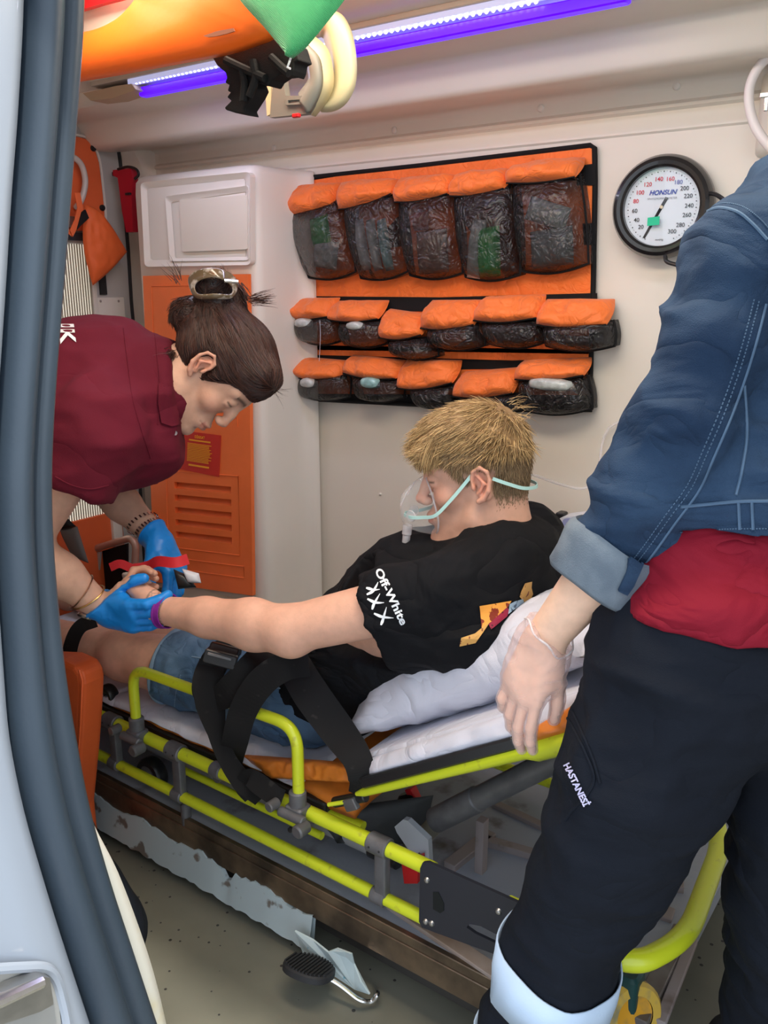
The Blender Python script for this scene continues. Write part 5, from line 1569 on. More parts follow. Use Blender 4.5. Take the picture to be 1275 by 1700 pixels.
def hair_mesh(name, pts, m, parent, rad, rg):
    S1, n, _ = pts.shape
    T = np.gradient(pts, axis=0); T /= np.linalg.norm(T, axis=2)[:, :, None] + 1e-9
    r0 = rg.normal(size=(n, 3)); A = np.cross(T, r0[None]); A /= np.linalg.norm(A, axis=2)[:, :, None] + 1e-9; B = np.cross(T, A)
    rr = rad * (1 - np.linspace(0, 1, S1) ** 2 * .8)
    rs = rr[:, None] * (.7 + .6 * rg.random(n))[None]
    ring = []
    for k in range(3):
        a = 2 * math.pi * k / 3
        ring.append(pts + (A * math.cos(a) + B * math.sin(a)) * rs[:, :, None])
    V = np.stack(ring, 2)                                   # seg, n, 3, xyz
    V = V.transpose(1, 0, 2, 3).reshape(-1, 3)
    base = (np.arange(n) * S1 * 3)[:, None, None]
    i = np.arange(S1 - 1)[None, :, None] * 3; k = np.arange(3)[None, None, :]
    k2 = (k + 1) % 3
    F = np.stack((base + i + k, base + i + k2, base + i + 3 + k2, base + i + 3 + k), -1).reshape(-1, 4)
    o = mesh_obj(name, V, F, m, parent)
    c = (.65 + .7 * rg.random(n))
    setcol(o, np.repeat(np.repeat(c[:, None], 3, 1), S1 * 3, 0))
    return o
def hair_mat(name, col, col2, rough=.45):
    m = mat(name, col, rough, spec=.5)
    nt = m.node_tree; N = nt.nodes; L = nt.links
    a = N.new('ShaderNodeAttribute'); a.attribute_name = 'Col'
    mr = N.new('ShaderNodeMapRange'); mr.inputs['From Min'].default_value = .65; mr.inputs['From Max'].default_value = 1.35
    L.new(a.outputs['Fac'], mr.inputs['Value'])
    mx = N.new('ShaderNodeMix'); mx.data_type = 'RGBA'; mx.inputs['A'].default_value = (*col2, 1); mx.inputs['B'].default_value = (*col, 1)
    L.new(mr.outputs[0], mx.inputs['Factor']); L.new(mx.outputs['Result'], N['Principled BSDF'].inputs['Base Color'])
    return m
def decal(meshobj, target, direction, off=.0012):
    """lay a flat printed mesh onto the surface of target along a direction"""
    dg = bpy.context.evaluated_depsgraph_get(); dg.update()
    bv = BVHTree.FromObject(target, dg)
    off_t = Vector(target.matrix_world.translation)
    d = Vector(direction).normalized(); me = meshobj.data
    kill = []
    for v in me.vertices:
        w = v.co
        loc, no, ix, dist = bv.ray_cast(w - d * .3 - off_t, d, .8)
        if loc is not None: v.co = loc + off_t - d * off
        else: kill.append(v.index)
    if kill:
        bm = bmesh.new(); bm.from_mesh(me); bm.verts.ensure_lookup_table()
        bmesh.ops.delete(bm, geom=[bm.verts[i] for i in kill], context='VERTS')
        bm.to_mesh(me); bm.free()
    me.update()
def grid_poly(pts3, m, name, parent, n=1, cuts=3):
    """flat polygon, triangulated and subdivided so it can follow a curved surface"""
    bm = bmesh.new(); vs = [bm.verts.new(p) for p in pts3]; bm.faces.new(vs)
    bmesh.ops.triangulate(bm, faces=bm.faces)
    for _ in range(cuts): bmesh.ops.subdivide_edges(bm, edges=bm.edges, cuts=1, use_grid_fill=True); bmesh.ops.triangulate(bm, faces=bm.faces)
    me = bpy.data.meshes.new(name); bm.to_mesh(me); bm.free(); me.materials.append(m)
    return link(bpy.data.objects.new(name, me), parent)
# ================================================================== the seated man
def scalp_samples(V, F, N, fr, n, dens, seed):
    """random points on the surface, kept with probability dens(local position)"""
    rg = np.random.default_rng(seed)
    tri = np.concatenate((F[:, [0, 1, 2]], F[:, [0, 2, 3]]))
    cen = fr.loc(V[tri].mean(1))
    near = (np.abs(cen) < np.array((.16, .13, .17))).all(1)
    tri = tri[near]; cen = cen[near]
    ar = np.linalg.norm(np.cross(V[tri[:, 1]] - V[tri[:, 0]], V[tri[:, 2]] - V[tri[:, 0]]), axis=1)
    w = ar * dens(cen); w /= w.sum()
    ch = rg.choice(len(tri), n, p=w); a = rg.random(n); b = rg.random(n); sw = a + b > 1; a[sw] = 1 - a[sw]; b[sw] = 1 - b[sw]
    t = tri[ch]; P = V[t[:, 0]] + a[:, None] * (V[t[:, 1]] - V[t[:, 0]]) + b[:, None] * (V[t[:, 2]] - V[t[:, 0]])
    return P, nrm_rows(N[t[:, 0]])
def nrm_rows(a): return a / (np.linalg.norm(a, axis=1)[:, None] + 1e-9)

man = thing('person', 'blond man in black t-shirt and denim shorts sitting on the stretcher with an oxygen mask', 'person', (-1.1, 1.3, .36))
fM = nrm((-.86, -.475, -.16)); 
earp = WY(791, 812, 1.250)
_l = nrm(np.cross((0, 0, 1), fM))
HM = Frame(earp - _l * .078, fM, (-.06, .03, 1), .985)
neckb = WY(838, 925, 1.33)
shN = WY(742, 985, 1.165); shF = shN + np.array((-.02, .34, .01))
elb = WY(478, 1046, 1.045); wri = WY(262, 1012, 1.005)
pel = np.array((-1.10, 1.31, .445))
hipN = pel + (0, -.085, -.0); hipF = pel + (0, .09, 0)
kneN = WY(210, 1090, 1.125); kneF = WY(262, 1046, 1.36)
ankN = kneN + np.array((-.40, .03, -.045)); ankF = kneF + np.array((-.38, .0, -.06))
ankN[2] = max(ankN[2], .40); ankF[2] = max(ankF[2], .40)
SK_M = (.74, .42, .30)
hd_o = HM.o
fine = [(hd_o - .14, hd_o + .14), (wri + (-.19, -.07, -.06), wri + (.03, .08, .08))]
B = Sdf((-2.2, .90, .30), (-.50, 1.62, 1.12), fine, .0065, .0023)
head_sdf(B, HM)
B.cap(HM.p(-.028, 0, -.03), neckb + (.0, 0, .0), .056, .060, .028)
B.cap(HM.p(.0, 0, -.055), neckb + (-.035, -.01, -.02), .040, .046, .02)
chest = neckb * .62 + pel * .38; 
B.cap(neckb + (-.02, 0, -.04), chest, .09, .125, .05, sq=((0, 1, 0), 1.25)); B.cap(chest, pel, .12, .115, .05, sq=((0, 1, 0), 1.25))
B.cap(shN + (.02, .04, 0), shF + (.02, -.04, 0), .05, .05, .05)
B.cap(shN, elb, .052, .042, .03)
eh = elb + (wri - elb) * .25
B.chain([elb, eh, elb + (wri - elb) * .6, wri], [.042, .046, .036, .0265], .02, sq=((0, 1, 0), .92))
B.cap(elb + (.01, -.0, -.012), elb + (.012, 0, -.014), .030, .030, .02)
# his hand, palm turned up and fingers curling
dh = nrm(WY(158, 950, 1.0) - wri)
handargs = dict(d=dh, pn=(-.15, .80, .35), side=1, curl=((.9, 1.2, .8), (1.0, 1.25, .8), (1.05, 1.25, .8), (1.1, 1.25, .8)), spread=.05, thumb=(.55, .45))
B.cap(wri, wri + dh * .02, .0265, .024, .012)
hand_sdf(B, wri, sc=1.0, **handargs)
# far arm resting in the lap and its hand near the near shin
elF = shF + np.array((-.13, .04, -.25)); wrF = pel + np.array((-.22, .06, .13)) ; wrF = elF + nrm(wrF - elF) * .27
B.cap(shF, elF, .050, .042, .03); B.chain([elF, wrF], [.044, .028], .02)
hand_sdf(B, wrF, nrm((-1, -.1, -.35)), (0, -.3, -1), 1, curl=(.5, .55, .6, .6))
# legs
B.chain([hipN, hipN * .45 + kneN * .55, kneN], [.095, .078, .056], .03); B.chain([hipF, hipF * .45 + kneF * .55, kneF], [.095, .078, .056], .03)
B.cap(kneN + (.0, -.0, .012), kneN + (-.02, 0, .012), .048, .046, .02)
for K, A_ in ((kneN, ankN), (kneF, ankF)):
    B.chain([K, K * .65 + A_ * .35 + np.array((0, 0, -.006)), A_], [.052, .054, .033], .02)
    B.chain([A_ + (0, 0, -.01), A_ + (-.07, 0, .02), A_ + (-.13, 0, .045)], [.036, .036, .026], .02); B.cap(A_ + (-.02, 0, -.02), A_ + (-.03, 0, -.02), .034, .034, .02)
def manface(V, N):
    C = skin_col(HM, SK_M, V, True, (.45, .30, .16), .55)
    P = HM.loc(V)
    # scalp shows through the short hair at the sides
    hair = np.clip((P[:, 2] - .012 - .03 * np.clip((P[:, 0] - .03) / .03, 0, 1) - .028 * (P[:, 0] > .055)) / .018, 0, 1) * (P[:, 0] < .085) * (np.abs(P[:, 1]) < .0745)
    back = np.clip((-.02 - P[:, 0]) / .02, 0, 1) * np.clip((P[:, 2] + .045) / .03, 0, 1) * (np.abs(P[:, 1]) < .072)
    w = np.clip(np.maximum(hair, back), 0, 1) * .75
    w *= (P[:, 2] > -.08)
    C = C * (1 - w[:, None]) + np.array((.30, .20, .11)) * w[:, None]
    # tattoo lines round the wrist
    q = (V - wri) @ nrm(wri - elb)
    r = V - wri - np.outer(q, nrm(wri - elb))
    th = np.arctan2(r[:, 2], r[:, 1])
    tt = (np.abs(q + .012) < .018) & (np.linalg.norm(r, axis=1) < .06)
    lines = (np.abs(np.sin(th * 5 + q * 220)) < .22) | (np.abs(np.sin(th * 5 - q * 220)) < .22) | (np.abs(np.abs(q + .012) - .016) < .0015)
    w = (tt & lines) * .65
    C = C * (1 - w[:, None]) + np.array((.10, .11, .10)) * w[:, None]
    return C
keep = lambda V: np.where((np.abs(HM.loc(V)) < .13).all(1), .35, 1.0)
body = sdf_obj('body', B, M['skin'], man, it=2, col=manface, mask=keep)
print('man', len(body.data.vertices))
bV = np.empty(len(body.data.vertices) * 3); body.data.vertices.foreach_get('co', bV); bV = bV.reshape(-1, 3)
bF = np.array([tuple(p.vertices) for p in body.data.polygons if len(p.vertices) == 4]); bN = vnormals(bV, bF)
# hair: a thick cap on the crown and fringe, with strands combed forward
H_ = Sdf(hd_o - .16, hd_o + .19, (), .0035, .0035)
def HE(c, r, k=.014, mode='add'): H_.ell(HM.p(*c), r, HM.R, k, mode)
HE((-.004, 0, .066), (.092, .075, .076), 0)
HE((.032, 0, .086), (.056, .060, .040), .03)
H_.cap(HM.p(.070, .022, .080), HM.p(.074, -.022, .080), .018, .018, .02)
HE((-.046, 0, .03), (.052, .068, .070), .02)
H_.plane(HM.p(0, 0, .048), -HM.u, k=.01)
hm_blond = hair_mat('blond_hair', (.72, .50, .24), (.22, .125, .05)); 
hcap_m = mat('blond_hair_mass', (.34, .215, .10), .6, color2=(.20, .12, .05), vscale=30, stretch=(1, 3, 3), bump=.6, bscale=250)
def hdisp(V, N):
    P = HM.loc(V); return .0035 * vnoise(P, (18, 70, 40), 5) + .002 * vnoise(P, (40, 120, 60), 6)
hair = sdf_obj('hair', H_, hcap_m, man, disp=hdisp)
hV = np.empty(len(hair.data.vertices) * 3); hair.data.vertices.foreach_get('co', hV); hV = hV.reshape(-1, 3)
hF = np.array([tuple(p.vertices) for p in hair.data.polygons]); hN = vnormals(hV, hF)
P, Nn = scalp_samples(hV, hF, hN, HM, 11000, lambda c: (c[:, 2] > .045) * 1.0, 1)
Lc = HM.loc(P)
rg = np.random.default_rng(4)
# flow: from the whorl at the back crown forward over the head
crown = np.array((-.075, 0, .115)); fl = Lc - crown; fl[:, 2] *= .6
fl = nrm_rows(fl) + rg.normal(0, .24, fl.shape)
fw = np.tile(np.array((1.0, .25, 0)), (len(P), 1))
mixw = np.clip((Lc[:, 0] + .05) / .05, 0, 1)[:, None]
fd = fl * (1 - mixw * .6) + fw * mixw * .6
fd = nrm_rows(fd @ HM.R.T)
D = fd - Nn * (fd * Nn).sum(1)[:, None] * .9 + Nn * (.10 + .25 * rg.random(len(P)))[:, None]
clump = vnoise(Lc, 55, 9)[:, None] * .35 * HM.l[None]
D = D + clump
strands('hair_strands', P - Nn * .004, D, .022 + .020 * rg.random(len(P)), hm_blond, hair, .00075, 4, gw=.35, curl=.05, seed=2)
# fringe falling over the forehead
nf = 2600
yy = rg.uniform(-.062, .066, nf); P = np.array([HM.p(.058 - 4.5 * y * y + .016 * rg.random(), y, .082 + .020 * rg.random()) for y in yy])
D = np.array([HM.R @ np.array((.85, .15 + y * 2.5, -.25)) for y in yy]) + rg.normal(0, .10, (nf, 3))
def pushout(Pq, Dq):
    l = HM.loc(Pq); c = np.array((-.005, 0, .045)); q = (l - c) / np.array((.094, .080, .090)); r = np.linalg.norm(q, axis=1)
    b = r < 1; l[b] = c + (q[b] / r[b][:, None]) * np.array((.094, .080, .090)) * 1.0
    return HM.o + HM.s * (l @ HM.R.T), Dq
strands('fringe', P, D, .045 + .022 * rg.random(nf), hm_blond, hair, .0009, 6, grav=tuple(-HM.u), gw=1.9, curl=.05, seed=5, push=pushout)
# clipped sides and nape
def dside(c):
    ay = np.abs(c[:, 1])
    front = .058 + .0 * ay
    ok = (c[:, 2] > .010 + .045 * np.clip((c[:, 0] - .020) / .030, 0, 1)) & (c[:, 0] < front) & (c[:, 2] < .075)
    okb = (c[:, 0] < -.030) & (c[:, 2] > -.055) & (c[:, 2] < .075)
    ear = (ay > .068) & (np.abs(c[:, 0] + .008) < .030) & (c[:, 2] < .036)
    fade = np.clip((c[:, 2] + .058) / .05, 0, 1) ** 1.5
    return ((ok | okb) & ~ear) * np.where(okb, fade, 1.0)
P, Nn = scalp_samples(bV, bF, bN, HM, 12000, dside, 3)
Lc = HM.loc(P)
D = np.array(HM.R @ np.array((.35, 0, -.9))) + Nn * .35 + rg.normal(0, .16, P.shape)
ln = np.clip((Lc[:, 2] + .06) / .12, .15, 1) * (.016 + .010 * rg.random(len(P)))
strands('clipped_sides', P, D, ln, hair_mat('side_hair', (.42, .29, .16), (.19, .12, .06)), hair, .0006, 3, gw=.2, curl=.05, seed=6)
# stray wisps
k = 26; P = np.array([HM.p(-.095 + .03 * rg.random(), rg.uniform(-.05, .05), .085 + .05 * rg.random()) for _ in range(k)])
strands('wisps', P, np.array([HM.R @ np.array((-1, rg.uniform(-.6, .6), rg.uniform(-.2, .8))) for _ in range(k)]), .02 + .02 * rg.random(k), hm_blond, hair, .0006, 5, gw=.4, curl=.12, seed=7)

# ------------------------------------------------------------------ t-shirt
T = Sdf((-1.32, .98, .34), (-.52, 1.66, 1.0), (), .006, .006)
e_ = .012
T.cap(neckb + (-.01, 0, -.055), chest, .098 + e_, .135 + e_, .05, sq=((0, 1, 0), 1.28)); T.cap(chest, pel + (.0, 0, .0), .135 + e_, .128 + e_, .05, sq=((0, 1, 0), 1.28))
T.cap(shN + (.03, .05, .005), shF + (.02, -.05, .005), .066, .066, .06)
T.cap(WY(832, 925, 1.27), WY(872, 925, 1.36), .05, .06, .05)                        # back of the shoulders / hood of cloth by the nape
T.ell(neckb + (-.0, 0, -.020), (.074, .092, .042), None, .03)
slv = shN + (elb - shN) * .455
T.cap(shN, shN + (elb - shN) * .50, .066, .066, .04); T.cap(shF, shF + (elF - shF) * .6, .068, .070, .04)
T.cap(shN + (.06, .0, -.07), shN + (elb - shN) * .40 + (.03, .02, -.06), .05, .045, .05)
sn = nrm(elb - shN)
T.plane(slv, nrm(sn + np.array((0, 0, -.05))), slv - .11, slv + .11)
T.plane(shF + (elF - shF) * .55, nrm(elF - shF), shF + (elF - shF) * .55 - .1, shF + (elF - shF) * .55 + .1)
# neck opening
T.cap(HM.p(.0, 0, -.05), neckb + (-.012, 0, -.006), .062, .070, .0, 'sub')
T.cap(HM.p(.07, 0, -.085), HM.p(.02, .0, -.085), .032, .04, .01, 'sub')
T.plane(pel + (-.16, 0, 0), (-1, 0, -.35))
tee_m = mat('black_jersey', (.0045, .005, .007), .85, bump=.25, bscale=900, spec=.25); wrinkle(tee_m, 6, .04, .6, (1, .6, 1.3))
fold1 = folds((16, 10, 22), .009, 12)
def tdisp(V, N):
    d = fold1(V, N); 
    q = (V - shN) @ sn
    return d * np.clip(1.2 - np.exp(-((V - neckb) ** 2).sum(1) / .006), .2, 1)
tee = sdf_obj('t_shirt', T, tee_m, man, disp=tdisp)
# collar band
nb_ax = nrm(HM.p(-.02, 0, -.05) - neckb)
cb = []
for k in range(28):
    a = 2 * math.pi * k / 28
    u_ = nrm(np.cross(nb_ax, (0, 1, 0))); v_ = np.cross(nb_ax, u_)
    cb.append(neckb + nb_ax * .008 + .068 * (u_ * math.cos(a) + v_ * math.sin(a)) + nb_ax * .006 * math.cos(a))
MB().tube(cb, .006, 8, closed=True, flat=1.6).build('collar', tee_m, tee)
# white lettering and three crosses on the sleeve
inkw = mat('white_print', (.82, .86, .90), .6)
vd = -nrm(WY(640, 1000, 1.1) - CP)      # towards the camera
def on_plane(px_, py_, Y=1.02): return WY(px_, py_, Y)
u_t = nrm(on_plane(664, 1025) - on_plane(634, 962)); v_t = nrm(on_plane(650, 985) - on_plane(640, 1002)); v_t = nrm(v_t - u_t * (u_t @ v_t))
tx = text_mesh('Off-White', .0242, (on_plane(632, 953) + on_plane(667, 1025)) / 2, u_t, v_t, inkw, tee, 'sleeve_lettering', bold=.0007)
decal(tx, tee, -vd, .0015)
def cross_mark(cx_, cy_, s1, s2):
    for (a, b, w) in s1:
        pass
def blade(pts, w0, w1):
    """tapered stroke through photo points"""
    P_ = spline([np.array(p, float) for p in pts], 4); n = len(P_); L_, R_ = [], []
    for i, p in enumerate(P_):
        t = nrm(P_[min(i + 1, n - 1)] - P_[max(i - 1, 0)]); nn_ = np.array((-t[1], t[0])); w = w0 + (w1 - w0) * (i / (n - 1)); w *= min(1, .45 + 2.5 * min(i, n - 1 - i) / n)
        L_.append(p + nn_ * w); R_.append(p - nn_ * w)
    return L_ + R_[::-1]
def zz_(x, y): return (560 + x * .17255, 940 + y * .17255)
for strokes in ([((388, 140), (368, 185), (335, 235), (275, 270)), ((405, 215), (350, 222), (310, 212), (268, 200))],
                [((408, 258), (372, 320), (345, 370), (330, 420)), ((450, 350), (400, 352), (350, 345), (282, 312))],
                [((474, 395), (455, 460), (435, 530), (418, 575)), ((545, 505), (480, 500), (420, 490), (348, 458))]):
    for i, st_ in enumerate(strokes):
        pp_ = blade([zz_(*q) for q in st_], 1.0, 3.1)
        g = MB(); P3 = [on_plane(*q) for q in pp_]; n = len(P3); h = n // 2
        V = P3; Fc = [(k, k + 1, n - 2 - k, n - 1 - k) for k in range(h - 1)]
        g.add(V, Fc); o = mesh_obj('cross_stroke', g.V, g.F, inkw, tee, smooth=False); decal(o, tee, -vd, .0016 + .0003 * i)
# coloured print on the back of the shirt: plain patches
def patch(pts, m, off=.0012):
    o = grid_poly([WY(*q, 1.0) for q in pts], m, 'back_print', tee, cuts=5)
    decal(o, tee, nrm(WY(820, 1030, 1.2) - CP), off + .002)
opm = mat('orange_print', (.90, .38, .06), .6, color2=(.25, .03, .01), vscale=75, ramp=(.60, .63), detail=2)
opd = mat('ochre_print', (.62, .34, .09), .6, color2=(.2, .05, .02), vscale=60, ramp=(.64, .66), detail=2)
patch([(793, 1003), (855, 991), (848, 1003), (838, 1016), (797, 1045), (796, 1020)], opm)
patch([(797, 1044), (812, 1034), (800, 1052), (786, 1072), (757, 1078), (760, 1062), (785, 1054)], opd, .0014)
patch([(810, 1037), (846, 1004), (850, 1010), (846, 1022), (815, 1047)], mat('maroon_print', (.32, .015, .05), .6, color2=(.08, .005, .02), vscale=90, ramp=(.6, .64)), .0016)
patch([(851, 998), (862, 992), (880, 986), (882, 993), (866, 1004), (848, 1018)], mat('pale_blue_print', (.36, .50, .62), .6, color2=(.06, .10, .16), vscale=60, ramp=(.60, .62)), .0018)
patch([(884, 954), (900, 949), (899, 962), (903, 975), (898, 984), (884, 993), (872, 982), (876, 970)], opd, .0014)
patch([(636, 1168), (650, 1155), (672, 1143), (672, 1148), (652, 1162), (636, 1178)], opm)

# ------------------------------------------------------------------ denim shorts
J = Sdf((-1.62, 1.0, .335), (-.92, 1.62, .62), (), .0055, .0055)
hemN = hipN + (kneN - hipN) * .72; hemF = hipF + (kneF - hipF) * .66
J.cap(pel, pel + (-.04, 0, 0), .128, .122, .04, sq=((0, 1, 0), 1.3))
J.cap(hipN + (0, 0, -.005), hemN + (kneN - hipN) * .08, .108, .080, .04); J.cap(hipF, hemF + (kneF - hipF) * .08, .108, .086, .04)
J.cap(hipN + (.02, -.0, -.03), hipN + (-.2, -.01, -.02), .075, .07, .04)
dN = nrm(kneN - hipN); dF = nrm(kneF - hipF)
J.plane(hemN, nrm(dN + np.array((0, 0, .12))), hemN - (.12, .14, .12), hemN + (.12, .12, .14)); J.plane(hemF, dF, hemF + (-.14, -.12, -.14), hemF + .14)
J.plane((0, 0, .356), (0, 0, -1))
dm_ = mat('blue_denim', (.042, .100, .195), .8, color2=(.12, .21, .33), vscale=9, bump=.5, bscale=700, ramp=(.35, .75), detail=6); wrinkle(dm_, 12, .02, .6)
jd = folds((22, 16, 26), .008, 40)
shorts = sdf_obj('denim_shorts', J, dm_, man, disp=jd)
sm = mat('denim_seam', (.18, .28, .40), .8)
def hemring(c, ax_, r, tilt=(0, 0, 0), name='hem', m=sm, par=shorts, rr=.0042, sq=1.0, nn_=30):
    ax_ = nrm(ax_); u_ = nrm(np.cross(ax_, (0, 0, 1))); v_ = np.cross(u_, ax_)
    P_ = [c + r * (u_ * math.cos(a) * sq + v_ * math.sin(a)) for a in np.linspace(0, 2 * math.pi, nn_ + 1)[:-1]]
    MB().tube(P_, rr, 8, closed=True, flat=1.8).build(name, m, par)
hemring(hemN + (0, 0, .0) + dN * -.004, nrm(dN + np.array((0, 0, .12))), .0845)
hemring(hemF, dF, .089)
# bracelet and wrist bands
wd = nrm(wri - elb)
bpv = mat('purple_band', (.22, .02, .28), .45)
MB().tube([wri - wd * .020 + .0335 * (math.cos(a) * nrm(np.cross(wd, (0, 1, 0))) + math.sin(a) * np.array((0, 1, 0))) + wd * .003 * math.cos(a) for a in np.linspace(0, 2 * math.pi, 33)[:-1]], .0022, 8, closed=True, flat=1, up=None).build('wristband', bpv, man)
rb_ = []
for a in np.linspace(0, 2 * math.pi, 33)[:-1]:
    rb_.append(wri - wd * .022 + .0325 * (math.cos(a) * nrm(np.cross(wd, (0, 1, 0))) + math.sin(a) * nrm(np.cross(wd, np.cross(wd, (0, 1, 0))))))
rb_.append(rb_[0])
MB().ribbon(rb_, wd, .016, .002).build('wristband', bpv, man)

# ------------------------------------------------------------------ oxygen mask
mask = thing('oxygen_mask', 'clear plastic oxygen mask with a pale green elastic over the blond man\'s face', 'mask', tuple(HM.p(.11, 0, -.03)))
pm = bpy.data.materials.new('clear_mask_plastic'); pm.use_nodes = True
nt = pm.node_tree; N = nt.nodes; L = nt.links
b = N['Principled BSDF']; b.inputs['Base Color'].default_value = (.85, .88, .90, 1); b.inputs['Roughness'].default_value = .12; b.inputs['Specular IOR Level'].default_value = .8
tr = N.new('ShaderNodeBsdfTransparent'); ms = N.new('ShaderNodeMixShader')
lw = N.new('ShaderNodeLayerWeight'); lw.inputs[0].default_value = .35
mr = N.new('ShaderNodeMapRange'); mr.inputs['To Min'].default_value = .05; mr.inputs['To Max'].default_value = .55
L.new(lw.outputs['Facing'], mr.inputs['Value']); L.new(mr.outputs[0], ms.inputs[0])
L.new(tr.outputs[0], ms.inputs[1]); L.new(b.outputs[0], ms.inputs[2]); L.new(ms.outputs[0], N['Material Output'].inputs[0])
# dome: rim loop on the face, rings converging to the front
rim = [(.093, 0, .022), (.090, .016, .012), (.084, .029, -.010), (.080, .037, -.035), (.078, .038, -.060), (.083, .028, -.082), (.092, 0, -.093)]
rim = rim + [(x, -y, z) for (x, y, z) in rim[-2:0:-1]]
rim = spline([np.array(q) for q in rim] + [np.array(rim[0])], 4)[:-1]
cen = np.array((.150, 0, -.046))
V = []; rows = [0, .12, .3, .5, .7, .86, 1.0]
for t in rows:
    for q in rim:
        sh = (1 - t) ** .55
        p = cen + (q - cen) * np.array((1, sh if t > 0 else 1, sh if t > 0 else 1))
        p[0] = q[0] + (cen[0] - q[0]) * (1 - (1 - t) ** 1.8)
        if p[2] > -.01: p[0] -= (p[2] + .01) * .35 * t
        V.append(HM.p(*p))
n = len(rim)
Fc = [(i * n + j, i * n + (j + 1) % n, (i + 1) * n + (j + 1) % n, (i + 1) * n + j) for i in range(len(rows) - 1) for j in range(n)]
dome = mesh_obj('mask_dome', V, Fc, pm, mask)
MB().tube([HM.p(*(q + np.array((0, 0, 0)))) for q in rim], .0018, 6, closed=True).build('mask_rim', M['clear_tube'], mask)
MB().tube([HM.p(*q) for q in ((.116, 0, .010), (.135, 0, -.010), (.148, 0, -.030))], .0014, 6).build('nose_ridge', M['clear_tube'], mask)
for z in (.006, -.002, -.010):
    MB().tube([HM.p(.124 - z * .6, y, z) for y in (-.008, 0, .008)], .0012, 6).build('nose_crimp', M['clear_tube'], mask)
for y in (.024, -.024):
    MB().lathe([(.0001, .002), (.010, .002), (.011, 0)], HM.p(.128, y, -.048), nrm(HM.R @ np.array((.6, 1 if y > 0 else -1, 0))), 18).build('vent_disc', M['clear_tube'], mask)
MB().lathe([(.009, 0), (.009, .018), (.0075, .02), (.0075, .034)], HM.p(.140, 0, -.068), nrm(HM.R @ np.array((.25, 0, -1))), 18).build('inlet', M['clear_tube'], mask)
MB().tube(spline([HM.p(.148, 0, -.10), HM.p(.142, .004, -.135), HM.p(.115, .01, -.158), HM.p(.07, .02, -.165), HM.p(.02, .04, -.15)], 6), .0038, 10).build('supply_tube', M['clear_tube'], mask)
el_m = mat('pale_green_elastic', (.50, .80, .76), .6)
yb_ = .0
front = [(.143, .008, -.047), (.128, .028, -.050), (.105, .041, -.050), (.080, .058, -.046), (.050, .0665, -.022), (.022, .0725, .004), (.004, .0775, .022)]
back = [(-.030, .0775, .010), (-.055, .070, -.004), (-.080, .052, -.018), (-.100, .026, -.024), (-.106, 0, -.024), (-.098, -.03, -.022), (-.07, -.062, -.012), (-.02, -.078, .012)]
fr2 = [(x, -y, z) for (x, y, z) in front]
for nm, pts in (('elastic_band', front), ('elastic_band', back), ('elastic_band', fr2)):
    pp_ = spline([np.array(q) for q in pts], 5)
    P3 = []
    for q in pp_:
        P3.append(HM.p(*q))
    MB().ribbon(P3, HM.u, .006, .0014).build(nm, el_m, mask)
# ================================================================== the bending paramedic on the left
cR, cU, cF = Rt, Up, Fw          # photo-right, photo-up, viewing direction used to read the pose
nurse = thing('person', 'dark-haired woman in maroon polo shirt and blue gloves bending over the man\'s wrist', 'person', (-1.45, .80, 0))
# head: crown points right and a little up, face points down and right
hup = nrm(.90 * cR + .42 * cU - .05 * cF); hf = nrm(.42 * cR - .90 * cU + .06 * cF)
ear_n = WD(336, 612, 1.640)
_l = np.cross(hup, hf)
HN = Frame(ear_n + _l * .077, hf, hup, .98)
nkN = WD(268, 640, 1.72)
ch_ = WD(170, 650, 1.74); pv_ = np.array((-1.72, .80, .93))
shR = WD(158, 712, 1.60); shL = WD(225, 700, 1.93)
wrR = WY(172, 1012, .965); elR = WD(40, 905, 1.62)
wrL = WD(262, 893, 1.86); elL = WD(165, 800, 1.93)
SK_N = (.66, .40, .29)
fine = [(HN.o - .135, HN.o + .135)]
Nb = Sdf((-2.1, .45, 0.0), (-.90, 1.50, 1.42), fine, .0075, .0024)
head_sdf(Nb, HN, male=False)
Nb.cap(HN.p(-.03, 0, -.04), nkN, .046, .052, .025); Nb.cap(HN.p(-.004, 0, -.058), nkN + hf * .02, .034, .044, .02)
Nb.cap(nkN, ch_, .07, .115, .04); Nb.cap(ch_, pv_, .115, .125, .05)
Nb.cap(shR, shL, .05, .05, .04)
Nb.chain([shR, elR], [.048, .040], .03); Nb.chain([elR, elR * .55 + wrR * .45, wrR], [.041, .040, .0255], .02)
Nb.chain([shL, elL], [.048, .040], .03); Nb.chain([elL, elL * .6 + wrL * .4, wrL], [.040, .038, .0255], .02)
# gloved hands (bare hand inside)
dR = nrm(WY(258, 1030, .975) - wrR)
hR = dict(d=dR, pn=nrm(cF * .85 + cU * .40), side=1, curl=((.25, .6, .5), (.3, .7, .5), (.35, .7, .5), (.4, .7, .5)), spread=.03, thumb=(.75, .35))
hand_sdf(Nb, wrR, sc=.97, infl=-.0005, **hR)
dL = nrm(WD(292, 952, 1.84) - wrL)
hL = dict(d=dL, pn=nrm(-cR * .8 + .3 * cF - cU * .3), side=-1, curl=((.5, .7, .5), (.4, .7, .5), (.5, .8, .6), (.6, .8, .6)), spread=.06, thumb=(.5, .3))
hand_sdf(Nb, wrL, sc=.97, infl=-.0005, **hL)
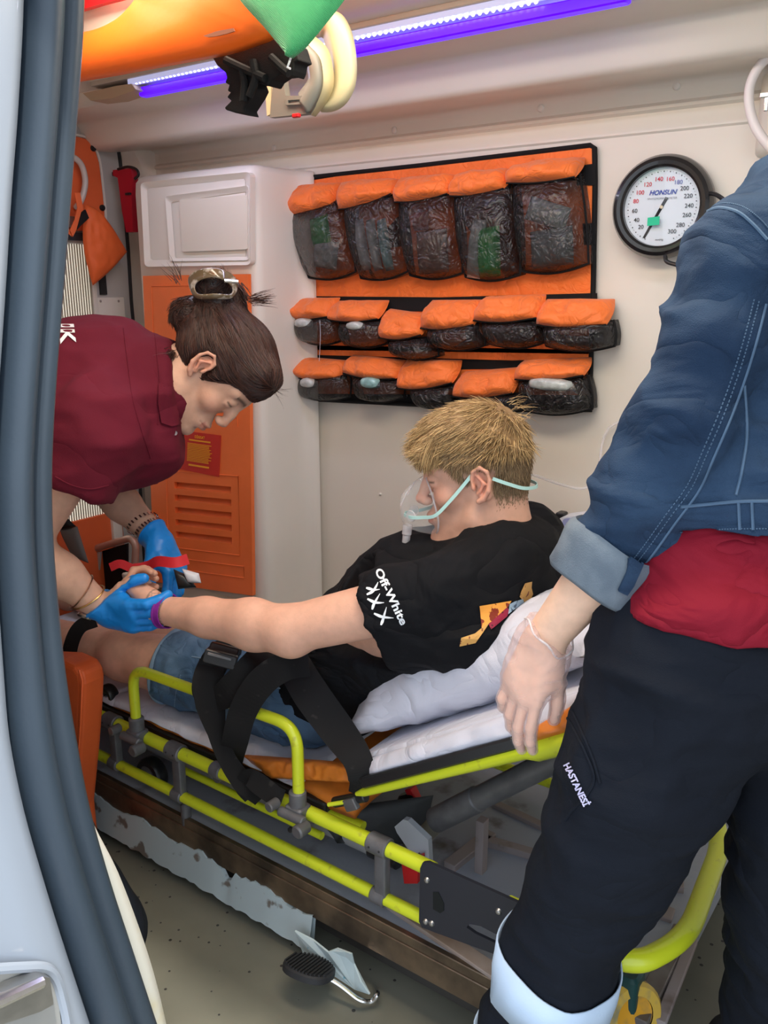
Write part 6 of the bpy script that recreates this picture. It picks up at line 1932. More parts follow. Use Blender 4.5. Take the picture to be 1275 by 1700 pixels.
# legs
kn1 = np.array((-1.52, .74, .48)); an1 = np.array((-1.17, .76, .10)); kn2 = np.array((-1.72, .84, .48)); an2 = np.array((-1.74, .70, .10))
hp1 = pv_ + (.05, -.08, -.03); hp2 = pv_ + (-.05, .08, -.03)
Nb.chain([hp1, kn1, an1], [.09, .06, .04], .03); Nb.chain([hp2, kn2, an2], [.09, .06, .04], .03)
def ncol(V, N):
    C = skin_col(HN, SK_N, V, False, (.07, .04, .03), 0)
    return C
bodyN = sdf_obj('body', Nb, M['skin'], nurse, it=2, col=ncol, mask=lambda V: np.where((np.abs(HN.loc(V)) < .13).all(1), .35, 1.0))
print('nurse', len(bodyN.data.vertices))
# polo shirt
Sh = Sdf((-1.98, .62, .62), (-1.10, 1.45, 1.36), (), .0065, .0065)
Sh.cap(nkN + (ch_ - nkN) * .12, ch_, .088, .142, .05); Sh.cap(ch_, pv_, .142, .150, .05)
Sh.cap(shR + cU * .0, shL, .078, .078, .06)
sR1 = shR + (elR - shR) * .62; sL1 = shL + (elL - shL) * .62
sR1 = WD(122, 800, 1.60); sL1 = WD(205, 790, 1.93)
Sh.cap(shR, sR1, .090, .078, .05); Sh.cap(shL, sL1, .085, .074, .05)
Sh.cap(ch_ + (0, 0, -.02) , WD(215, 740, 1.72), .12, .09, .06)        # cloth hanging below the chest
Sh.cap(nkN - cU * .03, WD(262, 745, 1.70), .055, .045, .05)
Sh.cap(nkN + nrm(HN.o - nkN) * .02 - cU * .012, ch_, .074, .10, .05)
Sh.plane(sR1 + nrm(sR1 - shR) * .012, nrm(sR1 - shR) , sR1 - .12, sR1 + .12); Sh.plane(sL1, nrm(sL1 - shL), sL1 - .1, sL1 + .1)
Sh.cap(HN.p(-.03, 0, -.04), nkN + (nkN - HN.o) * .10, .050, .056, .0, 'sub')
Sh.plane(nkN + nrm(HN.o - nkN) * .034, nrm(HN.o - nkN - cU * .02), nkN - .16, nkN + .16)
pol_m = mat('maroon_pique', (.125, .007, .022), .85, bump=.3, bscale=800, var=.12, vscale=6, spec=.3); wrinkle(pol_m, 4, .035, .32, (1, 1, 1.4), .6)
polo = sdf_obj('polo_shirt', Sh, pol_m, nurse, disp=folds((11, 11, 16), .010, 21))
# collar: folded band round the neck
axn = nrm(HN.p(-.02, 0, -.05) - nkN); ua = nrm(np.cross(axn, cF)); va = np.cross(axn, ua)
cen = nkN + axn * .026 - cU * .008
V = []; nC = 44
for k in range(nC):
    a = 2 * math.pi * k / nC + .0
    rad = ua * math.cos(a) + va * math.sin(a)
    wob = 1 + .03 * math.sin(3 * a)
    for (r, h) in ((.060, .022), (.064, .026), (.070, .018), (.078, -.008), (.083, -.026), (.080, -.026), (.072, -.006), (.062, .012)):
        V.append(cen + rad * r * wob * (1 if rad @ cU < .3 else .98) + axn * h - cU * .004)
Fc = [(k * 8 + j, ((k + 1) % nC) * 8 + j, ((k + 1) % nC) * 8 + (j + 1) % 8, k * 8 + (j + 1) % 8) for k in range(nC) for j in range(8)]
mb = MB(); mb.add(V, Fc); mb.build('collar', pol_m, polo)
tipc = cen - cU * .075
lf = grid_poly([WD(x, y, 1.45) for (x, y) in ((262, 632), (276, 636), (290, 648), (297, 690), (304, 709), (286, 713), (266, 706), (260, 670))], pol_m, 'collar_leaf', polo, cuts=4)
decal(lf, polo, nrm(ray(280, 670)), .005)
s_ = lf.modifiers.new('t', 'SOLIDIFY'); s_.thickness = .003; s_.offset = 0
for (x, y) in ((291, 719), (272, 728)):
    MB().lathe([(.0001, -.002), (.0035, -.0018), (.0045, 0)], WD(x, y, 1.66), -cF, 12).build('button', mat('grey_button', (.30, .27, .30), .3), polo)
# back lettering, reading down the back (only its end shows beyond the pillar)
tx = text_mesh('SAĞLIK', .040, WD(104, 500, 1.50), nrm(-cU * .96 + cR * .08 + cF * .1), nrm(cR), inkw, polo, 'back_lettering', align='RIGHT', bold=.0012)
for v in tx.data.vertices: v.co = v.co + Vector(WD(112, 570, 1.50) - WD(104, 500, 1.50))
decal(tx, polo, nrm(WD(112, 545, 1.6) - CP), .003)
# trousers and shoes
Tr = Sdf((-2.0, .55, .03), (-1.0, 1.10, 1.12), (), .009, .009)
Tr.ell(pv_ + (0, 0, -.02), (.15, .17, .13), None, .0)
Tr.chain([hp1, kn1, an1 + (0, 0, .03)], [.112, .082, .068], .03); Tr.chain([hp2, kn2, an2 + (0, 0, .03)], [.112, .082, .068], .03)
navy = mat('navy_twill', (.0060, .0085, .0150), .85, bump=.3, bscale=700, spec=.25); wrinkle(navy, 4.5, .04, .38, (1, 1, 1.8), .6)
sdf_obj('trousers', Tr, navy, nurse, disp=folds((12, 12, 12), .008, 5))
red_sh = mat('red_shoe', (.42, .03, .025), .5); olive = mat('olive_sole', (.08, .10, .05), .7)
for A_, dd in ((an1, np.array((.93, -.30, 0))), (an2, np.array((.6, .8, 0)))):
    dd = nrm(dd)
    S_ = Sdf(np.array((A_[0], A_[1], .02)) - (.26, .26, .05), np.array((A_[0], A_[1], .1)) + (.26, .26, .08), (), .005, .005)
    S_.cap(A_ * (1, 1, 0) + (0, 0, .045) - dd * .035, A_ * (1, 1, 0) + (0, 0, .04) + dd * .13, .042, .040, .02); S_.cap(A_ * (1, 1, 0) + (0, 0, .05), A_ * (1, 1, 0) + (0, 0, .10), .042, .04, .02)
    S_.plane((0, 0, .012), (0, 0, -1))
    sh = sdf_obj('shoe', S_, red_sh, nurse)
    S_ = Sdf(np.array((A_[0], A_[1], .02)) - (.26, .26, .05), np.array((A_[0], A_[1], .1)) + (.26, .26, .0), (), .005, .005)
    S_.cap(A_ * (1, 1, 0) + (0, 0, .03) - dd * .038, A_ * (1, 1, 0) + (0, 0, .03) + dd * .138, .048, .047, .0)
    S_.plane((0, 0, .020), (0, 0, 1)); S_.plane((0, 0, .002), (0, 0, -1))
    sdf_obj('sole', S_, olive, sh)
# blue gloves
def glove(W, el_, args, name='blue_glove'):
    G = Sdf(W - .23, W + .23, (), .0026, .0026)
    back = nrm(el_ - W)
    G.cap(W + back * .035, W + nrm(args['d']) * .015, .036, .028, .015)
    hand_sdf(G, W, sc=.97, infl=.0016, **args)
    G.plane(W + back * .022, back, W - .1, W + .1)
    return sdf_obj(name, G, M['blue_glove'], nurse, disp=folds((60, 60, 60), .0016, 8), it=1)
gR = glove(wrR, elR, hR); gL = glove(wrL, elL, hL)
for W, el_, g in ((wrR, elR, gR), (wrL, elL, gL)):
    bk = nrm(el_ - W); u_ = nrm(np.cross(bk, cF)); v_ = np.cross(bk, u_)
    MB().tube([W + bk * .020 + .034 * (u_ * math.cos(a) + v_ * math.sin(a)) for a in np.linspace(0, 2 * math.pi, 29)[:-1]], .002, 6, closed=True).build('cuff_roll', M['blue_glove'], g)
# bracelets
gold = mat('gold', (.65, .42, .15), .3, 1); silver = mat('silver', (.7, .68, .66), .25, 1)
def bangle(W, el_, t, r, m, name='bangle', rr=.0016, n=40, beads=False, tilt=0.0):
    bk = nrm(el_ - W); u_ = nrm(np.cross(bk, cF)); v_ = np.cross(bk, u_); c = W + bk * t
    pts = [c + r * (u_ * math.cos(a) + v_ * math.sin(a)) + bk * tilt * math.cos(a) for a in np.linspace(0, 2 * math.pi, n + 1)[:-1]]
    if beads:
        b = MB()
        for k in range(0, n):
            p = pts[k]; q = pts[(k + 1) % n]; d = nrm(q - p)
            b.box(p, (.0035, .0022, .008), R=np.array((d, np.cross(bk, d), bk)).T)
        o = b.build(name, m, nurse, smooth=False); return tag(o, kind='stuff') if False else o
    return MB().tube(pts, rr, 6, closed=True).build(name, m, nurse)
bangle(wrR, elR, .040, .0345, gold, tilt=.008); bangle(wrR, elR, .058, .0365, mat('rose_gold', (.55, .32, .22), .3, 1), tilt=-.006)
bangle(wrL, elL, .030, .0325, silver, 'watch_band', n=26, beads=True, tilt=.004); bangle(wrL, elL, .052, .0345, silver, 'link_bracelet', n=22, beads=True, tilt=.008)
# watch hanging below the near wrist
wc = wrR + nrm(elR - wrR) * .040 + np.array((0, -.012, -.036))
w = MB(); w.lathe([(.0001, -.004), (.013, -.004), (.016, 0), (.013, .004), (.0001, .004)], wc, nrm((0, -.5, -.8)), 20); w.build('watch', silver, nurse)
w = MB()
bk = nrm(elR - wrR); u_ = nrm(np.cross(bk, cF)); v_ = np.cross(bk, u_)
# ---- hair
Hn = Sdf(HN.o - .17, HN.o + .21, (), .0034, .0034)
def HEn(c, r, k=.014, mode='add'): Hn.ell(HN.p(*c), r, HN.R, k, mode)
HEn((-.010, 0, .052), (.101, .083, .088), 0)
HEn((-.030, 0, .015), (.078, .074, .070), .02)
# face, ear and neck stay free
Hn.ell(HN.p(.075, 0, -.030), (.060, .12, .078), HN.R, .012, 'sub')
Hn.ell(HN.p(-.006, -.085, -.006), (.024, .030, .036), HN.R, .010, 'sub'); Hn.ell(HN.p(-.006, .085, -.006), (.024, .030, .036), HN.R, .010, 'sub')
Hn.cap(HN.p(.02, 0, -.06), HN.p(-.08, 0, -.088), .045, .05, .02, 'sub')
HEn((-.120, -.010, .010), (.036, .044, .036), .008)          # rolled loop of the bun
HEn((-.112, -.006, .066), (.042, .052, .046), .012)
HEn((-.092, -.0, .040), (.040, .058, .055), .02)
HEn((-.120, -.0, .090), (.042, .044, .038), .02)
Hn.ell(WD(354, 474, 1.660), (.026, .034, .036), HN.R, .015)
HEn((.058, -.02, .098), (.034, .06, .030), .03)              # volume above the brow
hn_m = hair_mat('dark_brown_hair', (.085, .034, .022), (.022, .010, .009)); hn_m.node_tree.nodes['Principled BSDF'].inputs['Roughness'].default_value = .32
hn_c = mat('dark_hair_mass', (.030, .013, .011), .38, color2=(.012, .006, .006), vscale=40, bump=.5, bscale=150, stretch=(1, 1, 4))
hr = sdf_obj('hair', Hn, hn_c, nurse, disp=lambda V, N: .0022 * vnoise(HN.loc(V), (30, 30, 90), 4))
hV = np.empty(len(hr.data.vertices) * 3); hr.data.vertices.foreach_get('co', hV); hV = hV.reshape(-1, 3)
hF = np.array([tuple(p.vertices) for p in hr.data.polygons]); hN_ = vnormals(hV, hF)
rg = np.random.default_rng(12)
# strands swept from the hairline over the head to the bun
P, Nn = scalp_samples(hV, hF, hN_, HN, 9000, lambda c: ((c[:, 0] > -.10)) * 1.0, 21)
bvh = BVHTree.FromPolygons([tuple(v) for v in hV], [tuple(int(i) for i in f) for f in hF])
pts = [P + Nn * .0006]; bun = HN.p(-.115, 0, .055)
cur = P.copy(); nrmv = Nn.copy()
for k in range(5):
    L_ = HN.loc(cur)
    tgt = bun[None] - cur; side = L_[:, 1][:, None]
    d = tgt - nrmv * (tgt * nrmv).sum(1)[:, None]; d = nrm_rows(d)
    cur2 = cur + d * .013
    for i in range(len(cur2)):
        loc, no, ix, dist = bvh.find_nearest(Vector(cur2[i]))
        if loc is not None:
            cur2[i] = loc; nrmv[i] = no
    cur = cur2; pts.append(cur + nrmv * (.0012 + .0008 * math.sin(k)) )
hair_mesh('hair_strands', np.array(pts), hn_m, hr, .0007, rg)
# bun strands and loose ends
P, Nn = scalp_samples(hV, hF, hN_, HN, 2600, lambda c: (c[:, 0] < -.085) * 1.0, 22)
ax_b = HN.l; D = np.cross(Nn, ax_b[None]) + rg.normal(0, .10, P.shape) - Nn * .18
strands('bun_strands', P + Nn * .001, D, .018 + .01 * rg.random(len(P)), hn_m, hr, .0007, 4, gw=0, curl=.03, seed=23)
def tuft(name, base, d, n, ln, sp, rad=.0007, seed=1):
    r_ = np.random.default_rng(seed)
    P = base + r_.normal(0, .005, (n, 3)); D = np.tile(nrm(d), (n, 1)) + r_.normal(0, sp, (n, 3))
    strands(name, P, D, ln * (.6 + .6 * r_.random(n)), hn_m, hr, rad, 6, gw=.15, curl=.06, seed=seed)
tuft('loose_ends', WD(298, 466, 1.66), cU * 1 - cR * .5, 14, .042, .12, seed=31)
tuft('loose_ends', WD(420, 498, 1.68), cR * 1 + cU * .18, 45, .040, .05, seed=32)
tuft('loose_ends', WD(398, 478, 1.68), cR * .5 - cU * .8, 60, .035, .15, seed=33)
tuft('nape_wisps', HN.p(-.055, -.058, -.045), -HN.u * 1 + HN.f * .2, 160, .04, .25, .0005, seed=34)
tuft('stray_hairs', HN.p(.085, -.02, .10), HN.u * .8 + HN.f, 14, .04, .4, .0003, seed=36)
# claw clip: framed tortoiseshell and silver
clipm = mat('marbled_clip', (.13, .095, .055), .12, color2=(.55, .53, .48), vscale=48, ramp=(.52, .66), coat=.6)
clip = thing('hair_clip', 'marbled brown and silver claw clip holding the dark bun', 'clip', tuple(WD(352, 472, 1.62)))
oc_ = [(310, 462), (316, 452), (335, 445), (356, 443), (378, 448), (393, 460), (396, 476), (390, 492), (380, 499), (350, 495), (325, 500), (316, 484)]
ic_ = [(323, 474), (330, 467), (344, 462), (358, 461), (372, 466), (384, 475), (387, 483), (384, 489), (372, 488), (350, 486), (329, 490), (324, 482)]
A = [WD(x, y, 1.612 + .00006 * (x - 352) ** 2 * .35) for (x, y) in oc_]; B_ = [WD(x, y, 1.606 + .00006 * (x - 352) ** 2 * .35) for (x, y) in ic_]
V = A + B_; n = len(A)
Fc = [(k, (k + 1) % n, n + (k + 1) % n, n + k) for k in range(n)]
o = mesh_obj('frame', V, Fc, clipm, clip); s_ = o.modifiers.new('t', 'SOLIDIFY'); s_.thickness = .006; s_.offset = 0
s2 = o.modifiers.new('s', 'SUBSURF'); s2.levels = 2; s2.render_levels = 2
MB().tube([WD(372, 466, 1.60), WD(395, 468, 1.61)], .004, 8).build('hinge_pin', silver, clip)

# tourniquet and clamp in the far glove, gauze
rb = spline([WD(183, 942, 1.80), WD(200, 936, 1.80), WD(222, 944, 1.80), WD(245, 940, 1.80), WD(262, 932, 1.78), WD(290, 934, 1.765), WD(312, 928, 1.78)], 5)
tag(MB().ribbon(rb, nrm(cU + .2 * cF), [.018] * 10 + [.022] * (len(rb) - 10), .0025).build('red_strap', mat('red_elastic', (.62, .02, .03), .6, bump=.2, bscale=500)), 'red elastic strap held across the blue glove', 'strap')
wt = thing('black_clasp', 'black and white plastic clasp held in the far blue glove', 'clasp', tuple(WD(308, 965, 1.80)))
V, Fc = puff([WD(x, y, 1.775) for (x, y) in ((288, 945), (312, 955), (326, 975), (296, 978))], .014, -cF, 14, 12, e=.4, seed=3); mesh_obj('black_body', V, Fc, M['black_plastic'], wt)
V, Fc = puff([WD(x, y, 1.77) for (x, y) in ((302, 944), (330, 952), (334, 968), (312, 968))], .014, -cF, 14, 12, e=.4, seed=3); mesh_obj('white_pad', V, Fc, mat('white_plastic2', (.65, .68, .74), .4), wt)
V, Fc = puff([WY(x, y, 1.06) for (x, y) in ((208, 950), (240, 948), (252, 968), (216, 980))], .02, (0, -1, .4), 16, 14, e=.4, fold=.008, seed=5)
tag(mesh_obj('gauze', V, Fc, mat('warm_white_gauze', (.85, .72, .66), .8)), 'crumpled white gauze by the man\'s hand', 'gauze')
# ================================================================== the woman standing at the right
wom = thing('person', 'woman at the right in denim jacket, red shirt and dark work trousers, seen from behind', 'person', (-.22, .85, 0))
pW = lambda x, y, d: WD(x, y, d)
s1 = pW(1244, 428, .965); s2 = pW(1128, 705, .985); s3 = pW(1010, 930, 1.06); w4 = pW(905, 1060, 1.125)
hipc = pW(1205, 1120, 1.07)
torso_top = pW(1400, 330, 1.05); waist = pW(1370, 830, 1.08); belly = pW(1340, 700, 1.07)
SK_W = (.86, .56, .40)
Wb = Sdf((-.52, .62, 0.0), (.42, 1.10, 1.72), [(w4 - (.10, .12, .24), w4 + (.10, .10, .08))], .009, .0027)
Wb.cap(torso_top, waist, .11, .11, .05); Wb.cap(s1, torso_top, .055, .06, .04)
Wb.chain([s1, s2, s3, w4], [.050, .046, .038, .0265], .02)
# head above the frame
HW = Frame(torso_top + np.array((-.0, .02, .27)), (-.75, .65, -.15), (0, 0, 1), .98)
head_sdf(Wb, HW, male=False); Wb.cap(HW.p(-.02, 0, -.04), torso_top + (0, 0, .06), .048, .055, .03)
# hanging hand, back of the hand to the viewer
dW = nrm(pW(860, 1170, 1.135) - w4)
hW = dict(d=dW, pn=nrm(cF * .62 + cR * .62), side=1, curl=((.20, .34, .25), (.24, .38, .28), (.30, .45, .3), (.15, .65, .4)), spread=.05, thumb=(.35, .2))
tW = hand_sdf(Wb, w4, sc=.90, infl=-.0004, **hW)
lhip = pW(1120, 1130, 1.06); lkn = pW(985, 1430, 1.13); lan = np.array((lkn[0] - .075, lkn[1] - .0, .09))
rhip = pW(1345, 1150, 1.10); rkn = pW(1330, 1450, 1.16); ran = np.array((rkn[0] + .0, rkn[1] + .02, .09))
Wb.cap(waist, (lhip + rhip) / 2 + (0, 0, .04), .10, .10, .05)
Wb.chain([lhip, pW(1070, 1270, 1.08), lkn, lan], [.08, .072, .052, .04], .02); Wb.chain([rhip, pW(1375, 1330, 1.10), pW(1345, 1520, 1.17), ran], [.075, .075, .055, .04], .02)
bw = sdf_obj('body', Wb, M['skin'], wom, it=2, col=lambda V, N: skin_col(HW, SK_W, V, False, (.1, .06, .04)))
print('woman', len(bw.data.vertices))
Hw = Sdf(HW.o - .17, HW.o + .2, (), .006, .006)
Hw.ell(HW.p(-.012, 0, .055), (.104, .086, .090), HW.R, 0); Hw.ell(HW.p(.075, 0, -.03), (.06, .12, .078), HW.R, .01, 'sub'); Hw.ell(HW.p(-.1, 0, .0), (.045, .05, .06), HW.R, .03)
sdf_obj('hair', Hw, hn_c, wom)
# denim jacket
Ja = Sdf((-.50, .62, .84), (.42, 1.16, 1.56), (), .0055, .0055)
Ja.chain([s1, (s1 + s2) / 2, s2, s2 * .5 + s3 * .5, s3 + (s3 - s2) * .02], [.058, .054, .050, .048, .047], .03)
Ja.cap(s1 + (.0, 0, -.005), torso_top, .062, .075, .05)
Ja.cap(torso_top + (0, 0, -.05), waist + (0, 0, .03), .145, .135, .06, sq=((.5, .86, 0), .85))
Ja.cap(pW(1330, 520, 1.03), pW(1300, 800, 1.05), .10, .10, .05)
Ja.cap(pW(1268, 800, 1.05), pW(1262, 920, 1.055), .120, .136, .04)
Ja.plane(s3 + (s3 - s2) * .0, nrm(s3 - s2), s3 - .12, s3 + .12)
jb = pW(1200, 868, 1.0)
Z_H = pW(1250, 886, .93)[2]
Ja.plane((0, 0, Z_H - .006), (0, 0, -1), (-.285, .6, .8), (.5, 1.2, 1.7))
den = mat('dark_denim', (.011, .030, .070), .82, color2=(.032, .068, .13), vscale=7, bump=.6, bscale=800, ramp=(.35, .75), detail=7, spec=.3); wrinkle(den, 7, .035, .55, (1, 1, 1.8), .8)
def jdisp(V, N):
    t = np.clip(((V - s1) @ nrm(s3 - s1)) / np.linalg.norm(s3 - s1), 0, 1)
    a = 1 - 2 * np.abs(vnoise(V, (9, 9, 24), 51)); b = 1 - 2 * np.abs(vnoise(V, (20, 20, 40), 52))
    return .010 * a * (.5 + .6 * t) + .004 * b + .004 * vnoise(V, 12, 53)
jac = sdf_obj('denim_jacket', Ja, den, wom, disp=jdisp)
# rolled cuff: lighter inside of the cloth
cdm = mat('faded_denim', (.12, .155, .195), .85, color2=(.17, .21, .25), vscale=30, bump=.5, bscale=700)
axc = nrm(s3 - s2); uc = nrm(np.cross(axc, cF)); vc = np.cross(axc, uc)
V = []; nC = 56; rgc = random.Random(4)
prof_c = ((.050, -.030), (.058, -.036), (.0635, -.030), (.0655, -.020), (.0640, .006), (.0655, .026), (.0620, .032), (.055, .030), (.050, .020))
for k in range(nC):
    a = 2 * math.pi * k / nC
    wob = 1 + .025 * math.sin(2 * a + 1) + .015 * math.sin(5 * a)
    for (r, h) in prof_c:
        V.append(s3 + (uc * math.cos(a) + vc * math.sin(a)) * r * wob + axc * (h + .006 * math.sin(a * 2)))
m_ = len(prof_c)
Fc = [(k * m_ + j, ((k + 1) % nC) * m_ + j, ((k + 1) % nC) * m_ + (j + 1) % m_, k * m_ + (j + 1) % m_) for k in range(nC) for j in range(m_)]
mb = MB(); mb.add(V, Fc); cuff = mb.build('rolled_cuff', cdm, jac, angle=80)
tb_ = grid_poly([pW(x, y, .9) for (x, y) in ((1046, 912), (1072, 930), (1052, 975), (1040, 992), (1024, 984), (1040, 950))], den, 'cuff_tab', cuff, cuts=4)
decal(tb_, cuff, nrm(ray(1046, 950)), .004)
s_ = tb_.modifiers.new('t', 'SOLIDIFY'); s_.thickness = .004; s_.offset = 0
# stitched seams laid on the cloth
stm = mat('pale_stitch', (.075, .135, .22), .8)
def seam(px_pts, d, target, name='seam', r=.0016, m=stm, par=None, dash=False):
    dgv = bpy.context.evaluated_depsgraph_get(); dgv.update()
    bv = BVHTree.FromObject(target, dgv); off = Vector(target.matrix_world.translation)
    out = []
    for q in spline([np.array(p, float) for p in px_pts], 10):
        ry = nrm(ray(*q)); o0 = CP + ry * .5
        loc, no, ix, dist = bv.ray_cast(Vector(o0) - off, Vector(ry), 2.0)
        if loc is not None: out.append(np.array(loc + off) - ry * .0008)
    if len(out) < 3: return None
    if dash:
        b = MB()
        L_ = 0; k = 0
        for i in range(len(out) - 1):
            seg = np.linalg.norm(out[i + 1] - out[i]); nn = max(1, int(seg / .005))
            for j in range(nn):
                a = out[i] + (out[i + 1] - out[i]) * (j / nn); c = out[i] + (out[i + 1] - out[i]) * ((j + .6) / nn)
                b.tube([a, c], r * .6, 4)
        o = b.build(name, m, par or target); return tag(o, kind='stuff')
    return MB().tube(out, r, 6).build(name, m, par or target)
main = [(1272, 505), (1258, 560), (1240, 620), (1215, 690), (1185, 760), (1160, 815), (1120, 870), (1088, 915), (1062, 948)]
seam(main, 1, jac, 'sleeve_seam', .0015)
seam([(x - 12, y - 5) for (x, y) in main], 1, jac, 'stitch_line', .0013, dash=True)
seam([(x - 20, y - 8) for (x, y) in main], 1, jac, 'stitch_line', .0013, dash=True)
seam([(1170, 352), (1195, 345), (1225, 352), (1250, 372), (1274, 398)], 1, jac, 'shoulder_seam', .0018)
seam([(1180, 342), (1205, 337), (1235, 344), (1260, 362), (1275, 378)], 1, jac, 'stitch_line', .0013, dash=True)
seam([(1130, 842), (1170, 838), (1225, 833), (1275, 832)], 1, jac, 'waistband_seam', .0020)
seam([(1130, 884), (1180, 880), (1225, 878), (1275, 878)], 1, jac, 'stitch_line', .0013, dash=True)
seam([(1226, 834), (1228, 880)], 1, jac, 'band_seam', .0018); seam([(1248, 833), (1250, 880)], 1, jac, 'band_seam', .0018)
seam([(1236, 640), (1240, 720), (1232, 780), (1222, 822)], 1, jac, 'back_seam', .0018)
# red shirt
Rs = Sdf((-.36, .66, .72), (.42, 1.14, 1.12), (), .006, .006)
Rs.cap(waist + (0, 0, .05), (lhip + rhip) / 2 + (0, 0, .0), .135, .158, .05, sq=((.5, .86, 0), .9))
Rs.cap(pW(1175, 960, 1.05), pW(1185, 1020, 1.04), .098, .122, .05)
Rs.plane(pW(1190, 1052, .96), nrm((-.05, 0, -1)), k=.004)
Rs.plane((0, 0, Z_H + .004), (0, 0, 1), k=.01)
red_s = mat('crimson_jersey', (.24, .005, .020), .8, bump=.25, bscale=800, var=.12, vscale=5, spec=.3); wrinkle(red_s, 7, .03, .6, (1, 1, 1.8))
rs = sdf_obj('red_shirt', Rs, red_s, wom, disp=folds((12, 12, 18), .0045, 61))
# trousers
Tw = Sdf((-.55, .58, .06), (.45, 1.20, 1.02), (), .0065, .0065)
Tw.cap(pW(1155, 1070, 1.06), pW(1300, 1080, 1.08), .115, .125, .05); Tw.cap(pW(1140, 1105, 1.06), pW(1340, 1110, 1.10), .112, .115, .04)
Tw.chain([pW(1132, 1145, 1.06), pW(1070, 1270, 1.08), pW(1014, 1395, 1.11), pW(988, 1455, 1.13), pW(928, 1600, 1.19), pW(893, 1720, 1.25)], [.108, .098, .082, .077, .073, .075], .02)
Tw.cap(pW(895, 1720, 1.25), np.array((pW(895, 1720, 1.25)[0] - .01, lkn[1] + .02, .12)), .080, .068, .03)
Tw.chain([rhip, pW(1375, 1330, 1.10), pW(1345, 1520, 1.17), pW(1335, 1700, 1.25)], [.112, .112, .104, .098], .015)
Tw.cap(pW(1335, 1700, 1.25), pW(1335, 1700, 1.25) * (1, 1, 0) + (0, 0, .12), .098, .075, .03)
def trdisp(V, N):
    a = 1 - 2 * np.abs(vnoise(V, (10, 10, 20), 71)); b = 1 - 2 * np.abs(vnoise(V, (26, 26, 34), 72))
    return .008 * a + .002 * b + .004 * vnoise(V, 10, 73)
trous = sdf_obj('work_trousers', Tw, navy, wom, disp=trdisp)
# pocket flap edge and its lettering
seam([(941, 1190), (955, 1215), (972, 1250), (986, 1290), (975, 1318), (950, 1345), (938, 1362)], 1, trous, 'pocket_edge', .0022, navy)
seam([(950, 1180), (966, 1215), (985, 1262), (996, 1300)], 1, trous, 'pocket_edge', .0022, navy)
lu = nrm(pW(956, 1332, 1.0) - pW(930, 1278, 1.0)); lv_ = nrm(np.cross(lu, -nrm(ray(945, 1305)))); lv_ = lv_ if lv_ @ cR > 0 else -lv_
tx = text_mesh('HASTANESİ', .0108, pW(940, 1306, 1.0), lu, -lv_ if False else lv_, mat('lilac_print', (.62, .60, .85), .6), trous, 'pocket_lettering', align='CENTER', bold=.0004)
for v in tx.data.vertices: v.co = v.co + Vector(pW(944, 1312, 1.0) - pW(940, 1306, 1.0) - lu * .008 + cR * .012)
decal(tx, trous, nrm(ray(944, 1310)), .0042)
# reflective bands round the lower legs
bandm = mat('silver_blue_band', (.52, .66, .84), .45, bump=.15, bscale=300)
def leg_band(c0, c1, r, tilt, name='reflective_band', tgt=trous):
    c0 = np.array(c0); c1 = np.array(c1); ax_ = nrm(c1 - c0)
    u_ = nrm(np.cross(ax_, (0, 1, 0))); v_ = np.cross(ax_, u_)
    V = []; n = 60
    for k in range(n):
        a = 2 * math.pi * k / n; rad = u_ * math.cos(a) + v_ * math.sin(a)
        for t in (0, .5, 1):
            c = c0 + (c1 - c0) * t + ax_ * tilt * (rad @ cR)
            V.append((c, rad))
    dgv = bpy.context.evaluated_depsgraph_get(); dgv.update()
    bv = BVHTree.FromObject(tgt, dgv); off = Vector(tgt.matrix_world.translation)
    P_ = []
    for c, rad in V:
        loc, no, ix, d = bv.ray_cast(Vector(c) - off, Vector(rad), .13)
        q = (np.array(loc + off) + rad * .006) if loc is not None else c + rad * r
        P_.append(q)
    P_ = np.array(P_)
    # smooth the radii a little so the band lies as one strip
    Fc = [(k * 3 + j, ((k + 1) % n) * 3 + j, ((k + 1) % n) * 3 + j + 1, k * 3 + j + 1) for k in range(n) for j in range(2)]
    o = mesh_obj(name, P_, Fc, bandm, wom); s_ = o.modifiers.new('t', 'SOLIDIFY'); s_.thickness = .0025
    return o
leg_band(pW(940, 1585, 1.185), pW(913, 1655, 1.215), .085, -.006)
leg_band(pW(896, 1712, 1.25), pW(889, 1750, 1.27), .085, -.012)
# boots
for A_ in (Tw and (np.array((pW(895, 1720, 1.25)[0] - .01, lkn[1] + .02, 0)), pW(1335, 1700, 1.25) * (1, 1, 0))):
    dd = nrm((-.75, .66, 0))
    S_ = Sdf(A_ - (.26, .26, .01), A_ + (.26, .26, .2), (), .007, .007)
    S_.cap(A_ + (0, 0, .05) - dd * .035, A_ + (0, 0, .045) + dd * .14, .046, .044, .02); S_.cap(A_ + (0, 0, .05), A_ + (0, 0, .14), .05, .05, .02)
    S_.plane((0, 0, .002), (0, 0, -1))
    sdf_obj('boot', S_, M['black_matte'], wom)
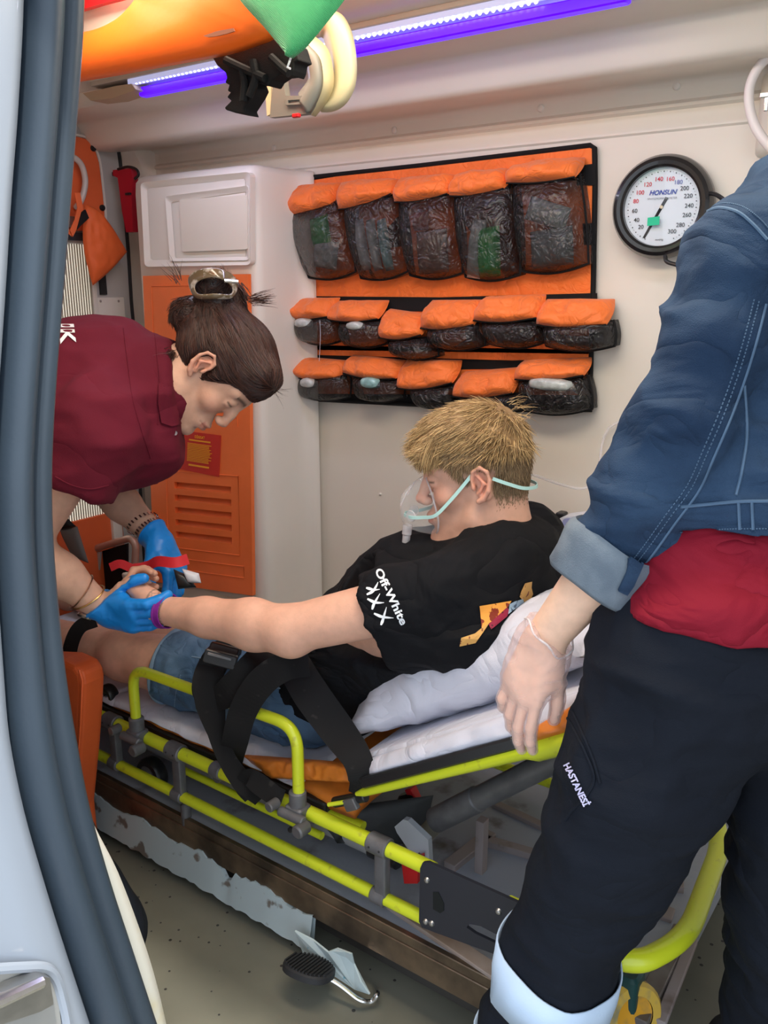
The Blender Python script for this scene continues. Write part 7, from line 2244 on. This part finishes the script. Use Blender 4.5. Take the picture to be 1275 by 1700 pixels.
# thin vinyl glove, ending at the finger roots' creases
vg = bpy.data.materials.new('thin_vinyl'); vg.use_nodes = True
nt = vg.node_tree; N = nt.nodes; L = nt.links
b = N['Principled BSDF']; b.inputs['Base Color'].default_value = (.86, .72, .72, 1); b.inputs['Roughness'].default_value = .28; b.inputs['Specular IOR Level'].default_value = .9
tr = N.new('ShaderNodeBsdfTransparent'); tr.inputs[0].default_value = (.98, .93, .92, 1); ms = N.new('ShaderNodeMixShader')
lw = N.new('ShaderNodeLayerWeight'); lw.inputs[0].default_value = .45
mr = N.new('ShaderNodeMapRange'); mr.inputs['To Min'].default_value = .12; mr.inputs['To Max'].default_value = .60
L.new(lw.outputs['Facing'], mr.inputs['Value']); L.new(mr.outputs[0], ms.inputs[0])
L.new(tr.outputs[0], ms.inputs[1]); L.new(b.outputs[0], ms.inputs[2]); L.new(ms.outputs[0], N['Material Output'].inputs[0])
G = Sdf(w4 - .24, w4 + .16, (), .0027, .0027)
bk = nrm(s3 - w4)
G.cap(w4 + bk * .045, w4 + dW * .02, .037, .032, .02)
G.cap(w4 + bk * .0, w4 + dW * .05, .034, .036, .02)
hand_sdf(G, w4, sc=.90, infl=.0014, **hW)
G.plane(w4 + bk * .010, nrm(bk + cR * .15), w4 - .09, w4 + .09)
def gd(V, N):
    d_ = np.clip(((V - w4) @ dW) / .10, 0, 1)
    a = 1 - np.abs(vnoise(V, (34, 34, 70), 81)) * 2
    return (.0030 * a + .0015 * vnoise(V, 90, 82)) * (1 - .8 * d_)
sdf_obj('vinyl_glove', G, vg, wom, disp=gd, it=1)

MB().tube([w4 + bk * .010 + .0365 * (math.cos(a) * nrm(np.cross(bk, cF)) + math.sin(a) * nrm(np.cross(bk, np.cross(bk, cF)))) + bk * (.006 * math.sin(2 * a) + .003 * math.sin(5 * a)) for a in np.linspace(0, 2 * math.pi, 49)[:-1]], .0014, 6, closed=True).build('glove_rim', mat('milky_rim', (.8, .74, .74), .3, alpha=.7), wom)
# pale box by the wall, glimpsed between her legs
bx = MB().box(WZ(1236, 1330, .13), (.16, .10, .26), bev=.01)
tag(bx.build('plastic_box', mat('milky_plastic', (.45, .44, .46), .4)), 'pale grey plastic box on the floor by the wall, glimpsed between the trouser legs', 'box')
bpy.data.objects['plastic_box'].location.z = .13 - WZ(1236, 1330, .13)[2] + .0
# ================================================================== safety straps over the man's hips
sf = thing('safety_harness', 'wide black webbing straps and buckle across the man\'s hips', 'straps', tuple(WY(400, 1150, 1.02)))
webm = weave(mat('black_webbing', (.0085, .0085, .0095), .7, spec=.35, color2=(.03, .028, .027), vscale=40, ramp=(.66, .72)), 500, .5, 'Z', .001)
def strap(name, pts, w, up=(0, 0, 1), m=None, t=.003, n=8):
    P_ = spline([WY(*q) for q in pts], n)
    S_ = []
    ws = w if hasattr(w, '__len__') else [w] * len(pts)
    wI = np.interp(np.linspace(0, 1, len(P_)), np.linspace(0, 1, len(ws)), ws)
    for i, p in enumerate(P_):
        T_ = nrm(P_[min(i + 1, len(P_) - 1)] - P_[max(i - 1, 0)]); S_.append(nrm(np.cross(T_, nrm(p - CP))))
    b = MB().ribbon(P_, S_, list(wI), t)
    return b.build(name, m or webm, sf, angle=60)
strap('lap_strap', [(462, 1062, 1.20), (480, 1090, 1.12), (515, 1150, 1.075), (562, 1215, 1.065), (592, 1258, 1.05), (600, 1295, 1.05), (592, 1318, 1.06)], [.050, .062, .066, .062, .052, .046, .03])
strap('lap_strap', [(512, 1102, 1.09), (470, 1108, 1.04), (432, 1135, 1.015), (404, 1180, 1.010), (390, 1232, 1.015), (384, 1264, 1.06), (384, 1280, 1.09)], [.046, .052, .054, .052, .050, .046, .04])
strap('thigh_strap', [(440, 1080, 1.10), (420, 1110, 1.03), (385, 1145, 1.005), (350, 1168, 1.01)], [.05, .060, .058, .04])
strap('thigh_strap', [(352, 1098, 1.03), (346, 1130, 1.0), (350, 1170, 1.0), (360, 1215, 1.005), (378, 1262, 1.01), (404, 1300, 1.02), (430, 1330, 1.03)], [.048, .060, .056, .036, .034, .040, .02])
strap('thigh_strap', [(398, 1066, 1.17), (372, 1080, 1.10), (356, 1100, 1.03), (340, 1140, 1.01), (338, 1160, 1.01)], [.045, .05, .055, .05, .035])
strap('strap_tail', [(470, 1325, 1.03), (452, 1318, 1.02), (428, 1300, 1.02), (412, 1290, 1.02), (402, 1306, 1.02), (414, 1326, 1.02)], [.03, .036, .038, .030, .028, .02])
bk_c = WY(366, 1094, 1.0)
R_b = np.array((nrm(Rt * .95 - Up * .25), nrm(np.cross(nrm(Rt * .95 - Up * .25), Fw)), -Fw)).T
o = MB().box(bk_c, (.062, .026, .016), R=R_b, bev=.004).build('buckle', M['black_plastic'], sf)
MB().box(bk_c + Up * .006 - Fw * .008, (.045, .005, .004), R=R_b, bev=.001).build('buckle_slot', M['grey_tube'], o)
MB().box(WY(372, 1080, 1.03), (.055, .022, .014), R=R_b, bev=.004).build('buckle', mat('brown_black_plastic', (.045, .025, .022), .35), sf)

# sewn details laid on the clothes
seam([(545, 1232), (520, 1196), (496, 1160), (476, 1146), (452, 1142), (425, 1150)], 1, shorts, 'side_seam', .0016, sm)
seam([(300, 1120), (292, 1150), (290, 1180), (296, 1200)], 1, shorts, 'hem_stitch', .0012, sm, dash=True)
seam([(318, 1090), (380, 1100), (430, 1112)], 1, shorts, 'side_seam', .0013, sm)
seam([(256, 545), (262, 600), (266, 650), (262, 705)], 1, polo, 'collar_seam', .0014, pol_m)
seam([(205, 545), (212, 600), (220, 660), (235, 715), (250, 760)], 1, polo, 'armhole_seam', .0012, pol_m)
seam([(92, 792), (120, 806), (150, 812), (180, 806)], 1, polo, 'sleeve_hem', .0016, pol_m)
seam([(585, 990), (590, 1020), (602, 1050), (612, 1072)], 1, tee, 'sleeve_hem', .0012, tee_m)

P_ = spline([WY(*q) for q in ((158, 1030, 1.10), (134, 1040, 1.06), (120, 1064, 1.045), (114, 1098, 1.05), (116, 1130, 1.075))], 8)
S_ = [nrm(np.cross(nrm(P_[min(i + 1, len(P_) - 1)] - P_[max(i - 1, 0)]), nrm(p - CP))) for i, p in enumerate(P_)]
tag(MB().ribbon(P_, S_, .032, .003).build('leg_strap', webm, None, angle=60), 'short dark strap over the man\'s near shin below the blue glove', 'strap')
